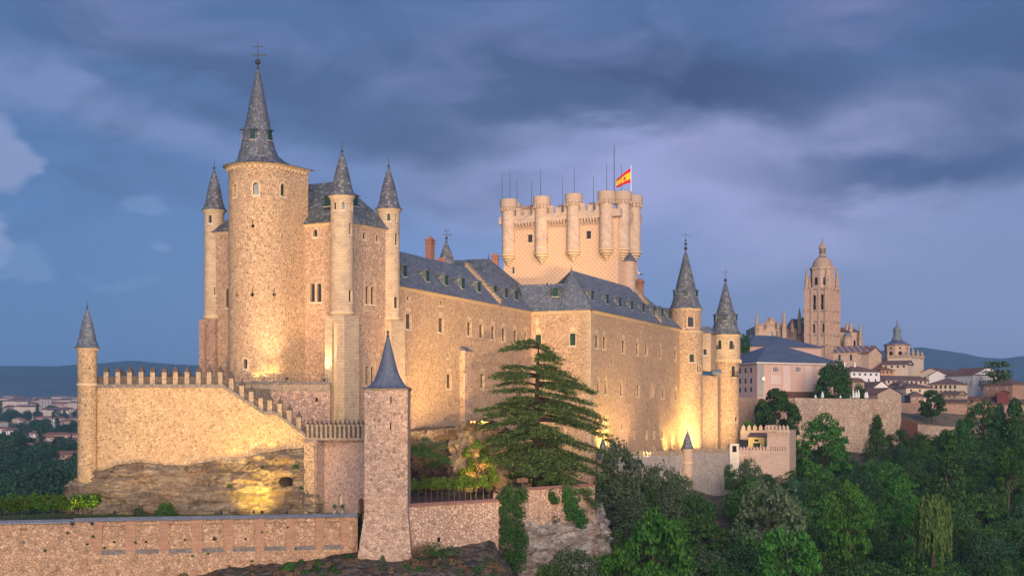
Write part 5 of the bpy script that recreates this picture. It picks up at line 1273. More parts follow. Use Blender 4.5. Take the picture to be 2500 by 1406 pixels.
# ---------------------------------------------------------------- terrain
ROWS = [2, 60, 120, 150, 160, 168, 176, 184, 192, 200, 215, 240, 262, 290, 320, 350, 385, 400, 425, 440, 470, 500, 560, 650, 900, 1300, 2000, 3000, 4000, 4600, 6500, 8200]
COLS = {
 -2500: [-58, -56, -40, -25, -19, -17, -16, -20, -26, -30, -36, -40, -42, -44, -45, -45, -45, -45, -44, -44, -43, -42, -40, -38, -30, -18, 4, 30, 55, 64, 70, 60],
 60:    [-58, -56, -45, -28, -20.5, -18, -16, -18, -24, -30, -36, -40, -42, -44, -45, -45, -45, -45, -44, -44, -43, -42, -40, -38, -30, -18, 4, 30, 55, 64, 70, 60],
 150:   [-58, -56, -45, -28, -20.5, -18, -15, -15, -18, -24, -34, -38, -42, -44, -45, -45, -45, -45, -44, -44, -43, -42, -40, -38, -30, -18, 4, 30, 55, 64, 70, 60],
 240:   [-58, -56, -45, -27, -20.8, -19.6, -18.8, -13, -12, -9, -6, -8, -12, -18, -24, -28, -30, -32, -34, -34, -34, -34, -34, -32, -28, -18, 4, 30, 55, 64, 70, 60],
 420:   [-58, -56, -44, -25, -20.0, -18.4, -17.5, -13, -11, -8, -4, -3.5, -3.5, -5, -10, -16, -20, -22, -24, -24, -24, -24, -24, -22, -18, -12, 4, 30, 55, 64, 70, 60],
 640:   [-58, -56, -44, -25, -19.4, -17.5, -16.8, -13, -11, -8, -4, -3.5, -3.5, -5, -10, -16, -20, -22, -24, -24, -24, -24, -24, -22, -18, -12, 4, 30, 55, 64, 70, 60],
 870:   [-58, -56, -43, -22, -18.8, -16.9, -15.8, -13, -11, -9, -3.5, -3.5, -3.5, -4, -6, -8, -8, -8, -8, -6, -4, 0, 4, 8, 8, 6, 4, 20, 30, 34, 30, 30],
 1000:  [-58, -56, -43, -22, -18.8, -16.8, -15.9, -12.5, -11.5, -11, -3.4, -3.5, -4, -4, -5, -6, -6, -6, -6, -4, -2, 2, 6, 10, 10, 6, 4, 20, 30, 34, 30, 30],
 1200:  [-58, -56, -44, -24, -19.2, -17.5, -16.4, -14, -12, -11.2, -9, -4.2, -5, -5, -5, -5, -5, -5, -4, -2, 0, 3, 8, 10, 10, 6, 4, 20, 30, 34, 30, 30],
 1235:  [-58, -56, -44, -26, -21.5, -20, -18.8, -17, -12, -11.2, -9, -4.2, -5, -5, -5, -5, -5, -5, -4, -2, 0, 3, 8, 10, 10, 6, 4, 20, 30, 34, 30, 30],
 1300:  [-58, -56, -50, -40, -36, -33, -30, -26, -20, -11.5, -11, -8, -8, -7, -6, -5, -5, -5, -4, -2, 0, 3, 8, 10, 10, 6, 4, 20, 30, 34, 30, 30],
 1460:  [-58, -57, -52, -42, -38, -34, -30, -26, -23, -21, -18, -15, -11, -8, -7, -5, -5, -4, -2, 0, 2, 5, 10, 12, 10, 6, 4, 20, 30, 34, 30, 30],
 1600:  [-58, -57, -54, -46, -43, -40, -37, -35, -33, -30, -26, -21, -17, -10, -8, -6, -5, -4, -2, 0, 2, 6, 12, 14, 10, 6, 4, 20, 30, 34, 30, 30],
 1800:  [-58, -57, -54, -47, -44, -42, -40, -38, -36, -33, -29, -24, -21, -18, -11, -6, -4, -3, 0, 0, 3, 7, 14, 18, 14, 6, 4, 20, 30, 34, 30, 30],
 1950:  [-58, -57, -54, -47, -44, -42, -40, -38, -36, -34, -31, -28, -25, -22, -17, -13, -9, -6, -2, 0, 4, 9, 18, 20, 16, 6, 4, 20, 30, 34, 30, 30],
 2200:  [-58, -57, -54, -47, -44, -42, -40, -39, -37, -35, -32, -29, -26, -23, -19, -15, -11, -10, -6, -.6, 4.4, 6, 14, 18, 12, 4, 4, 20, 30, 34, 30, 30],
 2500:  [-58, -57, -54, -47, -44, -42, -40, -39, -37, -35, -32, -29, -26, -23, -19, -15.5, -12.5, -11.5, -8, -4.6, 2.4, 5, 6, 8, 6, 0, 0, 16, 30, 34, 30, 30],
 5000:  [-58, -57, -54, -47, -44, -42, -40, -39, -37, -35, -32, -29, -26, -23, -19, -15.5, -12.5, -11.5, -8, -4.6, 2.4, 5, 6, 8, 6, 0, 0, 16, 30, 34, 30, 30]}
CK = sorted(COLS)
def T_(x, y, fine=True):
    y = max(y, 2.01); px = CX+F*x/y; px = min(max(px, CK[0]), CK[-1]-.01)
    i = max(k for k in range(len(CK)) if CK[k] <= px); i = min(i, len(CK)-2)
    t = (px-CK[i])/(CK[i+1]-CK[i]); t = t*t*(3-2*t)
    j = max(k for k in range(len(ROWS)) if ROWS[k] <= y); j = min(j, len(ROWS)-2); s = (y-ROWS[j])/(ROWS[j+1]-ROWS[j])
    f = lambda c: COLS[c][j]*(1-s)+COLS[c][j+1]*s
    z = f(CK[i])*(1-t)+f(CK[i+1])*t
    k = min(1, max(0, (y-100)/60))
    amp = .55 if y < 500 else 2.5*min(1, y/3000)
    sc_ = .22 if y < 500 else .012
    if y < 182: amp = .3; z += k*.25*noise.fractal(Vector((x*.9, y*.9, 1.7)), 1, 2, 3)
    return z+k*amp*noise.fractal(Vector((x*sc_, y*sc_, 3.3)), 1, 2, 4 if y < 500 else 3)
def build_terrain():
    ys = []; y = 2.0
    while y < 8200:
        ys.append(y)
        if y < 100: y += 14
        elif y < 156: y += 4
        elif y < 180: y += .4
        elif y < 186: y += .8
        elif y < 240: y += 1.3
        elif y < 480: y += 3
        else: y *= 1.035
    ys.append(8200); mb_v = []; faces = []
    As = [-1.6, -1.2, -.9, -.7, -.55, -.45]+[-.40+.004*i for i in range(201)]+[.45, .55, .7, .9, 1.2, 1.6]
    nx = len(As)
    for y in ys:
        for a in As: mb_v.append((a*y, y, T_(a*y, y)))
    for j in range(len(ys)-1):
        for i in range(nx-1): q = j*nx+i; faces.append((q, q+1, q+nx+1, q+nx))
    me = bpy.data.meshes.new('ground'); me.from_pydata(mb_v, [], faces); me.materials.append(M['ground']); me.polygons.foreach_set('use_smooth', [True]*len(faces))
    o = bpy.data.objects.new('ground', me); ROOT.objects.link(o); o['kind'] = 'structure'
def ground_mat():
    m, nt, b = mat_new('ground'); g = NG(nt); setp(b, .95, .1)
    co = g.coord('Object'); f = g.noise(co, .9, 6, .7); bg = g.noise(co, .18, 5, .65); far = g.noise(co, .006, 4, .55); tu = g.noise(co, 3.2, 4, .7)
    col = g.mix(g.ramp(f, .38, .66), rgb(.030, .026, .022), rgb(.16, .125, .095)); col = g.mix(g.ramp(bg, .52, .62), col, rgb(.10, .08, .045))
    col = g.mix(g.m('MULTIPLY', g.ramp(tu, .56, .7), .5), col, rgb(.30, .25, .2))
    ge = g.N.new('ShaderNodeNewGeometry'); sp = g.N.new('ShaderNodeSeparateXYZ'); g.L.new(ge.outputs['Position'], sp.inputs[0])
    farc = g.mix(g.ramp(far, .44, .56), rgb(.035, .06, .03), rgb(.19, .13, .085)); k = g.ramp(sp.outputs[1], 420, 620)
    slope = g.ramp(sp.outputs[1], 430, 436); slm = g.m('MULTIPLY', slope, g.m('SUBTRACT', 1, k))
    col = g.mix(slm, col, g.mix(g.ramp(f, .4, .6), rgb(.13, .10, .06), rgb(.22, .16, .11)))
    col = g.mix(k, col, farc); g.L.new(col, b.inputs['Base Color']); g.bump(b, f, .8, .3); return m
M['ground'] = ground_mat()
build_terrain()
def rock_mat(name, c1, c2, c3, moss=.3):
    m, nt, b = mat_new(name); g = NG(nt); setp(b, .95, .1)
    co = g.coord('Object'); st = g.coord('Object', (.25, .25, 1.6)); n1 = g.noise(st, 1.1, 6, .65, .5); n2 = g.noise(co, 1.1, 7, .75); n3 = g.noise(co, .25, 4, .6)
    e = g.vor(g.vm('ADD', st, g.vm('MULTIPLY', nzcol(g, co, .7), (.8, .8, .8))), .9, 'DISTANCE_TO_EDGE')
    col = g.mix(g.ramp(n1, .35, .65), c1, c2); col = g.mix(g.ramp(n3, .45, .7), col, c3)
    col = g.mix(g.m('MULTIPLY', g.m('SUBTRACT', 1, g.ramp(e.outputs['Distance'], .0, .035)), .4), col, (.07, .055, .045, 1))
    n4 = g.noise(co, 3.2, 7, .75); col = g.mix(g.m('MULTIPLY', g.ramp(n4, .54, .64), .75), col, (.06, .045, .033, 1)); pat = g.noise(g.coord('Object', (.5, .5, 1.3)), .55, 5, .6); col = g.mix(g.m('MULTIPLY', g.ramp(pat, .46, .6), .6), col, (.16, .12, .09, 1)); col = g.mix(g.m('MULTIPLY', g.ramp(n2, .55, .68), .6), col, (.08, .06, .045, 1)); col = g.mix(g.m('MULTIPLY', g.ramp(n2, .45, .3), moss), col, (.08, .08, .035, 1))
    g.L.new(col, b.inputs['Base Color']); g.bump(b, g.m('ADD', g.m('ADD', n2, n1), n4), 1., .5); return m
M['rock'] = rock_mat('rock', rgb(.52, .41, .28), rgb(.30, .23, .16), rgb(.42, .29, .19))
M['limestone'] = rock_mat('limestone', rgb(.66, .60, .54), rgb(.46, .40, .35), rgb(.40, .28, .22), .05)
M['bank'] = rock_mat('scrub_bank', rgb(.16, .13, .09), rgb(.09, .08, .05), rgb(.20, .15, .11), .5)
def cliff(name, pts, mat, back=4, nu=200, nv=44, amp=.5, ledge=.35, shaded_cave=None, seed=0, lean=.0):
    """pts: (px, Y, ytop, ybot, overhang of the foot towards the viewer)"""
    cum = [0]
    for a, b in zip(pts, pts[1:]): pa, pb = xy(a[0], a[1]), xy(b[0], b[1]); cum.append(cum[-1]+math.dist(pa, pb))
    V = []; Fc = []; nb = 6
    for i in range(nu+1):
        s = cum[-1]*i/nu; k = max(j for j in range(len(cum)) if cum[j] <= s+1e-9); k = min(k, len(cum)-2); t = (s-cum[k])/(cum[k+1]-cum[k])
        A, B = pts[k], pts[k+1]; X = xy(A[0], A[1])[0]*(1-t)+xy(B[0], B[1])[0]*t; Y = A[1]*(1-t)+B[1]*t
        zt = zz(A[2], A[1])*(1-t)+zz(B[2], B[1])*t; zb = zz(A[3], A[1])*(1-t)+zz(B[3], B[1])*t; fo = A[4]*(1-t)+B[4]*t
        pa, pb = xy(A[0], A[1]), xy(B[0], B[1]); d = Vector((pb[0]-pa[0], pb[1]-pa[1])).normalized(); n = Vector((d.y, -d.x))
        for j in range(nv+1):
            v = j/nv; z = zb+(zt-zb)*v; p = Vector((X, Y, z)); q = Vector((X*.22, Y*.22, z*.5+seed))
            a = noise.fractal(q, 1, 2, 5)*amp+.28*noise.fractal(Vector((X*.9, Y*.9, z*2.2+seed)), .8, 2, 4); w = noise.noise(Vector((X*.08, Y*.08, z*1.1+seed*2)))+.35*noise.noise(Vector((X*.5, Y*.5, z*2.7)))
            cr = noise.noise(Vector((X*.35, Y*.35, z*.9+seed*3))); cr2 = noise.noise(Vector((X*.8+9, Y*.8, z*1.9+seed))); a -= .75*max(0, .10-abs(cr))/.10*.8+.4*max(0, .12-abs(cr2))/.12
            a += ledge*w + fo*(1-v)**1.3 - (v**8)*.5
            if shaded_cave:
                cx_, cz_, rr = shaded_cave; q2 = ((X-cx_)/rr)**2+((z-cz_)/(rr*.8))**2
                if q2 < 1: a -= 4.5*(1-q2)**.4
            V.append((X+n.x*a, Y+n.y*a, z+(.35*noise.noise(Vector((X*.6, Y*.6, seed+9)))+.3*noise.noise(Vector((X*1.7, Y*1.7, seed))))*min(1, max(.1, (v-.6)/.4))))
        for j in range(1, nb+1):
            v = j/nb; V.append((X-n.x*back*v, Y-n.y*back*v, zt+.35*noise.noise(Vector((X*.5, Y*.5+j*.7, seed)))+.1))
    m = nv+nb+1
    for i in range(nu):
        for j in range(m-1): q = i*m+j; Fc.append((q, q+m, q+m+1, q+1))
    me = bpy.data.meshes.new(name); me.from_pydata(V, [], Fc); me.materials.append(M[mat]); me.polygons.foreach_set('use_smooth', [True]*len(Fc))
    o = bpy.data.objects.new(name, me); ROOT.objects.link(o); o['kind'] = 'structure'; return o
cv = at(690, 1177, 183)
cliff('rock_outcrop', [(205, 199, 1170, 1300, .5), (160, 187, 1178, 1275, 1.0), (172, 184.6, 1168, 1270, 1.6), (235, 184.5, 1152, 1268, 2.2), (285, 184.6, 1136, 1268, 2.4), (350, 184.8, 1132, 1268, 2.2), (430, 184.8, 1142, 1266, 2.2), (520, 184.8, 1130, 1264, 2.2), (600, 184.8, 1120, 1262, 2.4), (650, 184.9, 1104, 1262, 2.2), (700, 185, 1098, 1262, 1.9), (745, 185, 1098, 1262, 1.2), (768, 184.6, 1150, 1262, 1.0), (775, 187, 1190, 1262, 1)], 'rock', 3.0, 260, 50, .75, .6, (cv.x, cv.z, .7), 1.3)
cliff('cliff', [(1180, 181, 1350, 1460, 1), (1225, 184.6, 1300, 1450, 1), (1290, 189.4, 1262, 1450, 2), (1370, 194, 1248, 1450, 3.2), (1440, 198.6, 1235, 1450, 3.6), (1470, 203, 1245, 1450, 3.), (1478, 212, 1230, 1450, 3)], 'limestone', 3, 200, 60, .9, .5, None, 4.4)
cliff('rock_face', [(1095, 208, 1050, 1200, .5), (1130, 206, 1032, 1200, 1.2), (1175, 205, 1038, 1200, 1.8), (1220, 206, 1030, 1200, 1.4), (1262, 212, 1050, 1200, 1.)], 'rock', 6, 120, 50, .8, .4, None, 7.7)
cliff('scrub_bank', [(985, 209, 1058, 1215, 7), (1040, 211, 1052, 1215, 7), (1090, 213, 1046, 1215, 6), (1125, 213, 1045, 1215, 5), (1150, 214, 1050, 1215, 3)], 'bank', 6, 120, 50, .9, .3, None, 2.1)

cave_shade = MB(); cave_shade.ball((cv.x+.15, cv.y+1.9, cv.z-.1), .9, 12); oc = part('shaded_cave', cave_shade, M['hole'], None, True); oc['kind'] = 'structure'  # dark ball stands in for the shade deep inside the hollow
def slab(name, pts, z, h, mat, kind='structure'):
    mb = MB(); lo = [(x, y, z-h) for x, y in pts]; mb.hexa(lo, [(x, y, z) for x, y in pts]); o = part(name, mb, M[mat]); o['kind'] = kind; return o
M['lawn'] = plain('lawn_soil', rgb(.10, .13, .035), .95, .1, .5, .8)
M['soil'] = plain('garden_soil', rgb(.13, .085, .06), .95, .1, .4, .8)
M['paving'] = plain('terrace_paving', rgb(.32, .25, .2), var=.3)
slab('garden_ground', [xy(-420, 160.2), xy(873, 176.3), xy(885, 186), xy(150, 186), xy(-100, 176)], -11.75, 5, 'lawn')
slab('garden_ground', [xy(990, 174.6), xy(1216, 182.8), xy(1216, 185), xy(1292, 191.2), xy(1452, 201.2), xy(1440, 214), xy(985, 212)], -10.25, 5, 'soil')
slab('viewing_terrace', [xy(1812, 377), xy(1945, 393), xy(2000, 397.5), xy(2195, 406), xy(2200, 470), xy(1800, 470)], 6.2, 14, 'paving')

# mountains
def mountains():
    m, nt, b = mat_new('mountain'); g = NG(nt); setp(b, .95, .05); co = g.coord('Object'); n = g.noise(co, .0009, 6, .6); col = g.mix(g.ramp(n, .4, .6), rgb(.055, .085, .11), rgb(.085, .115, .14)); g.L.new(col, b.inputs['Base Color'])
    prof = {'far': (5600, [(-1500, 905), (-400, 898), (0, 893), (120, 894), (235, 887), (330, 880), (380, 884), (440, 889), (500, 893), (700, 900), (1000, 880), (1500, 870), (1850, 872), (2000, 868), (2120, 858), (2190, 852), (2245, 849), (2310, 857), (2350, 862), (2400, 871), (2445, 874), (2500, 869), (2700, 850), (3200, 840), (4200, 860)]),
            'near': (4900, [(-1500, 985), (0, 982), (80, 975), (140, 962), (190, 955), (300, 940), (400, 930), (520, 935), (900, 960), (1500, 960), (2200, 960), (2300, 935), (2500, 925), (3000, 920), (4200, 940)])}
    for k, (Y, pts) in prof.items():
        V = []; Fc = []; nu = 260; x0, x1 = pts[0][0], pts[-1][0]; rows = 14
        for i in range(nu+1):
            px = x0+(x1-x0)*i/nu; j = max(q for q in range(len(pts)) if pts[q][0] <= px+1e-6); j = min(j, len(pts)-2); t = (px-pts[j][0])/(pts[j+1][0]-pts[j][0]); t = t*t*(3-2*t); py = pts[j][1]*(1-t)+pts[j+1][1]*t
            for r in range(rows+1):
                f = r/rows; y = Y-1400*(1-f); x = (px-CX)/F*Y; z = zz(py, Y)*(f**.8)+(1-f)*10; z += 34*f*(1-f)*4*noise.fractal(Vector((x*.0009, y*.0016, 5)), 1, 2, 4)+4*noise.noise(Vector((x*.004, 1, 2)))*f
                V.append((x*(y/Y)**.2, y, z))
            V.append((x, Y+1200, 0))
        mm = rows+2
        for i in range(nu):
            for r in range(mm-1): q = i*mm+r; Fc.append((q, q+mm, q+mm+1, q+1))
        me = bpy.data.meshes.new('mountains'); me.from_pydata(V, [], Fc); me.materials.append(m); me.polygons.foreach_set('use_smooth', [True]*len(Fc)); o = bpy.data.objects.new('mountains', me); ROOT.objects.link(o); o['kind'] = 'structure'
mountains()

# ---------------------------------------------------------------- town walls on the right
coped_wall('long tall rubble retaining wall below the viewing terrace and pink houses', [xy(1940, 391), xy(1962, 391), xy(2000, 395), xy(2197, 404), xy(2197, 440)], (6.6, 6.2), -16, 1.2, 'stonewall', 'retaining_wall', None)
coped_wall('darker older stretch of rubble wall behind the yellow hut, beneath the big bush', [xy(1800, 374), xy(1945, 390)], (6.5, 5.6), -12, 1.2, 'redwall', 'retaining_wall', None)
coped_wall('low pale rubble boundary wall below the bare grassy slope, right edge', [xy(2240, 428), xy(2345, 429), xy(2500, 427), xy(2800, 420)], (-.7, -5.), -14, 1., 'stonewall', 'boundary_wall', None)
coped_wall('reddish rubble wall behind the lone tree on the grassy slope', [xy(2198, 462), xy(2310, 466), xy(2700, 455)], (6.2, 4.2), -6, 1., 'redwall', 'boundary_wall', None)
def rusty_gate():
    p = at(2203, 1048, 424); q = at(2240, 1045, 427); th = thing('rusty_fence', p, 'rust brown metal panel fence between the tall retaining wall and the low boundary wall', 'fence'); fn = Path([(p.x, p.y), (q.x, q.y)])
    for k in range(4): mb = MB(); a = fn.L*k/4; solid(mb, fn, a+.05, a+fn.L/4-.05, -6, .3-.15*k, .08); part('panel', mb, M['rust'], th)
    for k in range(5): mb = MB(); a = fn.L*k/4; solid(mb, fn, a-.04, a+.04, -6, .6-.15*k, .14, -.03); part('post', mb, M['metal'], th)
M['rust'] = plain('rust', rgb(.13, .05, .035), .8, .2, .4)
rusty_gate()

# ---------------------------------------------------------------- houses
PL = {'pink': plain('pink_plaster', rgb(.50, .33, .27), var=.08, scale=.8), 'pale': plain('pale_plaster', rgb(.56, .45, .38), var=.15, scale=.8), 'white': plain('white_plaster', rgb(.66, .62, .60), var=.12, scale=.8),
      'cream': plain('cream_plaster', rgb(.56, .44, .33), var=.15, scale=.8), 'orange': plain('orange_plaster', rgb(.46, .25, .15), var=.15, scale=.8), 'stone': plain('stone_plaster', rgb(.38, .29, .22), var=.3, scale=1.5), 'red': plain('red_paint', rgb(.15, .04, .035), var=.1), 'brown': plain('brownstone', rgb(.34, .21, .15), var=.25, scale=1.2), 'grey': plain('grey_stone', rgb(.30, .29, .28), var=.2)}
for k, v in PL.items(): M['p_'+k] = v
def house(label, L, Rr, eave, base, depth, roof, rh, mat, rmat, rows=(), name='house', cat='house', group=None, side_rows=(), over=.5, frames=True, extra=8., chim=(), small=False):
    """L, Rr = (px, Y) of the two front corners; rows = (count, py_top, py_bottom, width m)"""
    if L[0] > 2160: L = (L[0], L[1]+42); Rr = (Rr[0], Rr[1]+42)
    a, b = Vector(xy(*L)), Vector(xy(*Rr)); d = (b-a).normalized(); inn = Vector((-d.y, d.x))*depth
    ze = zz(eave, L[1]); zb = zz(base, L[1]); fn = Path([a+inn, a, b, b+inn, a+inn]); th = thing(name, ((a.x+b.x)/2, (a.y+b.y)/2, zb), label, cat, group)
    hs = []; sc_ = L[1]
    def addrow(u0, u1, n, yt, yb, w, arch=None, kind='glass'):
        for k in range(n):
            u = u0+(k+.5)*(u1-u0)/n; hs.append((dict(u0=u-w/2, u1=u+w/2, v0=zz(yb, sc_), v1=zz(yt, sc_), arch=arch, dep=.2), kind))
    for r in rows: addrow(fn.c[1]+.3, fn.c[2]-.3, *r)
    for r in side_rows:
        s = r[0]
        if s == 'L': addrow(fn.c[0]+.3, fn.c[1]-.3, *r[1:])
        else: addrow(fn.c[2]+.3, fn.c[3]-.3, *r[1:])
    mb = MB(); wall(mb, fn, 0, fn.L, zb-extra, ze, [h for h, k in hs], .2)
    ins = Vector((-d.y, d.x)); e = over; A, B, Cc, D = a-d*e-ins*e, b+d*e-ins*e, b+d*e+inn+ins*e, a-d*e+inn+ins*e; z = ze+.003; zr = ze+rh
    if roof == 'gable_front': mb.face([(a.x, a.y, ze), (b.x, b.y, ze), ((a.x+b.x)/2, (a.y+b.y)/2, zr*.98+ze*.02)]); 
    if roof == 'gable_side':
        ma, mbb = a+inn/2, b+inn/2; mb.face([(a.x, a.y, ze), ((ma).x, ma.y, ze+(rh)*.96), ((a+inn).x, (a+inn).y, ze)]); mb.face([(b.x, b.y, ze), ((b+inn).x, (b+inn).y, ze), (mbb.x, mbb.y, ze+rh*.96)])
    part('wall', mb, M['p_'+mat] if 'p_'+mat in M else M[mat], th)
    rb = MB(); W = (b-a).length
    if roof == 'hip':
        ins_l = min(W, depth)/2+e; c1 = (A+D)/2; c2 = (B+Cc)/2
        if W >= depth: r1, r2 = c1+d*ins_l, c2-d*ins_l
        else:
            r1 = (A+B)/2+ins*(W/2+e); r2 = (Cc+D)/2-ins*(W/2+e)
        if W >= depth:
            rb.face([(A.x, A.y, z), (B.x, B.y, z), (r2.x, r2.y, zr), (r1.x, r1.y, zr)]); rb.face([(B.x, B.y, z), (Cc.x, Cc.y, z), (r2.x, r2.y, zr)]); rb.face([(Cc.x, Cc.y, z), (D.x, D.y, z), (r1.x, r1.y, zr), (r2.x, r2.y, zr)]); rb.face([(D.x, D.y, z), (A.x, A.y, z), (r1.x, r1.y, zr)])
        else:
            rb.face([(A.x, A.y, z), (B.x, B.y, z), (r1.x, r1.y, zr)]); rb.face([(B.x, B.y, z), (Cc.x, Cc.y, z), (r2.x, r2.y, zr), (r1.x, r1.y, zr)]); rb.face([(Cc.x, Cc.y, z), (D.x, D.y, z), (r2.x, r2.y, zr)]); rb.face([(D.x, D.y, z), (A.x, A.y, z), (r1.x, r1.y, zr), (r2.x, r2.y, zr)])
    elif roof == 'gable_side':
        r1, r2 = (A+D)/2, (B+Cc)/2; rb.face([(A.x, A.y, z), (B.x, B.y, z), (r2.x, r2.y, zr), (r1.x, r1.y, zr)]); rb.face([(Cc.x, Cc.y, z), (D.x, D.y, z), (r1.x, r1.y, zr), (r2.x, r2.y, zr)])
    elif roof == 'gable_front':
        r1, r2 = (A+B)/2, (Cc+D)/2; rb.face([(B.x, B.y, z), (Cc.x, Cc.y, z), (r2.x, r2.y, zr+.02), (r1.x, r1.y, zr+.02)]); rb.face([(D.x, D.y, z), (A.x, A.y, z), (r1.x, r1.y, zr+.02), (r2.x, r2.y, zr+.02)])
    if roof != 'gable_front': rb.face([(D.x, D.y, z-.12), (Cc.x, Cc.y, z-.12), (B.x, B.y, z-.12), (A.x, A.y, z-.12)])
    for p, q in ((A, B), (B, Cc), (Cc, D), (D, A)):
        if roof == 'gable_front' and (p is A or p is Cc): continue
        rb.face([(p.x, p.y, z-.12), (q.x, q.y, z-.12), (q.x, q.y, z), (p.x, p.y, z)])
    rf = part('roof', rb, M[rmat], th)
    for px in chim:
        t = (px-L[0])/(Rr[0]-L[0]); c = a.lerp(b, t)+inn*.4; cb = MB(); cb.obox((c.x, c.y, ze), d, .7, .7, rh+1.1); part('chimney', cb, M['p_white'], rf)
    for h, k in hs:
        if small:
            pb = MB(); pb.face([fn(p, q, .19) for p, q in outline(h)]); part('window', pb, M[k], th)
        else: window(th, fn, h, k, .0 if not frames else .12, .2, sill=False, surmat='p_pale')
    return th, fn
def pink_house():
    th, fn = house('pink plastered two storey house with blue slate pyramid roof and lanterns, above the retaining wall', (1849, 414), (2046, 426), 882, 970, 22, 'hip', 5.2, 'pink', 'slatebl', (), 'mansion', 'house', over=.9, extra=3)
    Y0 = 416
    def win(x0, y0, x1, y1, bars=1, kind='glass_pale'):
        h = Path([fn.p[1], fn.p[2]]).hole(x0, y0, x1, y1); h['u0'] += fn.c[1]; h['u1'] += fn.c[1]
        F2 = lambda u, v, d=0.: fn(u, v, d-.06)
        mb = MB(); o = outline(h, .32); c = [F2(*p, 0) for p in o]; mb.face(c)
        for i in range(4): a, b = o[i], o[(i+1) % 4]; mb.face([F2(*a, .07), F2(*b, .07), F2(*b, 0), F2(*a, 0)])
        p = part('window', mb, M['p_pale'], th); mb = MB(); mb.face([F2(*q, -.012) for q in outline(h)]); part('frame', mb, M['wood'], p)
        mb = MB(); m = (h['u0']+h['u1'])/2; n = (h['v0']+h['v1'])/2; t = .12
        for a, b in ((h['u0']+.2, m-t), (m+t, h['u1']-.2)):
            for c, d in ((h['v0']+.2, n-t), (n+t, h['v1']-.2)): mb.face([F2(a, c, -.02), F2(b, c, -.02), F2(b, d, -.02), F2(a, d, -.02)])
        part('pane', mb, M[kind], p)
    for x0, x1 in ((1887, 1900), (1942, 1954)): win(x0, 896, x1, 907)
    win(1884, 947, 1902, 958, kind='glass')
    def panel(x0, y0, x1, y1, mat, nm, pr=.05):
        h = Path([fn.p[1], fn.p[2]]).hole(x0, y0, x1, y1); h['u0'] += fn.c[1]; h['u1'] += fn.c[1]; mb = MB(); o = outline(h); mb.face([fn(*p, -pr) for p in o])
        for i in range(4): a, b = o[i], o[(i+1) % 4]; mb.face([fn(*a, .0), fn(*b, .0), fn(*b, -pr), fn(*a, -pr)])
        part(nm, mb, M[mat], th)
    panel(1912, 893, 1929, 954, 'p_palepink', 'pilaster'); panel(1966, 893, 1983, 956, 'p_palepink', 'pilaster'); panel(1882, 915, 1906, 937, 'p_palepink', 'panel'); panel(1995, 893, 2000, 956, 'p_palepink', 'pilaster')
    panel(1850, 884, 1864, 968, 'p_grey', 'quoins', .1); panel(1904, 956, 1990, 972, 'wood', 'plinth', .12); panel(1994, 942, 2010, 972, 'wood', 'door', .09)
    # left side windows
    for k in range(7):
        for v in ((900, 912), (925, 937), (947, 958)):
            u = fn.c[1]*(.08+.13*k); h = dict(u0=u-.45, u1=u+.45, v0=zz(v[1], 425), v1=zz(v[0], 425), arch=None); mb = MB(); mb.face([fn(*p, -.03) for p in outline(h)]); part('window', mb, M['glass'], th)
    mb = MB(); z = zz(883, 415); q = [fn.p[i] for i in (1, 2, 3, 0)]; cx = sum(p.x for p in q)/4; cy = sum(p.y for p in q)/4
    lo = [(cx+(p.x-cx)*1.04, cy+(p.y-cy)*1.05, z-.5) for p in q]; mb.hexa(lo, [(x, y, z-.13) for x, y, _ in lo]); part('cornice', mb, M['p_white'], th)
    # glazed conservatory front below
    for x, y, l in ((1864, 924, 'lit wall lantern on the corner of the pink house, nearer one'), (1839, 932, 'lit wall lantern on the side of the pink house, farther one')):
        p = at(x, y, 411 if x == 1864 else 421); t = thing('wall_lantern', p, l, 'lamp', 'lit lanterns on the pink house'); mb = MB(); mb.lathe(p.x, p.y, [(0, p.z-.35), (.12, p.z-.3), (.24, p.z+.25), (0, p.z+.3)], 6); part('lamp_glass', mb, M['lamp'], t)
        mb = MB(); mb.lathe(p.x, p.y, [(.36, p.z+.3), (.05, p.z+.6), (0, p.z+.75)], 6); mb.tube([(p.x, p.y, p.z-.35), (p.x+.1, p.y+.3, p.z-.7), (p.x+.4, p.y+1.6, p.z-.75)], .05, 5); part('bracket', mb, M['metal'], t)
        l_ = bpy.data.lights.new('lantern_light', 'POINT'); l_.energy = 350; l_.color = (1, .7, .3); l_.shadow_soft_size = .3; lo_ = bpy.data.objects.new('lantern_light', l_); ROOT.objects.link(lo_); lo_.parent = t; lo_.location = (0, -.5, 0)
    house('rear pink house with wide blue slate roof and finial, behind the front pink house', (1826, 440), (2004, 452), 843, 960, 20, 'hip', 3.9, 'pink', 'slatebl', (), 'mansion', 'house', over=.8)
    t2 = [o for o in bpy.data.objects if o.name.startswith('mansion')][-1]
M['p_palepink'] = plain('pale_pink_plaster', rgb(.56, .42, .37), var=.08, scale=.8); M['glass_pale'] = plain('painted_sky_glass', rgb(.45, .38, .4), .2, .5, .15); M['lamp'] = emit('lamp_glass', (1, .72, .3, 1), 4)  # pale pane colour has the sky's reflection painted in
pink_house()
_t2 = [o for o in bpy.data.objects if o.name.startswith('mansion')]
_t2 = max(_t2, key=lambda o: o.location.y); _f = Path([xy(1826, 440), xy(2004, 452)])
_h = _f.hole(1845, 858, 1859, 872); mbx = MB(); mbx.face([_f(*p, -.06) for p in outline(_h, .3)]); _w = part('window', mbx, M['p_pale'], _t2); mbx = MB(); mbx.face([_f(*p, -.075) for p in outline(_h)]); part('frame', mbx, M['wood'], _w)
mbx = MB(); m_ = (_h['u0']+_h['u1'])/2; n_ = (_h['v0']+_h['v1'])/2
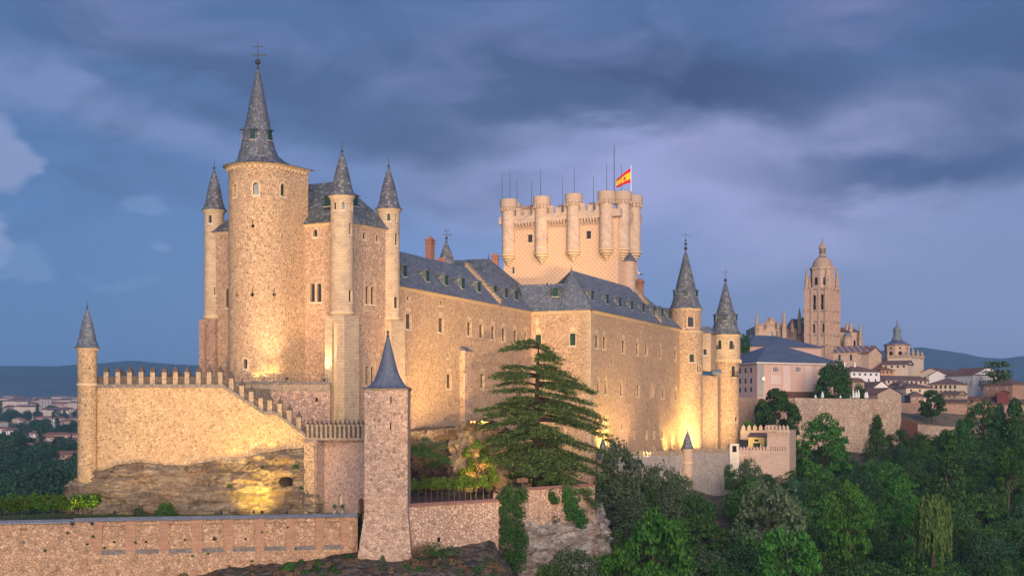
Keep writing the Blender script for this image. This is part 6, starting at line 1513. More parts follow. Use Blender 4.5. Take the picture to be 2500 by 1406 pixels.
for a, b in ((_h['u0']+.2, m_-.12), (m_+.12, _h['u1']-.2)):
    for c, d in ((_h['v0']+.2, n_-.12), (n_+.12, _h['v1']-.2)): mbx.face([_f(a, c, -.09), _f(b, c, -.09), _f(b, d, -.09), _f(a, d, -.09)])
part('pane', mbx, M['glass_pale'], _w)
mbx = MB(); _c = at(1897, 818, 448); mbx.lathe(_c.x, _c.y, [(.5, _c.z-.5), (.3, _c.z+.6), (.35, _c.z+1.0), (.1, _c.z+1.3), (.06, _c.z+2.6), (0, _c.z+2.7)], 8); part('finial', mbx, M['lead'], _t2)

T3 = dict(small=True)
house('white house with a row of arched openings and dark tile roof, behind the viewing terrace', (2077, 452), (2148, 457), 906, 934, 10, 'hip', 1.9, 'white', 'tile_brown', [(5, 910, 916, .9, 'round'), (4, 924, 931, .7)], chim=(2082, 2107), **T3)
house('orange brown house with hipped tile roof between the white arcaded house and the domed church', (2150, 516), (2212, 520), 903, 930, 12, 'hip', 2.4, 'orange', 'tile_rust', [(6, 906, 911, .8), (4, 918, 925, .9)], side_rows=[('L', 3, 906, 912, .7)], **T3)
house('long low house with many dark windows and brown roof, below the domed church', (2163, 452), (2266, 462), 927, 940, 9, 'gable_side', 1.7, 'pale', 'tile_brown', [(9, 929, 935, 1.0)], **T3)
house('three storey pale banded house with brown roof, left of the white convent', (2266, 455), (2339, 449), 938, 962, 10, 'hip', 2.2, 'cream', 'tile_brown', [(6, 941, 949, .8), (6, 953, 958, .7)], **T3)
house('plain white plastered gable house beside the parasols', (2127, 436), (2177, 438), 951, 976, 12, 'gable_front', 2.6, 'white', 'tile_brown', (), **T3)
house('tan stone gable house with rust roof, lowest behind the terrace', (2143, 424), (2200, 428), 961, 982, 11, 'gable_front', 1.9, 'stone', 'tile_rust', (), **T3)
house('cream yellow house with dark hipped roof in the middle of the old town houses', (2212, 440), (2279, 444), 946, 966, 9, 'hip', 1.7, 'cream', 'tile_brown', [(3, 950, 956, .8)], **T3)
house('big white convent block with tall slit windows and long brown roof', (2312, 486), (2376, 474), 917, 962, 14, 'gable_side', 2.8, 'white', 'tile_rust', [(6, 932, 946, .6)], side_rows=[('L', 2, 932, 940, .6)], **T3)
house('pale pink house with shallow brown gable roofs behind the banded house', (2241, 505), (2306, 498), 912, 935, 16, 'gable_front', 2.0, 'pale', 'tile_brown', [(2, 920, 926, .9)], **T3)
house('white gabled wing in front of the convent roof', (2268, 490), (2312, 487), 917, 945, 10, 'gable_front', 1.9, 'white', 'tile_brown', (), **T3)
house('tawny stone farmhouse with brown hipped roof in front of the big cedar, far right', (2400, 462), (2472, 452), 939, 968, 12, 'hip', 2.0, 'brown', 'tile_brown', [(3, 944, 952, 1.1, None, 'glass_pale')], side_rows=[('L', 4, 944, 951, .8)], **T3)
house('small dark red shed with shallow gable, in front of the tawny farmhouse', (2434, 446), (2463, 445), 959, 968, 6, 'gable_front', .9, 'red', 'tile_rust', [(2, 962, 966, .8)], **T3)
house('low long building with red tiled roof below the tawny farmhouse', (2356, 456), (2418, 450), 978, 990, 8, 'gable_side', 1.5, 'stone', 'tile_rust', (), **T3)
house('low long shed with dark grey tiled roof at the far right edge', (2418, 447), (2530, 440), 986, 1000, 9, 'gable_side', 1.6, 'brown', 'tile_brown', (), **T3)
house('small stone house with brown roof right of the lone round tree', (2296, 446), (2338, 442), 963, 974, 7, 'gable_side', 1.2, 'stone', 'tile_brown', [(3, 966, 970, .6)], **T3)
house('small house with dark hipped roof and timber front behind the lone tree', (2223, 430), (2256, 430), 966, 984, 7, 'hip', 1.6, 'brown', 'tile_brown', [(2, 970, 976, .8)], **T3)
house('flat roofed grey shed below the small stone house', (2302, 440), (2357, 436), 982, 992, 8, 'gable_side', 1.1, 'brown', 'tile_brown', (), **T3)
house('low rust roofed house wedged below the white arcaded house', (2081, 440), (2110, 441), 932, 946, 8, 'gable_side', 1.4, 'stone', 'tile_rust', (), **T3)
house('low brown roofed house left of the plain white gable', (2108, 445), (2144, 446), 941, 960, 8, 'gable_side', 1.3, 'pale', 'tile_brown', [(3, 945, 949, .6)], **T3)
house('small tan house with brown roof between terrace gables and the yellow house', (2196, 446), (2226, 447), 938, 966, 8, 'hip', 1.3, 'pale', 'tile_brown', [(2, 944, 950, .7)], **T3)

M['parasol'] = plain('parasol_cloth', rgb(.62, .62, .6), var=.1)
# closed parasols on the terrace
pr = None
for i, (x, h, l) in enumerate(((2075, 1.9, 'first closed white parasol from the left on the viewing terrace'), (2083, 3.0, 'second closed white parasol from the left, taller than the first'), (2090, 2.6, 'third closed white parasol from the left on the terrace'), (2096, 2.9, 'fourth closed white parasol from the left on the terrace'), (2113, 2.3, 'closed white parasol fifth from the left, after a gap'), (2117, 2.4, 'rightmost closed white parasol on the terrace'), (2052, 1.3, 'short closed white parasol beside the round tree on the terrace'), (2008, 2.4, 'closed white parasol standing by the door of the pink house'), (1991, 1.4, 'short closed white parasol left of the pink house door'))):
    p = at(x, 972, 408 if i < 6 else 404); p.z = 6.2; th = thing('parasol', p, l, 'parasol', 'closed parasols on the viewing terrace'); mb = MB(); mb.lathe(p.x, p.y, [(.3, p.z), (.3, p.z+.1), (.05, p.z+.12), (.05, p.z+.6)], 8); part('base', mb, M['coping'], th)
    mb = MB(); mb.lathe(p.x, p.y, [(.15, p.z+.5), (.42, p.z+.8), (.38, p.z+h*.6), (.22, p.z+h*.85), (.1, p.z+h), (0, p.z+h+.15)], 8); part('canopy', mb, M['parasol'], th)
# ---------------------------------------------------------------- cathedral and domed church
M['cath'] = ashlar('cathedral_stone', rgb(.54, .37, .27), rgb(.46, .31, .22), rgb(.36, .24, .17), 1.2, .6, .35, rgb(.3, .2, .14))
M['cath2'] = plain('cathedral_carving', rgb(.46, .32, .23), var=.4, scale=1.2)
def pinnacle(mb, x, y, z0, z1, w):
    mb.hexa([(x-w/2, y-w/2, z0), (x+w/2, y-w/2, z0), (x+w/2, y+w/2, z0), (x-w/2, y+w/2, z0)], [(x-w/2, y-w/2, z0+(z1-z0)*.35), (x+w/2, y-w/2, z0+(z1-z0)*.35), (x+w/2, y+w/2, z0+(z1-z0)*.35), (x-w/2, y+w/2, z0+(z1-z0)*.35)])
    h = (z1-z0)*.35+z0; mb.lathe(x, y, [(w*.8, h), (w*.75, h+.02), (w*.5, h+(z1-h)*.3), (w*.55, h+(z1-h)*.33), (w*.32, h+(z1-h)*.6), (w*.38, h+(z1-h)*.63), (w*.12, h+(z1-h)*.9), (w*.2, h+(z1-h)*.94), (0, z1)], 6)
def cathedral():
    Y = 560.
    c = Vector(xy(2020, Y)); a = Vector(xy(1964, Y+5)); d = (c-a).normalized(); inn = Vector((-d.y, d.x)); W = (c-a).length; b = c+inn*W*.92
    # turn the right face so that it is seen
    b = Vector(xy(2049, Y+8)); e = a+(b-c)
    th = thing('bell_tower', (c.x, c.y, 0), 'tall square cathedral bell tower crowned by a stone dome and lantern', 'tower')
    fn = Path([e, a, c, b, e]); z = lambda py: zz(py, Y); hs = []
    for x0, y0, x1, y1 in ((1984, 720, 1992, 756), (2003, 718, 2011, 756), (1984, 791, 1990, 812), (2007, 790, 2013, 811)): hs.append(Path([a, c]).hole(x0, y0, x1, y1, 'round', dep=1.2)); hs[-1]['u0'] += fn.c[1]; hs[-1]['u1'] += fn.c[1]
    mb = MB(); wall(mb, fn, 0, fn.L, 5, z(703), hs, 1.2); mb.face([(p.x, p.y, z(703)) for p in (a, c, b, e)]); part('shaft', mb, M['cath'], th)
    for h in hs: mb = MB(); mb.face([fn(p, q, 1.19) for p, q in outline(h)]); w = part('opening', mb, M['hole'], th)
    for h in hs[:2]: mb = MB(); p = fn((h['u0']+h['u1'])/2, h['v0']+2.4, .7); mb.lathe(p[0], p[1], [(.65, p[2]-.7), (.5, p[2]-.2), (.3, p[2]+.4), (0, p[2]+.6)], 10); part('bell', mb, M['metal'], th)
    for h in hs: 
        mb = MB(); o, w_ = outline(h), outline(h, .45)
        for i in range(len(o)): j = (i+1) % len(o); mb.face([fn(*w_[i], -.18), fn(*w_[j], -.18), fn(*o[j], -.18), fn(*o[i], -.18)]); mb.face([fn(*w_[i], 0), fn(*w_[j], 0), fn(*w_[j], -.18), fn(*w_[i], -.18)])
        part('arch', mb, M['cath2'], th)
    for seg in (1, 2):   # buttress strips and string courses
        L = fn.c[seg+1]-fn.c[seg]
        for k in range(4):
            u = fn.c[seg]+L*k/3; u = min(max(u, fn.c[seg]+.5), fn.c[seg+1]-.5); mb = MB(); lo = [fn(u-.45, 5, -.5), fn(u+.45, 5, -.5), fn(u+.45, 5, .01), fn(u-.45, 5, .01)]; mb.hexa(lo, [(x, y, z(700)) for x, y, _ in lo]); part('buttress', mb, M['cath'], th)
        for py in (703, 757, 783, 816, 842):
            mb = MB(); solid(mb, fn, fn.c[seg], fn.c[seg+1], z(py)-.35, z(py)+.3, .6, -.72); part('string_course', mb, M['cath2'], th)
        n = 6 if seg == 1 else 4
        for r, (y0, y1) in enumerate(((708, 716), (842, 850), (822, 830))):
            for k in range(n): u = fn.c[seg]+L*(k+.5)/n; h = dict(u0=u-.45, u1=u+.45, v0=z(y1), v1=z(y0), arch='point'); mb = MB(); mb.face([fn(*p, -.03) for p in outline(h)]); part('blind_arch', mb, M['cath2'], th)
    # octagonal stage, dome and lantern
    m = (a+c+b+e)/4; ox, oy = m.x, m.y-1; r = 4.7
    mb = MB(); mb.lathe(ox, oy, [(r, z(704)), (r, z(657)), (r+.35, z(655)), (r+.35, z(650)), (0, z(650))], 8, pi/8, 2*pi+pi/8); part('octagon', mb, M['cath'], th)
    for k in (5, 6): 
        t = 2*pi*k/8+pi/4-pi/8*0; t = -pi/2-pi/4*(6-k)+pi/8*0; q = (ox+(r*.925)*cos(t), oy+(r*.925)*sin(t)); dd = Vector((-sin(t), cos(t))); pf = Path([Vector(q)-dd*2, Vector(q)+dd*2]); h = dict(u0=1.35, u1=2.65, v0=z(694), v1=z(675), arch='round'); mb = MB(); mb.face([pf(*p, -.04) for p in outline(h)]); part('opening', mb, M['hole'], th)
    mb = MB(); R0 = 3.9; zb = z(650); mb.lathe(ox, oy, [(R0+.4, zb), (R0+.4, zb+.6)]+[(R0*cos(t*pi/16), zb+.6+3.9*sin(t*pi/16)) for t in range(8)]+[(.9, zb+4.6)], 20); part('dome', mb, M['cath2'], th, smooth=True)
    mb = MB(); zl = zb+4.4; mb.lathe(ox, oy, [(1.7, zl), (1.4, zl+.4), (1.2, zl+.6), (1.15, zl+3.0), (1.6, zl+3.1), (1.5, zl+3.4), (1.2, zl+4.3), (.5, zl+5.2), (.55, zl+5.5), (.2, zl+6), (.3, zl+6.2), (.06, zl+8.2), (0, zl+8.2)], 8); ln = part('lantern', mb, M['cath2'], th)
    for k in range(8): t = 2*pi*k/8+pi/8; mb = MB(); mb.obox((ox+1.2*cos(t), oy+1.2*sin(t), zl+1.0), (-sin(t), cos(t)), .35, .05, 1.7); part('opening', mb, M['hole'], ln)
    for p in (a, c, b, e):
        q = p+(m-p)*.12
        mb = MB(); pinnacle(mb, q.x, q.y, z(703), z(648), 1.2); part('pinnacle', mb, M['cath2'], th)
        q2 = p+(m-p)*.3; mb = MB(); pinnacle(mb, q2.x, q2.y, z(703), z(668), .9); part('pinnacle', mb, M['cath2'], th)
    # nave on the left
    th = thing('cathedral_nave', (xy(1900, 575)[0], 575, 10), 'gabled cathedral west end with a row of slender pinnacles, left of the bell tower', 'church'); z = lambda py: zz(py, 575)
    a, b, bk = Vector(xy(1845, 575)), Vector(xy(1915, 575)), Vector((1, 30)); f = Path([a+bk, a, b, b+bk]); h = f.hole(1877, 811, 1887, 828, 'round', dep=.8); zt = z(795)
    mb = MB(); wall(mb, f, 0, f.L, 5, zt, [h], .8); u = [f.inv(x) for x in (1862, 1881, 1900)]; mb.face([f(u[0], zt), f(u[2], zt), f(u[1], z(776))]); part('front', mb, M['cath'], th)
    mb = MB(); mb.face([f(*p, .79) for p in outline(h)]); part('window', mb, M['glass'], th)
    for (u0, z0), (u1, z1) in (((u[0], zt), (u[1], z(776))), ((u[1], z(776)), (u[2], zt))): mb = MB(); lo = [f(u0, z0, -.3), f(u1, z1, -.3), f(u1, z1, .5), f(u0, z0, .5)]; mb.hexa(lo, [(p[0], p[1], p[2]+.6) for p in lo]); part('coping', mb, M['cath2'], th)
    mb = MB(); solid(mb, f, f.c[1], f.c[2], zt-.2, zt+.7, .5, -.25); part('balustrade', mb, M['cath2'], th)
    a2, b2 = Vector(xy(1915, 584)), Vector(xy(1966, 578)); f2 = Path([a2, b2]); mb = MB(); wall(mb, f2, 0, f2.L, 5, z(800)); part('side_wall', mb, M['cath'], th)
    mb = MB(); z8, z9 = z(800), z(781); mb.face([f2(0, z8), f2(f2.L, z8), f2(f2.L, z9+.6, 6), f2(0, z9+1.5, 6)]); part('roof', mb, M['tile_brown'], th)
    for x, y0, y1, w, Y in ((1847.5, 762, 830, 1.4, 573), (1914, 755, 825, 1.6, 573), (1934, 780, 810, 1.1, 577), (1952, 752, 815, 1.5, 577), (1833, 817, 850, 1., 573), (1960, 772, 800, 1.4, 590), (1872, 785, 800, .7, 573), (1881, 770, 782, .6, 573), (1899, 780, 800, .8, 573)):
        p = at(x, y1, Y); mb = MB(); pinnacle(mb, p.x, p.y, p.z, zz(y0, Y), w); part('pinnacle', mb, M['cath2'], th)
    # east end on the right
    th = thing('cathedral_apse', (xy(2080, 585)[0], 585, 10), 'cathedral apse with pinnacles and a small dark dome, right of the bell tower', 'church'); z = lambda py: zz(py, 585)
    f = Path([xy(2045, 585), xy(2100, 583), (xy(2106, 595)[0], 595), xy(2106, 615)]); mb = MB(); h = f.hole(2084, 830, 2088.5, 846, 'point', dep=.6); wall(mb, f, 0, f.L, 8, z(811), [h]); part('wall', mb, M['cath'], th); mb = MB(); mb.face([f(*p, .59) for p in outline(h)]); part('window', mb, M['hole'], th)
    mb = MB(); mb.face([f(0, z(811), -.4), f(f.c[1], z(811), -.4), (xy(2085, 595)[0], 595, z(798)), (xy(2045, 592)[0], 592, z(796))]); mb.face([f(f.c[1], z(811), -.4), f(f.c[2], z(811), -.4), (xy(2085, 595)[0], 595, z(798))]); part('roof', mb, M['tile_rust'], th)
    for x, y0, y1, w in ((2067, 787, 806, 1.1), (2077, 783, 810, 1.4), (2100, 786, 850, 1.3)): p = at(x, y1, 582); mb = MB(); pinnacle(mb, p.x, p.y, p.z, zz(y0, 582), w); part('pinnacle', mb, M['cath2'], th)
    p = at(2069, 870, 578); mb = MB(); mb.lathe(p.x, p.y, [(1.75, p.z), (1.75, z(829)), (1.95, z(828)), (1.95, z(827)), (1.8, z(826))], 14); dr = part('drum', mb, M['cath'], th); mb = MB(); mb.lathe(p.x, p.y, [(1.8*cos(t*pi/16), z(826)+1.9*sin(t*pi/16)) for t in range(9)], 14); part('dome', mb, M['lead'], dr, smooth=True)
    # striped roof building
    th, fn2 = house('cathedral cloister building with striped lead roof and three slit windows', (2034, 528), (2121, 522), 860, 895, 15, 'gable_side', 2.6, 'cath', 'striped', [(3, 866, 881, .8)], name='cloister', cat='building', extra=10, **T3)
    house('plain gable end adjoining the striped roof building, facing right', (2121, 521), (2152, 527), 862, 895, 13, 'gable_front', 2.3, 'cath', 'tile_rust', (), name='cloister', cat='building', extra=10, **T3)
def striped():
    m, nt, b = mat_new('striped_roof'); g = NG(nt); setp(b, .7); uv = g.coord('UV'); sp = g.N.new('ShaderNodeSeparateXYZ'); g.L.new(uv, sp.inputs[0]); w = g.ramp(g.m('SINE', g.m('MULTIPLY', sp.outputs[0], 2*pi/1.9)), .75, .95)
    co = g.coord('Object'); f = g.noise(co, 1.2, 4, .6); col = g.mix(f, rgb(.17, .10, .085), rgb(.24, .15, .13)); col = g.mix(w, col, rgb(.42, .38, .38)); g.L.new(col, b.inputs['Base Color']); return m
M['striped'] = striped()
cathedral()
def domed_church():
    Y = 540.; z = lambda py: zz(py, Y); cx = xy(2204, Y)[0]; cy = Y+8; th = thing('domed_church', (cx, Y, 10), 'church with octagonal drum and grey slate dome on the skyline right of the cathedral', 'church')
    f = Path([(xy(2171, Y)[0], cy+8), xy(2167, Y+2), xy(2222, Y-2), (xy(2255, Y+9)[0], Y+9), (xy(2255, Y+9)[0]-2, Y+22)]); h = f.hole(2190, 883, 2200, 892, 'round', dep=.8); mb = MB(); wall(mb, f, 0, f.L, 2, z(871), [h], .8); mb.face([(p.x, p.y, z(871)) for p in f.p]); part('base', mb, M['p_cream'], th)
    mb = MB(); mb.face([f(*p, .79) for p in outline(h)]); part('window', mb, M['hole'], th)
    mb = MB(); solid(mb, f, f.c[1], f.c[2], z(873), z(867), .6, -.4); solid(mb, f, f.c[2], f.c[3], z(873), z(867), .6, -.4); part('parapet', mb, M['cath2'], th)
    r = 4.75; rr = [(r, z(871)), (r, z(841)), (r+.3, z(840)), (r+.3, z(838)), (0, z(838))]; mb = MB(); mb.lathe(cx, cy, rr, 8, pi/8, 2*pi+pi/8); dr = part('drum', mb, M['cath'], th)
    for k, (aa) in enumerate((-pi/2-pi/4, -pi/2, -pi/2+pi/4)):
        q = Vector((cx+r*.93*cos(aa), cy+r*.93*sin(aa))); dd = Vector((-sin(aa), cos(aa))); pf = Path([q-dd*2, q+dd*2]); mb = MB(); mb.face([pf(*p, -.04) for p in outline(dict(u0=1.3, u1=2.7, v0=z(865), v1=z(856), arch='round'))]); part('window', mb, M['hole'], dr)
        mb = MB(); mb.face([pf(*p, -.04) for p in outline(dict(u0=1.6, u1=2.4, v0=z(850), v1=z(846)))]); part('window', mb, M['hole'], dr)
    mb = MB(); mb.lathe(cx, cy, [(r+.7, z(840)), (r*.75, z(834)), (r*.45, z(829)), (2.1, z(827)), (2.0, z(826))], 8, pi/8, 2*pi+pi/8); part('roof', mb, M['slatebl'], th)
    mb = MB(); mb.lathe(cx, cy, [(2.0, z(827)), (1.9, z(823)), (1.55, z(818)), (1.4, z(816)), (1.4, z(806)), (1.65, z(805)), (1.65, z(803)), (1.45, z(801)), (1.35, z(798)), (.9, z(795)), (.35, z(792)), (.3, z(788)), (.22, z(780)), (.1, z(779)), (.22, z(777)), (.0, z(775))], 12); ln = part('lantern', mb, M['lead'], th)
    for x, y0 in ((2168, 851), (2229, 848), (2241, 850), (2251, 855), (2217, 848)): p = at(x, 868, Y-1 if x < 2235 else Y+7); mb = MB(); pinnacle(mb, p.x, p.y, p.z-.5, zz(y0, Y), .8); part('pinnacle', mb, M['cath2'], th)
    house('low brown roofed vestry at the foot of the domed church', (2153, 520), (2216, 516), 890, 905, 9, 'gable_side', 1.6, 'cream', 'tile_brown', [(4, 893, 898, .8)], **T3)
domed_church()

# ---------------------------------------------------------------- plants
NR = np.random.default_rng(11)
def leaf_mesh(name, C, Nn, S, mat, aspect=1.0, droop=None):
    n = len(C); a = NR.normal(size=(n, 3)); Nn = Nn/np.linalg.norm(Nn, axis=1, keepdims=True)
    if droop is not None: a = np.tile(np.array([0, 0, -1.]), (n, 1))+NR.normal(size=(n, 3))*droop
    t = a-(a*Nn).sum(1, keepdims=True)*Nn; t /= np.linalg.norm(t, axis=1, keepdims=True)+1e-9; b = np.cross(Nn, t)
    S = S[:, None]; hx, hy = t*S*.5*aspect, b*S*.5/aspect**.5
    V = np.stack([C-hx, C-hy*.9+hx*.1, C+hx, C+hy*.9+hx*.1], 1).reshape(-1, 3)
    me = bpy.data.meshes.new(name); me.vertices.add(4*n); me.vertices.foreach_set('co', V.ravel().astype(np.float32)); me.loops.add(4*n); me.loops.foreach_set('vertex_index', np.arange(4*n, dtype=np.int32)); me.polygons.add(n)
    me.polygons.foreach_set('loop_start', np.arange(0, 4*n, 4, dtype=np.int32)); me.update(calc_edges=True); me.validate(); me.materials.append(mat); return me
def crown_pts(kind, seed, R_=4.5, H=9., leaf=.42, n=6500):
    g = np.random.default_rng(seed); K = {'broad': 95, 'domed': 80, 'olive': 110, 'conic': 100, 'poplar': 60, 'bush': 60}[kind]
    C = []; Nn = []; S = []
    for k in range(K):
        th = g.uniform(0, 2*pi); u = g.uniform(0, 1)
        if kind in ('broad', 'olive', 'bush', 'domed'):
            el = np.arcsin(g.uniform(-.8, 1)); rr = g.uniform(.55, .95)**.6; sq = .8+.35*g.uniform()
            c = np.array([R_*rr*cos(el)*cos(th)*sq, R_*rr*cos(el)*sin(th)*sq, H*.5+H*.46*rr*sin(el)]); rad = R_*g.uniform(.16, .32)
        elif kind == 'conic':
            rr = R_*(1-u*.93); c = np.array([rr*.75*cos(th), rr*.75*sin(th), H*(.12+.84*u)]); rad = .22*R_+.35*rr*g.uniform(.5, 1)
        else:
            rr = R_*sin(pi*min(1, .12+u*.86))**.6; c = np.array([rr*.5*cos(th), rr*.5*sin(th), H*(.08+.9*u)]); rad = .25*R_+.35*rr
        m = int(n/K*g.uniform(.7, 1.3)); d = g.normal(size=(m, 3)); d[:, 2] = np.abs(d[:, 2])*.9-.25; d /= np.linalg.norm(d, axis=1, keepdims=True)
        flat = .6 if kind == 'domed' else .8
        p = c+d*rad*g.uniform(.65, 1.08, size=(m, 1))*np.array([1, 1, flat]); nn = d+g.normal(size=(m, 3))*.55+np.array([0, 0, .5])
        out = p.copy(); out[:, 2] -= H*.5
        C.append(p); Nn.append(nn); S.append(g.uniform(.6, 1.25, m)*leaf)
    return np.concatenate(C), np.concatenate(Nn), np.concatenate(S)
def trunk_mb(h, r, seed=0, limbs=5, spread=2.2):
    rr = random.Random(seed); mb = MB(); P0 = [(0, 0, -.8), (.1, .05, h*.25), (rr.uniform(-.3, .3), rr.uniform(-.3, .3), h*.55), (rr.uniform(-.4, .4), rr.uniform(-.4, .4), h*.85)]; mb.tube(P0, [r*1.3, r, r*.7, r*.25], 7)
    for k in range(limbs):
        a = 2*pi*k/limbs+rr.uniform(-.4, .4); z = h*rr.uniform(.3, .6); mb.tube([(0, 0, z), (spread*.5*cos(a), spread*.5*sin(a), z+h*.14), (spread*cos(a), spread*sin(a), z+h*.28)], [r*.45, r*.3, r*.1], 5)
    return mb
LM = {'dark': leafm('leaf_dark', rgb(.012, .040, .012), rgb(.070, .145, .036)), 'mid': leafm('leaf_mid', rgb(.020, .065, .014), rgb(.095, .20, .038)), 'bright': leafm('leaf_bright', rgb(.024, .085, .014), rgb(.070, .165, .026), .25),
      'olive': leafm('leaf_olive', rgb(.045, .07, .038), rgb(.105, .135, .075)), 'blue': leafm('leaf_bluegreen', rgb(.014, .045, .022), rgb(.055, .12, .05)), 'willow': leafm('leaf_willow', rgb(.085, .14, .035), rgb(.13, .20, .055), .35),
      'ivy': leafm('leaf_ivy', rgb(.022, .065, .018), rgb(.05, .12, .028)), 'cedar': leafm('needle_cedar', rgb(.035, .085, .03), rgb(.17, .26, .085), .12), 'vine': leafm('leaf_vine', rgb(.06, .12, .018), rgb(.12, .20, .03), .35), 'purple': leafm('leaf_purple', rgb(.022, .010, .014), rgb(.04, .018, .022), .1), 'dry': leafm('leaf_dry', rgb(.13, .085, .05), rgb(.22, .15, .09), .2), 'far': leafm('leaf_far', rgb(.020, .050, .026), rgb(.036, .078, .036), .1)}
PROTO = {}
def proto(kind, mat, seed, **k):
    key = (kind, mat, seed)
    if key not in PROTO:
        H = k.get('H', 9.); me = leaf_mesh('crown', *crown_pts(kind, seed, k.get('R_', 4.5), H, k.get('leaf', .36), k.get('n', 6500)), LM[mat])
        tb = trunk_mb(H*.9, .28, seed); tm = mesh_from(tb, 'trunk', M['bark'])
        PROTO[key] = (me, tm)
    return PROTO[key]
NT = [0]
def tree(label, x, y, z, kind='broad', mat='dark', seed=0, s=1., sz=None, rot=None, name='tree', cat='tree', group=None, **k):
    me, tm = proto(kind, mat, seed, **k); th = thing(name, (x, y, z), label, cat, group); NT[0] += 1; rr = random.Random(NT[0])
    th.rotation_euler = (0, 0, rr.uniform(0, 6.28) if rot is None else rot); th.scale = (s, s, sz or s*rr.uniform(.9, 1.15))
    for nm, m in (('trunk', tm), ('crown', me)): o = bpy.data.objects.new(nm, m); ROOT.objects.link(o); o.parent = th
    return th
def tree_px(label, px, Y, ytop, ry, **k):
    """crown centred on px with its top at ytop and radius ry (photo pixels)"""
    H = k.get('H', 9.); R_ = k.get('R_', 4.5); s = ry/F*Y/R_; x, y = xy(px, Y); zt = zz(ytop, Y); zg = T_(x, y); sz = max(s*.8, min(s*1.9, (zt-zg)/H)); zb = zt-sz*H*.98
    return tree(label, x, y, zb, s=s, sz=sz, **k)
# -- the wooded slope
def forest():
    rr = random.Random(5)
    G = {'dark': ('dark green broadleaf tree in the wood covering the slope below the town walls', 'dark broadleaf trees in the wood'), 'mid': ('mid green tree in the wood covering the slope below the town walls', 'mid green trees in the wood'),
         'olive': ('grey green loose crowned tree in the wood below the curtain wall', 'grey green trees in the wood'), 'blue': ('deep blue green tree in the wood covering the slope below the town walls', 'blue green trees in the wood')}
    spots = []
    Y = 186.
    while Y < 392:
        step = 5.2; x0 = xy(1500 if Y < 262 else (1600 if Y < 285 else 1850), Y)[0]; x1 = xy(2620, Y)[0]; x = x0+rr.uniform(0, 3)
        while x < x1:
            px = CX+F*x/Y; xx, yy = x+rr.uniform(-1.6, 1.6), Y+rr.uniform(-3, 3)
            top = T_(xx, yy); 
            spots.append((px, xx, yy)); x += step*rr.uniform(.8, 1.25)*(1 if Y < 300 else 1.15)
        Y += 9.5 if Y < 300 else 12
    for px, x, y in spots:
        h = rr.uniform(7.5, 11.5); kind = 'broad'
        if px < 1720 and y > 196: mat = rr.choice(['olive', 'olive', 'mid', 'dark'])
        else: mat = rr.choice(['dark', 'dark', 'dark', 'mid', 'blue', 'dark', 'mid'])
        z = T_(x, y)
        # keep the curtain wall, gate and retaining wall in view
        lim = 1185 if px < 1780 else (1150 if px < 1880 else 1105 if px < 1990 else 1120 if px < 2200 else 1045)
        if px < 1640: lim = 1150
        ptop = HY-F*(z+h)/y
        if y > 262 and px < 1800: continue
        if 1700 < px < 1790 and 215 < y < 275: continue      # the dry bare patch
        if ptop < lim:
            h = (HY-lim)*y/F-z+rr.uniform(-1.5, .3)
            if h < 3.2: continue
        s = rr.uniform(.75, 1.15); kd = rr.choice(['broad', 'broad', 'olive', 'conic']) if mat in ('dark', 'blue') else 'olive' if mat == 'olive' else 'broad'
        if y > 330: s *= .95
        tree(G[mat][0], x, y, z, kd, mat, rr.choice([1, 2, 3]), s=s, sz=h/9., group=G[mat][1])
forest()
B = dict(kind='domed', mat='bright')
tree_px('bright green spreading tree directly right of the square bastion', 2010, 318, 1008, 70, seed=4, **B)
tree_px('bright green tree at the bottom of the slope, below the dry patch', 1600, 196, 1232, 95, seed=5, **B)
tree_px('bright green leafy tree low in the wood, right of the bottom centre', 1925, 190, 1272, 85, seed=6, **B)
tree_px('fresh green rounded tree in the middle of the wood', 2075, 226, 1172, 62, seed=4, **B)
tree_px('yellowish green tree at the lower left of the wood under the cliff', 1510, 184, 1330, 75, seed=5, kind='domed', mat='bright')
tree_px('bright green tree at the right edge halfway up the slope', 2480, 300, 1075, 55, seed=6, **B)
tree_px('small bright green tree left of the willow', 2200, 236, 1160, 40, seed=4, **B)
tree_px('greyish bushy tree with its top against the lit palace corner', 1512, 236, 1078, 56, kind='olive', mat='olive', seed=7)
tree_px('grey green tree standing before the grey curtain wall, left part', 1610, 246, 1128, 60, kind='olive', mat='olive', seed=8)
tree_px('olive coloured tree before the middle turret of the curtain wall', 1660, 250, 1158, 48, kind='olive', mat='olive', seed=9)
tree_px('small sparse grey green tree in front of the bastion base', 1830, 288, 1118, 34, kind='olive', mat='olive', seed=7, n=900)
tree_px('large grey green tree in the middle of the slope below the bastion', 1880, 232, 1170, 88, kind='olive', mat='olive', seed=8)
tree_px('dark upright tree just left of the tall retaining wall corner', 2140, 350, 1016, 34, kind='conic', mat='dark', seed=2)
tree_px('tall narrow poplar with pale trunk in the right half of the wood', 2322, 270, 1062, 32, kind='poplar', mat='dark', seed=3, R_=2.0, H=12.)
tree_px('dark pointed tree at the foot of the bare grassy slope', 2350, 372, 1030, 48, kind='conic', mat='dark', seed=5)
tree_px('tall dark tree reaching above the low boundary wall, right of the grassy slope', 2400, 385, 975, 44, kind='broad', mat='dark', seed=6)
tree_px('very dark tree at the right edge above the low boundary wall', 2478, 380, 982, 46, kind='conic', mat='dark', seed=7)
tree_px('dark bushy tree left of the very dark edge tree', 2440, 384, 992, 36, kind='conic', mat='blue', seed=5)
tree_px('large dark rounded bush growing on the rubble wall below the pink house', 1892, 366, 950, 52, kind='bush', mat='dark', seed=12, H=7., R_=4.5, n=15000)
tree_px('dense dark round tree on the viewing terrace right of the pink house', 2037, 410, 882, 43, kind='broad', mat='dark', seed=13, n=16000)
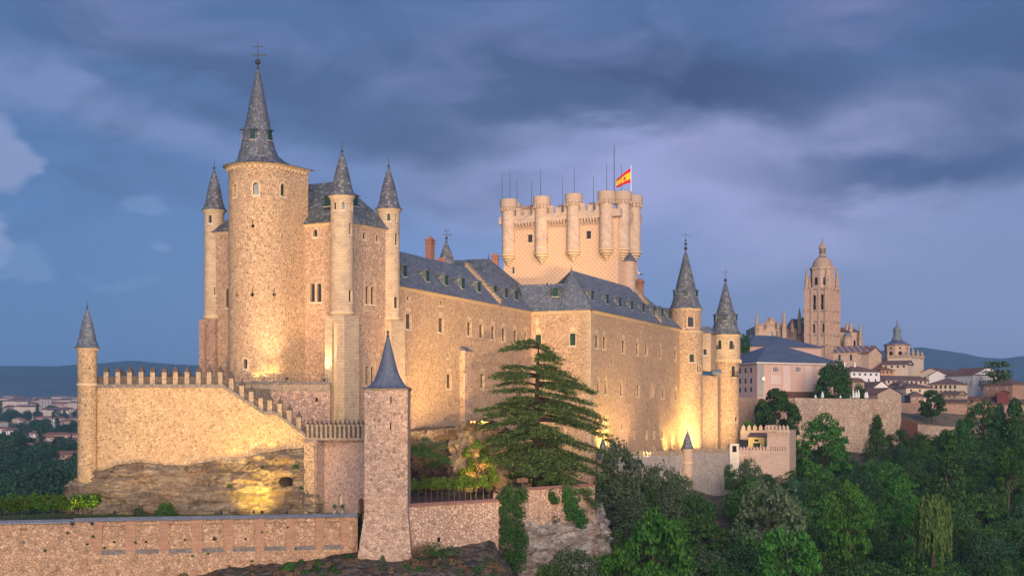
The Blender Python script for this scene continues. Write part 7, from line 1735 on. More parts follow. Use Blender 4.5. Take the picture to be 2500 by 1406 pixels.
tree_px('small dark tree behind the parasols', 2098, 432, 940, 26, kind='broad', mat='dark', seed=2)
tree_px('lone dark round tree with bare trunk on the grassy slope', 2275, 444, 950, 29, kind='broad', mat='dark', seed=14, n=13000)
tree_px('dark round tree left of the big skyline cedar', 2387, 520, 908, 18, kind='broad', mat='dark', seed=3)
tree_px('dark tree top behind the corner tower with iron balconies', 1816, 432, 815, 16, kind='broad', mat='dark', seed=1)
tree_px('small green bush sprouting behind the pointed merlons', 1828, 330, 1028, 18, kind='bush', mat='mid', seed=3, H=6., R_=4.5)
tree_px('dark tree group at the right edge behind the town', 2490, 520, 948, 20, kind='broad', mat='far', seed=3)
def willow():
    x, y = xy(2278, 222); zt = zz(1196, 222); th = thing('willow', (x, y, zt-11), 'pale yellow green weeping willow in the right half of the wood', 'tree'); g = np.random.default_rng(3); C = []
    for k in range(150):
        a = g.uniform(0, 2*pi); r = g.uniform(.2, 1)**.6*2.5; top = 11-r*r*.42-g.uniform(0, 1.2); L = g.uniform(3, 8.5)*(.6+.4*r/2.5); n = int(L*8)
        t = np.linspace(0, 1, n); xx = r*cos(a)*(1+.18*t)+g.normal(size=n)*.1; yy = r*sin(a)*(1+.18*t)+g.normal(size=n)*.1; zz_ = top-L*t; C.append(np.stack([xx, yy, zz_], 1))
    C = np.concatenate(C); N_ = g.normal(size=C.shape)*[1, 1, .2]; me = leaf_mesh('crown', C, N_, g.uniform(.3, .5, len(C)), LM['willow'], 1.9, .25)
    o = bpy.data.objects.new('crown', me); ROOT.objects.link(o); o.parent = th; part('trunk', _shift(trunk_mb(9, .3, 2), th), M['bark'], th)
def _shift(mb, th): w = wloc(th); mb.v = [(a+w.x, b+w.y, c+w.z) for a, b, c in mb.v]; return mb
willow()
# -- skyline cedar, flat tiers
def tiered(label, px, Y, ytop, ybase, rpx, seed, mat='cedar'):
    p = at(px, ybase, Y); H = zz(ytop, Y)-p.z; Rr = rpx/F*Y; th = thing('cedar', p, label, 'tree'); g = np.random.default_rng(seed); C = []
    for k in range(34):
        u = g.uniform(.25, 1); a = g.uniform(0, 2*pi); r = Rr*(.35+.65*sin(pi*min(.98, u*.8+.1)))*g.uniform(.3, .95); c = np.array([r*cos(a), r*sin(a), H*u]); m = 70; d = g.normal(size=(m, 3))*[Rr*.22, Rr*.22, .22]; C.append(c+d)
    C = np.concatenate(C); N_ = g.normal(size=C.shape)*.4+[0, 0, 1]; me = leaf_mesh('crown', C, N_, g.uniform(.5, .9, len(C)), LM[mat]); o = bpy.data.objects.new('crown', me); ROOT.objects.link(o); o.parent = th
    part('trunk', _shift(trunk_mb(H*.95, .45, seed, 7, Rr*.6), th), M['bark_dark'], th)
tiered('big dark flat tiered cedar on the skyline above the tawny farmhouse', 2437, 505, 882, 962, 38, 4)

# -- the great cedar
def great_cedar():
    Y0 = 203.; bx, by = xy(1312, Y0); zb = zz(1200, Y0); zt = zz(836, Y0); H = zt-zb
    th = thing('great_cedar', (bx, by, zb), 'great dark cedar with layered drooping boughs standing in front of the palace corner', 'tree'); g = np.random.default_rng(21); rr = random.Random(3)
    def trunk_at(z): f = (z-zb)/H; return Vector((bx+.9*f*f-.9*f*0-(.7*f), by, z))
    tb = MB(); zs = [zb-1, zb+2, zb+6, zb+11, zb+15, zb+19, zt-.2]; tb.tube([trunk_at(z) for z in zs], [.95, .75, .6, .45, .3, .18, .05], 9); part('trunk', tb, M['bark_dark'], th)
    boughs = []
    spec = [ # px_end, y_end, y_start, depth offset at the tip
        (1238, 846, 850, -1), (1262, 836, 842, .5), (1352, 868, 850, -1), (1362, 886, 862, 1), (1288, 832, 838, 0), (1335, 850, 842, 0), (1335, 880, 866, -2), (1222, 897, 905, -1), (1214, 911, 915, 1), (1228, 925, 920, -2), (1365, 905, 890, -2), (1390, 915, 895, 1),
        (1204, 954, 958, -1), (1218, 940, 940, 2), (1258, 925, 915, -3), (1402, 925, 908, -2), (1422, 940, 920, 0), (1448, 958, 935, -1), (1400, 960, 940, -3), (1168, 1001, 990, -1), (1192, 1010, 1000, -3), (1215, 985, 985, 2), (1240, 975, 975, -3), (1440, 985, 960, -3), (1452, 1012, 975, 0), (1470, 1022, 985, -2),
        (1185, 1022, 1015, 1), (1200, 1042, 1030, -3), (1230, 1030, 1020, -4), (1425, 1035, 1000, -4), (1462, 1045, 1010, -1), (1485, 1075, 1025, -2), (1478, 1062, 1020, 1), (1180, 1085, 1060, -2), (1208, 1098, 1070, -4), (1240, 1085, 1060, -5), (1400, 1080, 1050, -5), (1440, 1100, 1060, -4), (1490, 1110, 1060, -1),
        (1205, 1132, 1095, -3), (1235, 1140, 1100, -5), (1268, 1150, 1110, -6), (1330, 1120, 1095, -6), (1375, 1140, 1100, -6), (1430, 1150, 1100, -5), (1470, 1165, 1110, -4), (1497, 1172, 1120, -2), (1340, 1165, 1125, -7), (1395, 1185, 1130, -7), (1440, 1205, 1140, -6), (1425, 1255, 1160, -6.5), (1400, 1235, 1150, -7), (1455, 1235, 1150, -5), (1300, 1160, 1120, -6),
        (1290, 1020, 1010, -6), (1350, 1000, 985, -5), (1320, 960, 950, -4), (1310, 1060, 1045, -6), (1360, 1060, 1040, -6), (1265, 1055, 1040, -5), (1340, 920, 905, -3), (1300, 900, 895, -2.5), (1375, 975, 960, -4),
        (1480, 1140, 1085, 2), (1230, 1000, 995, 4), (1420, 1000, 970, 4), (1240, 1110, 1080, 4), (1400, 1120, 1080, 4)]
    for i, (px, py, ys, dy) in enumerate(spec):
        e = at(px, py, Y0+dy); s = trunk_at(zz(ys, Y0)); boughs.append((s, e))
        if i % 3 == 0: e2 = e+Vector((rr.uniform(-1.6, 1.6), rr.uniform(-1, 1), rr.uniform(-1.1, .6))); boughs.append((trunk_at(min(zt-.5, zz(ys, Y0)+rr.uniform(-.5, .8))), (s*.25+e2*.75) if rr.random() < .6 else e2))
    for k in range(16):   # boughs to the back and sides
        u = rr.uniform(.08, .95); z = zb+H*u; a = rr.uniform(.15, pi-.15); L = (1-u)**.7*8.5+1.2; s = trunk_at(z); boughs.append((s, s+Vector((cos(a)*L, sin(a)*L*.8, -.12*L))))
    for k in range(11):
        u = rr.uniform(.1, .9); z = zb+H*u; a = -rr.uniform(.05, pi-.05); L = ((1-u)**.8*8.5+1.)*rr.uniform(.4, .75); s = trunk_at(z); boughs.append((s, s+Vector((cos(a)*L, sin(a)*L*.9, rr.uniform(-.28, .02)*L))))
    C = []; N_ = []; S = []; n = 0
    for s, e in boughs:
        L = (e-s).length; mid = (s+e)/2+Vector((0, 0, rr.uniform(.03, .17)*L)); ptsb = []
        for t in (0, .25, .5, .75, 1): ptsb.append((1-t)**2*s+2*t*(1-t)*mid+t*t*e)
        r0 = .04+.018*L; mb = MB(); mb.tube(ptsb, [r0*1.3, r0, r0*.75, r0*.5, r0*.2], 5)
        if n < 96: part('bough', mb, M['bark_dark'], th)
        n += 1
        d = e-s; dh = Vector((d.x, d.y, 0)).normalized(); sd = Vector((-dh.y, dh.x, 0)); nn = max(5, int(L*1.9))
        for k in range(nn):
            t = .22+.8*(k+rr.random())/nn; t = min(t, 1.03); c = (1-t)**2*s+2*t*(1-t)*mid+t*t*e; wd = (.5+.19*L)*(1.14-t)**.5*rr.uniform(.5, 1.25)
            if rr.random() < .2: continue
            for side in (-1, 1, 0, -1, 1):
                w = rr.uniform(.15, 1)*wd*side; q = c+sd*w+dh*(abs(w)*.5)+Vector((0, 0, .05-abs(w)*.16+rr.uniform(-.12, .12))); m = 19
                # elongated flat sprays pointing outward
                ax = (dh+sd*side*.8).normalized(); off = g.normal(size=(m, 1))*.42*np.array([[ax.x, ax.y, -.14]])+g.normal(size=(m, 3))*[.2, .2, .13]-np.abs(g.normal(size=(m, 1)))*[0, 0, .12]
                C.append(np.array(q)+off); nv = g.normal(size=(m, 3))*.38+np.array([-d.z*dh.x*.02, 0, 1]); N_.append(nv); S.append(g.uniform(.14, .34, m))
    C = np.concatenate(C); N_ = np.concatenate(N_); S = np.concatenate(S); loc = np.array([bx, by, zb]); me = leaf_mesh('foliage', C-loc, N_, S, LM['cedar'], 1.5)
    o = bpy.data.objects.new('foliage', me); ROOT.objects.link(o); o.parent = th
great_cedar()

tree_px('grey green bushy tree at the foot of the white cliff, bottom centre right', 1405, 182, 1335, 72, kind='olive', mat='olive', seed=9)
tree_px('mid green bush at the foot of the white cliff, beside the ivy', 1345, 179, 1368, 40, kind='olive', mat='mid', seed=8)
# -- small trees, hedges, shrubs in the gardens
def vine_tree(label, x, y, z, h, seed, group, s=1., mat='vine', name='young_tree', dense=190):
    g = np.random.default_rng(seed); th = thing(name, (x, y, z), label, 'tree', group); C = []
    tb = MB(); rr = random.Random(seed); tb.tube([(0, 0, -.2), (rr.uniform(-.08, .08), 0, h*.35), (rr.uniform(-.15, .15), 0, h*.62)], [.06, .05, .04], 5)
    for k in range(7):
        a = rr.uniform(0, 2*pi); e = Vector((cos(a)*.62*s, sin(a)*.5*s, h*rr.uniform(.75, 1.02))); tb.tube([(0, 0, h*.5), e*.55+Vector((0, 0, h*.25)), e], [.04, .025, .01], 4)
        for t in np.linspace(.35, 1.05, 7): c = Vector((0, 0, h*.5)).lerp(e, float(t)); C.append(np.array(c)+g.normal(size=(dense//49*2+4, 3))*[.17, .17, .14])
    C = np.concatenate(C); me = leaf_mesh('crown', C, g.normal(size=C.shape)+[0, -.3, .5], g.uniform(.12, .24, len(C)), LM[mat]); o = bpy.data.objects.new('crown', me); ROOT.objects.link(o); o.parent = th; part('trunk', _shift(tb, th), M['bark'], th)
for i in range(24):
    px = -20+i*10.6; Y = 166+R.uniform(0, 5.5)+px*.006; x, y = xy(px, Y); lit = i in (19, 20, 21); last = i >= 22
    vine_tree('young leafy tree in the dense row behind the reddish garden wall, far left' if not last and not lit else ('bushy young tree glowing yellow green in lamp light at the end of the row' if lit else 'bare stemmed yellow lit young tree nearest the rock outcrop'), x, y, -11.75, R.uniform(2.6, 3.2), 40+i, 'young trees in the far left row' if not last and not lit else ('lamp lit young trees in the left row' if lit else 'end trees of the left row'), 1.5, 'vine' if i % 3 else 'mid', dense=700)
for i, px in enumerate((1003, 1022, 1040, 1053, 1067, 1080, 1096, 1110, 1122, 1137, 1150, 1163, 1180, 1193)):
    Y = 184+.012*(px-1000)+R.uniform(-.7, .9); x, y = xy(px, Y); vine_tree('small trained fruit tree in the row above the tiled garden wall', x, y, -10.25, R.uniform(2.6, 3.3), 80+i, 'fruit trees in the upper garden row', .75, 'vine', dense=120)
def mound(label, px, Y, z, w, h, mat, seed, name='shrub', cat='shrub', n=900, leaf=.16, d=None, group=None):
    g = np.random.default_rng(seed); x, y = xy(px, Y); th_o = None; dr = g.normal(size=(n, 3)); dr[:, 2] = np.abs(dr[:, 2]); dr /= np.linalg.norm(dr, axis=1, keepdims=True); rad = g.uniform(.6, 1.03, (n, 1))
    bump_ = 1+.18*np.sin(dr[:, :1]*5+seed)*np.cos(dr[:, 1:2]*6)+.1*np.sin(dr[:, 2:3]*9)
    C = dr*rad*bump_*[w/2, (d or w)/2, h]; me = leaf_mesh(name, C, dr+g.normal(size=(n, 3))*.6, g.uniform(.6, 1.3, n)*leaf, LM[mat]); o = bpy.data.objects.new(name, me); ROOT.objects.link(o); o.location = (x, y, z); return tag(o, label, cat, group)
mound('round clipped green shrub on the lawn at the foot of the rock outcrop', 405, 180.3, -11.75, 2.6, 1.6, 'mid', 1, n=2200)
mound('small grey green tuft left of the round clipped shrub', 337, 180.2, -11.75, 1.4, 1.2, 'olive', 2, n=500)
for i, (px, yy, w, m) in enumerate(((722, 1140, 1.0, 'ivy'), (735, 1190, .7, 'ivy'), (560, 1186, .8, 'vine'), (272, 1150, .5, 'dry'), (500, 1136, .8, 'dry'), (610, 1132, .9, 'dry'), (640, 1140, .6, 'olive'), (455, 1140, .6, 'dry'))):
    p = at(px, yy+4, 182.6 if yy > 1145 else 184.2); g = mound('small tuft of greenery clinging to the rock outcrop' , px, p.y, p.z, w, w*.6, m, 30+i, 'rock_plant', 'plant', 260, .12, group='tufts growing on the rock outcrop')
for i, (px, w) in enumerate(((1006, 2.2), (1026, 2.4), (1046, 2.2), (1066, 2.6), (1088, 2.4), (1170, 2.0), (1188, 2.2))): mound('dark purple leaved bush in the hedge behind the fruit trees', px, 196.5, -9.6, w*1.15, 3.7+.5*sin(i*2.), 'purple', 50+i, n=1500, leaf=.15, d=1.6, group='purple hedge bushes')
for i, (px, Y, yb, w, h, m) in enumerate(((1020, 203, 1105, 3.2, 1.6, 'dark'), (1048, 203, 1112, 3.6, 1.6, 'dark'), (1010, 207, 1082, 2.0, 1., 'dry'), (1072, 205, 1090, 2.6, 1., 'olive'), (1075, 208, 1068, 2.4, .9, 'dry'), (1110, 207.5, 1062, 2.4, 1.2, 'dry'), (1150, 205, 1045, 2.2, 1.3, 'dry'), (1175, 205, 1042, 2.2, 1.4, 'olive'), (1200, 206, 1044, 2.4, 1.4, 'dry'), (1040, 206, 1078, 2., .9, 'olive'), (1060, 199, 1140, 2.6, 1.3, 'ivy'), (1085, 201, 1128, 2.4, 1.1, 'dark'))):
    p = at(px, yb, Y); mound('scrubby bush on the bank below the long palace wing', px, Y, p.z-.3, w, h, m, 60+i, n=900, leaf=.17, group='bushes on the garden bank')
for i, (px, py, w) in enumerate(((165, 1302, .3), (228, 1312, .35), (255, 1338, .2), (524, 1316, .35), (615, 1370, .25), (722, 1340, .2), (508, 1352, .2), (470, 1358, .2), (560, 1386, .3), (703, 1288, .2), (803, 1372, .25), (330, 1325, .25), (110, 1345, .25), (640, 1300, .2))):
    u = OUTER.inv(px); c = OUTER(u, 0, -.05); mound('tiny green weed growing out of the reddish garden wall', px, c[1], zz(py, c[1]), w*1.6, w, 'ivy', 300+i, 'wall_weed', 'weed', 90, .1, group='weeds on the reddish garden wall')
for i in range(40):
    px = R.uniform(985, 1240); Y = R.uniform(166, 175); x, y = xy(px, Y); mound('dry grass clump on the bank below the tiled garden wall', px, Y, T_(x, y)-.1, R.uniform(.7, 1.8), R.uniform(.3, .8), 'dry' if i % 4 else 'olive', 330+i, 'scrub', 'scrub', 460, .17, group='dry clumps below the tiled wall')
# tufts on the bare ground at the bottom
for i in range(130):
    px = R.uniform(330, 1290); Y = R.uniform(160, 172); x, y = xy(px, Y); m = R.choice(['dry', 'olive', 'dark', 'dry', 'dark', 'dry']); mound('low scrub clump on the dark bank below the garden walls', px, Y, T_(x, y)-.1, R.uniform(.6, 1.7), R.uniform(.25, .8), m, 100+i, 'scrub', 'scrub', 460, .17, group='scrub clumps below the garden walls')
for i, (px, Y, yb, w, h, m) in enumerate(((1030, 172, 1352, 3.2, 1.4, 'dry'), (1060, 172, 1350, 3., 1.5, 'ivy'), (1100, 173, 1350, 2.6, 1., 'olive'), (855, 172, 1368, 1.6, 1., 'ivy'), (1180, 175, 1395, 2.6, 1.2, 'olive'), (705, 168, 1385, 2., .8, 'mid'))):
    p = at(px, yb, Y); mound('larger bush at the foot of the garden walls', px, Y, p.z-.2, w, h, m, 160+i, n=1100, leaf=.15, group='bushes at the foot of the garden walls')
for i, (px, yb, w, h) in enumerate(((1128, 1182, 1.8, 2.2), (1150, 1150, 1.6, 1.8), (1183, 1130, 1.8, 2.), (1200, 1175, 2., 2.), (1165, 1095, 1.5, 1.2), (1140, 1115, 1.2, 1.3))):
    p = at(px, yb, 203.2); mound('leafy climber glowing yellow in the floodlight on the rock face left of the cedar', px, 203.2, p.z, w, h, 'vine', 400+i, 'climber', 'plant', 1500, .2, group='floodlit climbers on the rock face')
# dry grass patch on the slope
for i in range(26):
    px = R.uniform(1700, 1800); Y = R.uniform(225, 272); x, y = xy(px, Y); mound('dry brown bush on the bare patch of the wooded slope', px, Y, T_(x, y)-.2, R.uniform(2., 4.), R.uniform(.6, 1.4), 'dry', 200+i, 'dry_bush', 'shrub', 700, .28, group='dry bushes on the bare patch')
# ivy on the walls
def ivy(label, specs, seed, mat='ivy'):
    g = np.random.default_rng(seed); C = []; N_ = []
    for (px, Y, yt, yb, w, bulge) in specs:
        a, b = at(px, yt, Y), at(px, yb, Y); H = a.z-b.z; n = int(H*w*65)
        for j in range(max(3, int(H*w*3.4))):
            c = np.array([a.x+g.uniform(-.5, .5)*w*.85, a.y-g.uniform(.1, .7)*bulge, b.z+H*g.uniform(0.02, .97)]); m = 60; d = g.normal(size=(m, 3)); d /= np.linalg.norm(d, axis=1, keepdims=True); d[:, 1] = -np.abs(d[:, 1]); C.append(c+d*[.55, .5, .5]*g.uniform(.7, 1.1)); N_.append(d+g.normal(size=(m, 3))*.5+[0, 0, .35])
    C = np.concatenate(C); N_ = np.concatenate(N_); x, y = xy(specs[0][0], specs[0][1]); z = zz(specs[0][3], specs[0][1]); me = leaf_mesh('ivy', C-[x, y, z], N_, g.uniform(.13, .3, len(C)), LM[mat]); o = bpy.data.objects.new('ivy', me); ROOT.objects.link(o); o.location = (x, y, z); return tag(o, label, 'ivy')
ivy('thick dark green ivy spilling down where the two garden walls meet', [(1236, 184, 1200, 1310, 2.0, 1.4), (1265, 186.5, 1190, 1310, 2.2, 1.6), (1245, 183, 1305, 1365, 2.6, 1.4), (1275, 185.5, 1300, 1345, 1.6, 1.2), (1248, 184, 1185, 1230, 1.6, 1.), (1262, 182.5, 1340, 1392, 2.2, 1.2)], 1)
ivy('ivy curtain hanging over the white cliff under the cedar', [(1398, 195.5, 1190, 1275, 2.0, 1.4), (1415, 196.5, 1230, 1285, 1.8, 1.4), (1385, 194.8, 1185, 1230, 1.2, .8)], 2)
ivy('thin trailing ivy strand on the pale wall left of the hanging curtain', [(1350, 192.9, 1195, 1262, .55, .4), (1358, 193.2, 1215, 1270, .4, .4)], 3)
ivy('dark creeper on the corner between curtain wall and bastion', [(1776, 300.5, 1135, 1190, 1.4, .9), (1788, 301, 1145, 1175, 1.2, .7)], 4, 'dark')
for x, y, z_ in ((0, 0, 0),):
    for t, px_, py_, pz_ in LATE:
        g = np.random.default_rng(5); C = g.normal(size=(160, 3))*[.16, .16, .12]; me = leaf_mesh('plant', C+[0, 0, pz_-t.location.z], g.normal(size=C.shape)+[0, 0, .5], g.uniform(.08, .16, 160), LM['mid']); o = bpy.data.objects.new('plant', me); ROOT.objects.link(o); o.parent = t
# bare dead tree in the wood
def dead_tree(label, px, Y, ytop, ybase, seed):
    p = at(px, ybase, Y); H = zz(ytop, Y)-p.z; th = thing('dead_tree', p, label, 'tree'); rr = random.Random(seed); mb = MB(); mb.tube([p-Vector((0, 0, 2)), p+Vector((.1, 0, H*.35)), p+Vector((.2, 0, H*.6))], [.22, .16, .1], 6); part('trunk', mb, M['bark'], th)
    for k in range(16):
        s = p+Vector((.1, 0, H*rr.uniform(.2, .6))); a = rr.uniform(-1, 1); e = s+Vector((a*H*.32, rr.uniform(-.3, .3)*H*.4, H*rr.uniform(.2, .45))); m = (s+e)/2+Vector((a*.4, 0, -.2)); mb = MB(); mb.tube([s, m, e], [.08, .05, .015], 4); part('branch', mb, M['bark'], th)
dead_tree('bare grey dead tree near the right edge of the wood', 2462, 250, 1150, 1215, 1)
# ---------------------------------------------------------------- cottage behind the cedar
def cottage():
    th, fn = house('small cottage with tiled roof and lamp lit porch, tucked behind the great cedar', (1248, 211), (1352, 214), 1138, 1196, 7, 'hip', 2.0, 'yellow', 'tile_red', [(3, 1156, 1180, 1.2, None, 'wood')], name='cottage', over=.7, extra=1, small=True)
    p = at(1212, 1196, 206); th2, _ = house('low rough shed with tiled lean roof left of the cottage behind the cedar', (1206, 207), (1250, 209), 1146, 1196, 5, 'gable_side', 1.6, 'stone', 'tile_red', (), name='shed', cat='shed', over=.5, extra=1, small=True)
    s = at(1275, 1190, 197); t = thing('board_sign', s, 'dark double sign board on a post in front of the cottage', 'sign'); mb = MB(); mb.box(s.x-.06, s.y-.06, s.z-1, s.x+.06, s.y+.06, s.z+1.4); part('post', mb, M['metal'], t); mb = MB(); mb.box(s.x-.75, s.y-.12, s.z+.7, s.x-.1, s.y-.062, s.z+1.3); mb.box(s.x+.05, s.y-.12, s.z+.75, s.x+.8, s.y-.062, s.z+1.35); mb.box(s.x-.1, s.y-.11, s.z+.95, s.x+.05, s.y-.07, s.z+1.05); part('panel', mb, M['wood'], t)
cottage()

# ---------------------------------------------------------------- far town and trees on the left
def ground_at(px, py):
    Y = 300.
    a = (px-CX)/F
    while Y < 6000:
        if HY-F*T_(a*Y, Y)/Y <= py and Y > 480: break
        Y *= 1.01
    return Vector((a*Y, Y, T_(a*Y, Y)))
def far_town():
    protos = []
    for i, (w, d, h, rh, mat, rm) in enumerate(((13, 10, 6, 2.4, 'white', 'tile_rust'), (16, 10, 5.5, 2.6, 'cream', 'tile_rust'), (11, 9, 6.5, 2.4, 'pale', 'tile_red'), (24, 11, 9, 2.6, 'pink', 'tile_rust'), (30, 12, 12, 2.5, 'pale', 'tile_brown'), (14, 10, 5, 2.2, 'grey', 'tile_red'))):
        th = thing('far_house', (0, 0, 0), 'x', 'house'); mb = MB(); mb.box(-w/2, 0, -4, w/2, d, h); part('wall', mb, M['p_'+mat], th)
        mb = MB(); e = .6; A, B, Cc, D = (-w/2-e, -e, h+.01), (w/2+e, -e, h+.01), (w/2+e, d+e, h+.01), (-w/2-e, d+e, h+.01); r1, r2 = (-w/2+d*.3, d/2, h+rh), (w/2-d*.3, d/2, h+rh); mb.face([A, B, r2, r1]); mb.face([B, Cc, r2]); mb.face([Cc, D, r1, r2]); mb.face([D, A, r1]); mb.face([D, Cc, B, A]); part('roof', mb, M[rm], th)
        n = int(w/3.2); rows = max(1, int(h/3))
        for r in range(rows):
            for k in range(n): mb = MB(); x = -w/2+(k+.5)*w/n; z = 1.2+r*3.; mb.face([(x-.55, -.05, z), (x+.55, -.05, z), (x+.55, -.05, z+1.5), (x-.55, -.05, z+1.5)]); part('window', mb, M['glass'], th)
        reg(th); protos.append(th)
    used = set(); rr = random.Random(4)
    def put(px, py, i, s=1., rot=None, label=None, group=None):
        p = ground_at(px, py); r = rr.uniform(-.5, .5) if rot is None else rot
        if i not in used: used.add(i); o = protos[i]; o.location = p; o.rotation_euler = (0, 0, r); o.scale = (s, s, s)
        else: o = copy_tree(protos[i], p, (0, 0, r), (s, s, s))
        o['label'] = label or ('small tile roofed house among the trees in the valley far left' if py > 1020 else 'tile roofed building in the dense far town on the left horizon')
        o['group'] = group or ('valley houses far left' if py > 1020 else 'buildings of the far town'); return o
    SEEN = []
    for i, (px, py, k, s) in enumerate(((3, 1064, 0, 1.1), (14, 1066, 0, .9), (30, 1067, 0, 1.), (46, 1070, 5, .7), (58, 1071, 0, .7), (83, 1078, 0, 1.1), (112, 1086, 1, 1.), (124, 1088, 2, 1.), (139, 1084, 3, .9), (154, 1082, 1, 1.), (168, 1083, 3, .8), (180, 1086, 1, .8), (100, 1098, 5, 1.), (82, 1100, 1, 1.), (60, 1102, 5, .9), (120, 1100, 1, .9), (146, 1102, 5, .9), (102, 1126, 0, .8), (137, 1142, 1, 1.), (152, 1143, 2, 1.), (168, 1146, 3, 1.), (184, 1147, 1, 1.), (3, 1112, 5, 1.), (6, 1126, 1, .9),
        (8, 1040, 5, .8), (40, 1033, 1, .9), (55, 1038, 0, .8), (72, 1040, 5, .9), (85, 1028, 0, 1.), (128, 1060, 5, .9), (140, 1046, 2, .9), (160, 1043, 3, .8), (146, 1037, 0, 1.2), (172, 1040, 1, .9), (105, 1036, 3, .9), (120, 1034, 1, 1.), (186, 1036, 3, .8), (150, 1066, 1, .8), (20, 1098, 2, .8))): put(px, py, k, s*1.0); SEEN.append((px, py))
    for i in range(95):
        py = rr.uniform(984, 1003); px = rr.uniform(-4, 190); put(px, py, rr.choice([0, 1, 2, 3, 4, 4, 3, 1]), rr.uniform(.8, 1.5))
    for px, py in ((25, 1012), (42, 1013), (62, 1014), (78, 1014), (118, 1020), (130, 1022), (142, 1023), (156, 1022), (175, 1018)): put(px, py, 4, rr.uniform(.8, 1.1))
    p = ground_at(112, 1003); Y = p.y; th = thing('grain_silo', p, 'group of tall pale concrete grain silos towering over the far town', 'silo'); k = Y/F
    H = (1003-977)*k
    for j, dx in enumerate((-11.5, -4, 3.5, 11)): mb = MB(); r = 3.9*k; mb.lathe(p.x+dx*k, p.y, [(r, p.z-5), (r, p.z+H), (0, p.z+H)], 14); part('silo_tube', mb, M['p_grey2'], th)
    mb = MB(); mb.box(p.x-15*k, p.y-3*k, p.z, p.x-8*k, p.y+3*k, p.z+H+3*k); part('lift_tower', mb, M['p_grey2'], th); mb = MB(); mb.box(p.x-7.99*k, p.y-3*k, p.z+H+.02, p.x+15*k, p.y+3*k, p.z+H+1.6*k); part('top_gallery', mb, M['p_grey2'], th)
    for px, py in ((4, 1000), (9, 998), (14, 1000), (20, 999), (26, 1000), (31, 999), (17, 1012), (40, 996), (148, 999), (172, 996), (110, 1132), (114, 1133), (118, 1135), (123, 1138), (150, 1078), (58, 994), (88, 998), (160, 1008), (178, 1002)):
        p = ground_at(px, py+4); k = p.y/F; th = thing('street_lamp', p, 'tiny lit street lamp in the far town on the left', 'street lamp', 'lit street lamps of the far town'); mb = MB(); mb.tube([p, p+Vector((0, 0, 4*k))], .1*k, 4); part('pole', mb, M['metal'], th); mb = MB(); mb.ball((p.x, p.y, p.z+4.2*k), .42*k, 6); part('lamp_head', mb, M['lampfar' if py < 1100 else 'lampwarm'], th)
    # trees
    n = 0
    def ft(px, py, s, kind='broad', seed=1):
        p = ground_at(px, py); me, tm = proto(kind, 'far', seed, n=1100, leaf=.95, R_=5.5 if kind != 'poplar' else 2.4, H=10. if kind != 'poplar' else 15.)
        th = thing('valley_tree', p, 'dark green tree in the wooded valley far left below the distant town' if kind != 'poplar' else 'tall dark poplar in the wooded valley far left', 'tree', 'trees of the far left valley' if kind != 'poplar' else 'poplars of the far left valley'); th.scale = (s, s, s*rr.uniform(.9, 1.15)); th.rotation_euler = (0, 0, rr.uniform(0, 6)); o = bpy.data.objects.new('crown', me); ROOT.objects.link(o); o.parent = th; o = bpy.data.objects.new('trunk', tm); ROOT.objects.link(o); o.parent = th
    for i in range(250):
        z_ = rr.random()
        if z_ < .2: px, py, s = rr.uniform(-10, 195), rr.uniform(1008, 1035), rr.uniform(.8, 1.4)
        elif z_ < .42: px, py, s = rr.uniform(50, 195), rr.uniform(1038, 1075), rr.uniform(.9, 1.3)
        elif z_ < .66: px, py, s = rr.uniform(-10, 195), rr.uniform(1090, 1135), rr.uniform(.9, 1.3)
        else: px, py, s = rr.uniform(-15, 200), rr.uniform(1135, 1300), rr.uniform(1.0, 1.6)
        if any(abs(px-a) < 8 and 0 < py-b < 13 for a, b in SEEN): continue
        ft(px, py, s, 'broad' if rr.random() < .88 else 'poplar', rr.choice([1, 2, 3]))
    for px, py, s in ((-5, 1190, 1.7), (20, 1180, 1.6), (45, 1172, 1.6), (70, 1185, 1.8), (95, 1180, 1.7), (120, 1186, 1.8), (145, 1176, 1.5), (172, 1182, 1.7), (10, 1230, 1.6), (40, 1235, 1.5), (66, 1225, 1.6), (100, 1232, 1.6), (130, 1230, 1.5), (160, 1236, 1.6), (188, 1200, 1.5)): ft(px, py+60, s)
    for px, py in ((38, 1130), (30, 1150), (52, 1138), (8, 1150), (100, 1120)): ft(px, py, 1.5, 'poplar', 2)
M['p_grey2'] = plain('concrete', rgb(.36, .33, .31), var=.2, scale=.05)
M['lampfar'] = emit('far_lamp', (1, .93, .8, 1), 9); M['lampwarm'] = emit('far_lamp_warm', (1, .6, .15, 1), 8)
far_town()

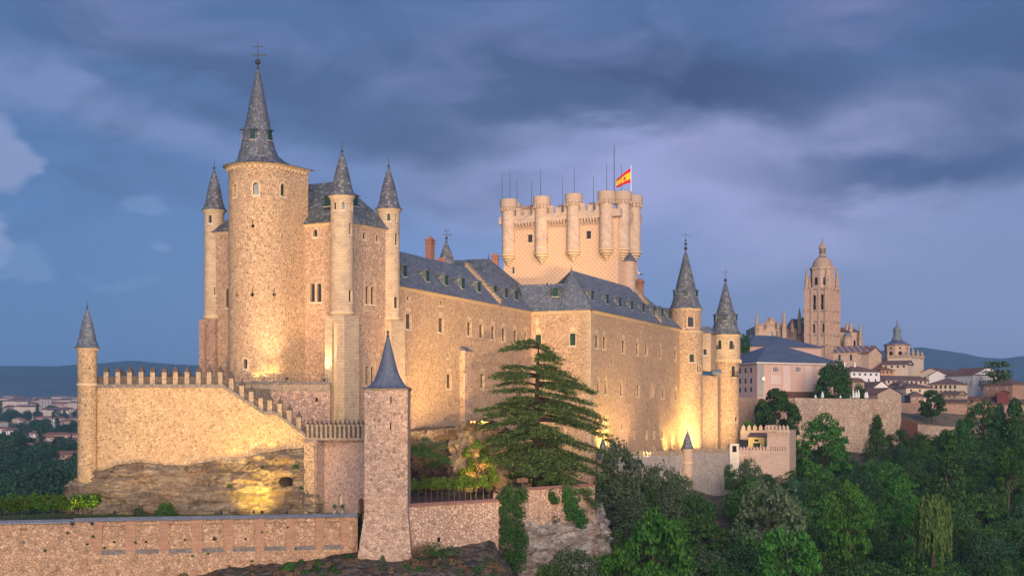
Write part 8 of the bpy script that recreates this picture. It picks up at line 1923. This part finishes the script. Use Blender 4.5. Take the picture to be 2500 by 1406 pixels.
# ---------------------------------------------------------------- floodlights
M['lens'] = emit('flood_lens', (1, .75, .35, 1), 4)
def flood(label, pos, target, watts, angle=70, blend=.8, color=(1, .66, .26), size=.25, body=True):
    pos, target = Vector(pos), Vector(target); d = (target-pos).normalized(); th = thing('floodlight', pos, label, 'floodlight', 'floodlights around the fortress')
    up = Vector((0, 0, 1)) if abs(d.z) < .95 else Vector((0, 1, 0)); s = d.cross(up).normalized(); u = s.cross(d); b = pos-d*.25
    mb = MB(); w = .16
    q = lambda a, c, e: tuple(b+s*a+u*c+d*e)
    mb.hexa([q(-w, -w, -.15), q(w, -w, -.15), q(w, w, -.15), q(-w, w, -.15)], [q(-w*1.2, -w*1.2, .1), q(w*1.2, -w*1.2, .1), q(w*1.2, w*1.2, .1), q(-w*1.2, w*1.2, .1)]); mb.tube([tuple(b-u*w), tuple(b-Vector((0, 0, .5)))], .04, 5); part('housing', mb, M['metal'], th)
    mb = MB(); mb.face([q(-w, -w, .105), q(w, -w, .105), q(w, w, .105), q(-w, w, .105)]); part('lens', mb, M['lens'], th)
    l = bpy.data.lights.new('floodlight', 'SPOT'); l.energy = watts; l.color = color; l.spot_size = radians(angle); l.spot_blend = blend; l.shadow_soft_size = size
    o = bpy.data.objects.new('floodlight_beam', l); ROOT.objects.link(o); o.parent = th; o.location = (0, 0, 0); o.rotation_euler = d.to_track_quat('-Z', 'Y').to_euler(); return th
W_ = (1, .65, .33)
def mast(label, pos, target, watts, angle):  # unseen masts, added to hold the lamps that wash the castle
    t = flood(label, pos, target, watts, angle, 1., W_, .6); mb = MB(); g_ = -62; mb.tube([(pos[0], pos[1]+.4, g_), (pos[0], pos[1]+.4, pos[2]+.6)], [.25, .12], 8); part('mast', mb, M['metal'], t)
mast('floodlight on an added mast out of view, aimed at the round tower', (-60, 20, -8), (-33, 205, 19), 850000, 17)
mast('floodlight on an added mast out of view, aimed at the long wing', (20, 10, -8), (-4, 240, 11), 1750000, 15)
mast('floodlight on an added mast out of view, aimed at the main square tower', (32, 10, -8), (11, 300, 42), 1350000, 9)
mast('floodlight on an added mast out of view, aimed at the far palace wing', (72, 10, -8), (35, 300, 7), 1350000, 12.5)
for px in (280, 400, 540, 700):
    p = at(px, 1246, 174.5); flood('low floodlight in the row on the lawn, aimed up the terrace wall', p, at(px, 1010, 186), 2700, 95, 1., W_)
for px, Y, w in ((625, 200.3, 170), (648, 200.35, 330), (672, 200.7, 330), (694, 201.5, 170)):
    p = at(px, 927, Y); flood('small floodlight in the row at the foot of the round tower', p, p+Vector((0, .1, 3.2)), w, 100, .4, (1, .64, .18), .12)
flood('floodlight on the palace roofs aimed at the main square tower', (7, 285, 27.5), (8, 306, 35), 4200, 140, 1., W_)
p = at(700, 925, 196.8); flood('floodlight on the terrace aimed up the round tower', p+Vector((0, 0, .3)), at(655, 700, 202), 5200, 80, .9, W_)
p = at(790, 925, 199.9); flood('floodlight on the terrace aimed at the wall right of the round tower', (p.x, p.y+.6, p.z+.2), at(775, 650, 206), 3200, 70, .9, W_)
p = at(620, 1246, 178.9); flood('floodlight on the lawn washing the rock outcrop', p, at(628, 1190, 183.5), 6500, 90, 1., (1, .66, .10), .2)
p = at(640, 1246, 176.5); flood('second floodlight on the lawn aimed at the sloping terrace wall', p, at(655, 1085, 186), 2600, 50, 1., (1, .68, .14), .2)
p = at(1168, 1192, 197); flood('floodlight in the upper garden washing the rock face', p, at(1160, 1085, 205), 15000, 100, .9, (1, .58, .07), .2)
p = at(1040, 1052, 205); flood('floodlight on the bank below the long wing, left', p, at(1060, 930, 222), 9500, 100, 1., W_)
p = at(1165, 1036, 207.5); flood('floodlight on the rock top below the long wing', p+Vector((0, -1.5, .3)), at(1190, 940, 238), 24000, 100, 1., (1, .62, .16))
N1 = Vector((.924, -.383))
def at_wing(px, off, z): u = WING2.inv(px); q = WING2(u, 0); return Vector((q[0]+N1.x*off, q[1]+N1.y*off, z))
flood('floodlight beside the near corner of the far wing', at_wing(1470, 3.0, -6.2), at_wing(1473, 0, -1), 9500, 130, .9, (1, .68, .18))
flood('floodlight at the middle of the far wing', at_wing(1520, 8, -7.), at_wing(1520, 0, 5), 6500, 110, 1., W_)
flood('floodlight near the end of the far wing', at_wing(1622, 3., -7.0), at_wing(1628, 0, 0), 4600, 110, .9, (1, .68, .2))
flood('floodlight beneath the round corner tower', at(1664, 1103, 306.), at(1672, 1000, 314), 5800, 110, .9, (1, .70, .18))
flood('floodlight beneath the link wall', at(1700, 1103, 308.), at(1712, 960, 320), 12000, 110, 1., (1, .68, .24))
flood('floodlight beneath the balconied corner tower', at(1768, 1100, 312), at(1765, 940, 329), 13000, 90, 1., (1, .68, .28))
for px in (176, 224):
    x_, y_ = xy(px, 164.9); flood('floodlight under the last young trees of the left row', (x_, y_+.3, -11.45), (x_+.3, 167.2, -8.9), 2400, 70, 1., (1, .72, .12), .15)
p = at(1100, 1228, 183); flood('floodlight under the fruit trees', p, at(1090, 1195, 186), 700, 150, 1., (1, .75, .2), .15)
p = at(1178, 1224, 184); flood('floodlight under the last fruit trees', p, at(1170, 1190, 187), 900, 150, 1., (1, .75, .2), .15)
p = at(1300, 1165, 206.5); flood('lamp lighting the cottage porch', p, at(1300, 1175, 211), 1300, 150, 1., (1, .55, .15), .15)
p = at(1846, 1098, 312); flood('lamp lighting the yellow hut', p, at(1846, 1080, 317), 420, 110, 1., (1, .75, .25), .15)
p = at(246, 925, 187.6); flood('lamp on the terrace lighting the eave of the small left turret', p, at(228, 862, 185.8), 130, 120, 1., (1, .68, .2), .15)

# ---------------------------------------------------------------- haze
def haze():
    m = bpy.data.materials.new('haze'); m.use_nodes = True; nt = m.node_tree; nt.nodes.clear(); o = nt.nodes.new('ShaderNodeOutputMaterial'); v = nt.nodes.new('ShaderNodeVolumePrincipled'); v.inputs['Color'].default_value = (.42, .74, 1, 1); v.inputs['Density'].default_value = HAZE; v.inputs['Anisotropy'].default_value = .2; nt.links.new(v.outputs[0], o.inputs['Volume'])
    mb = MB(); mb.box(-13500, -60, -75, 13500, 8400, 310); ob = part('haze', mb, m); ob['kind'] = 'stuff'
HAZE = 1.05e-4
haze()
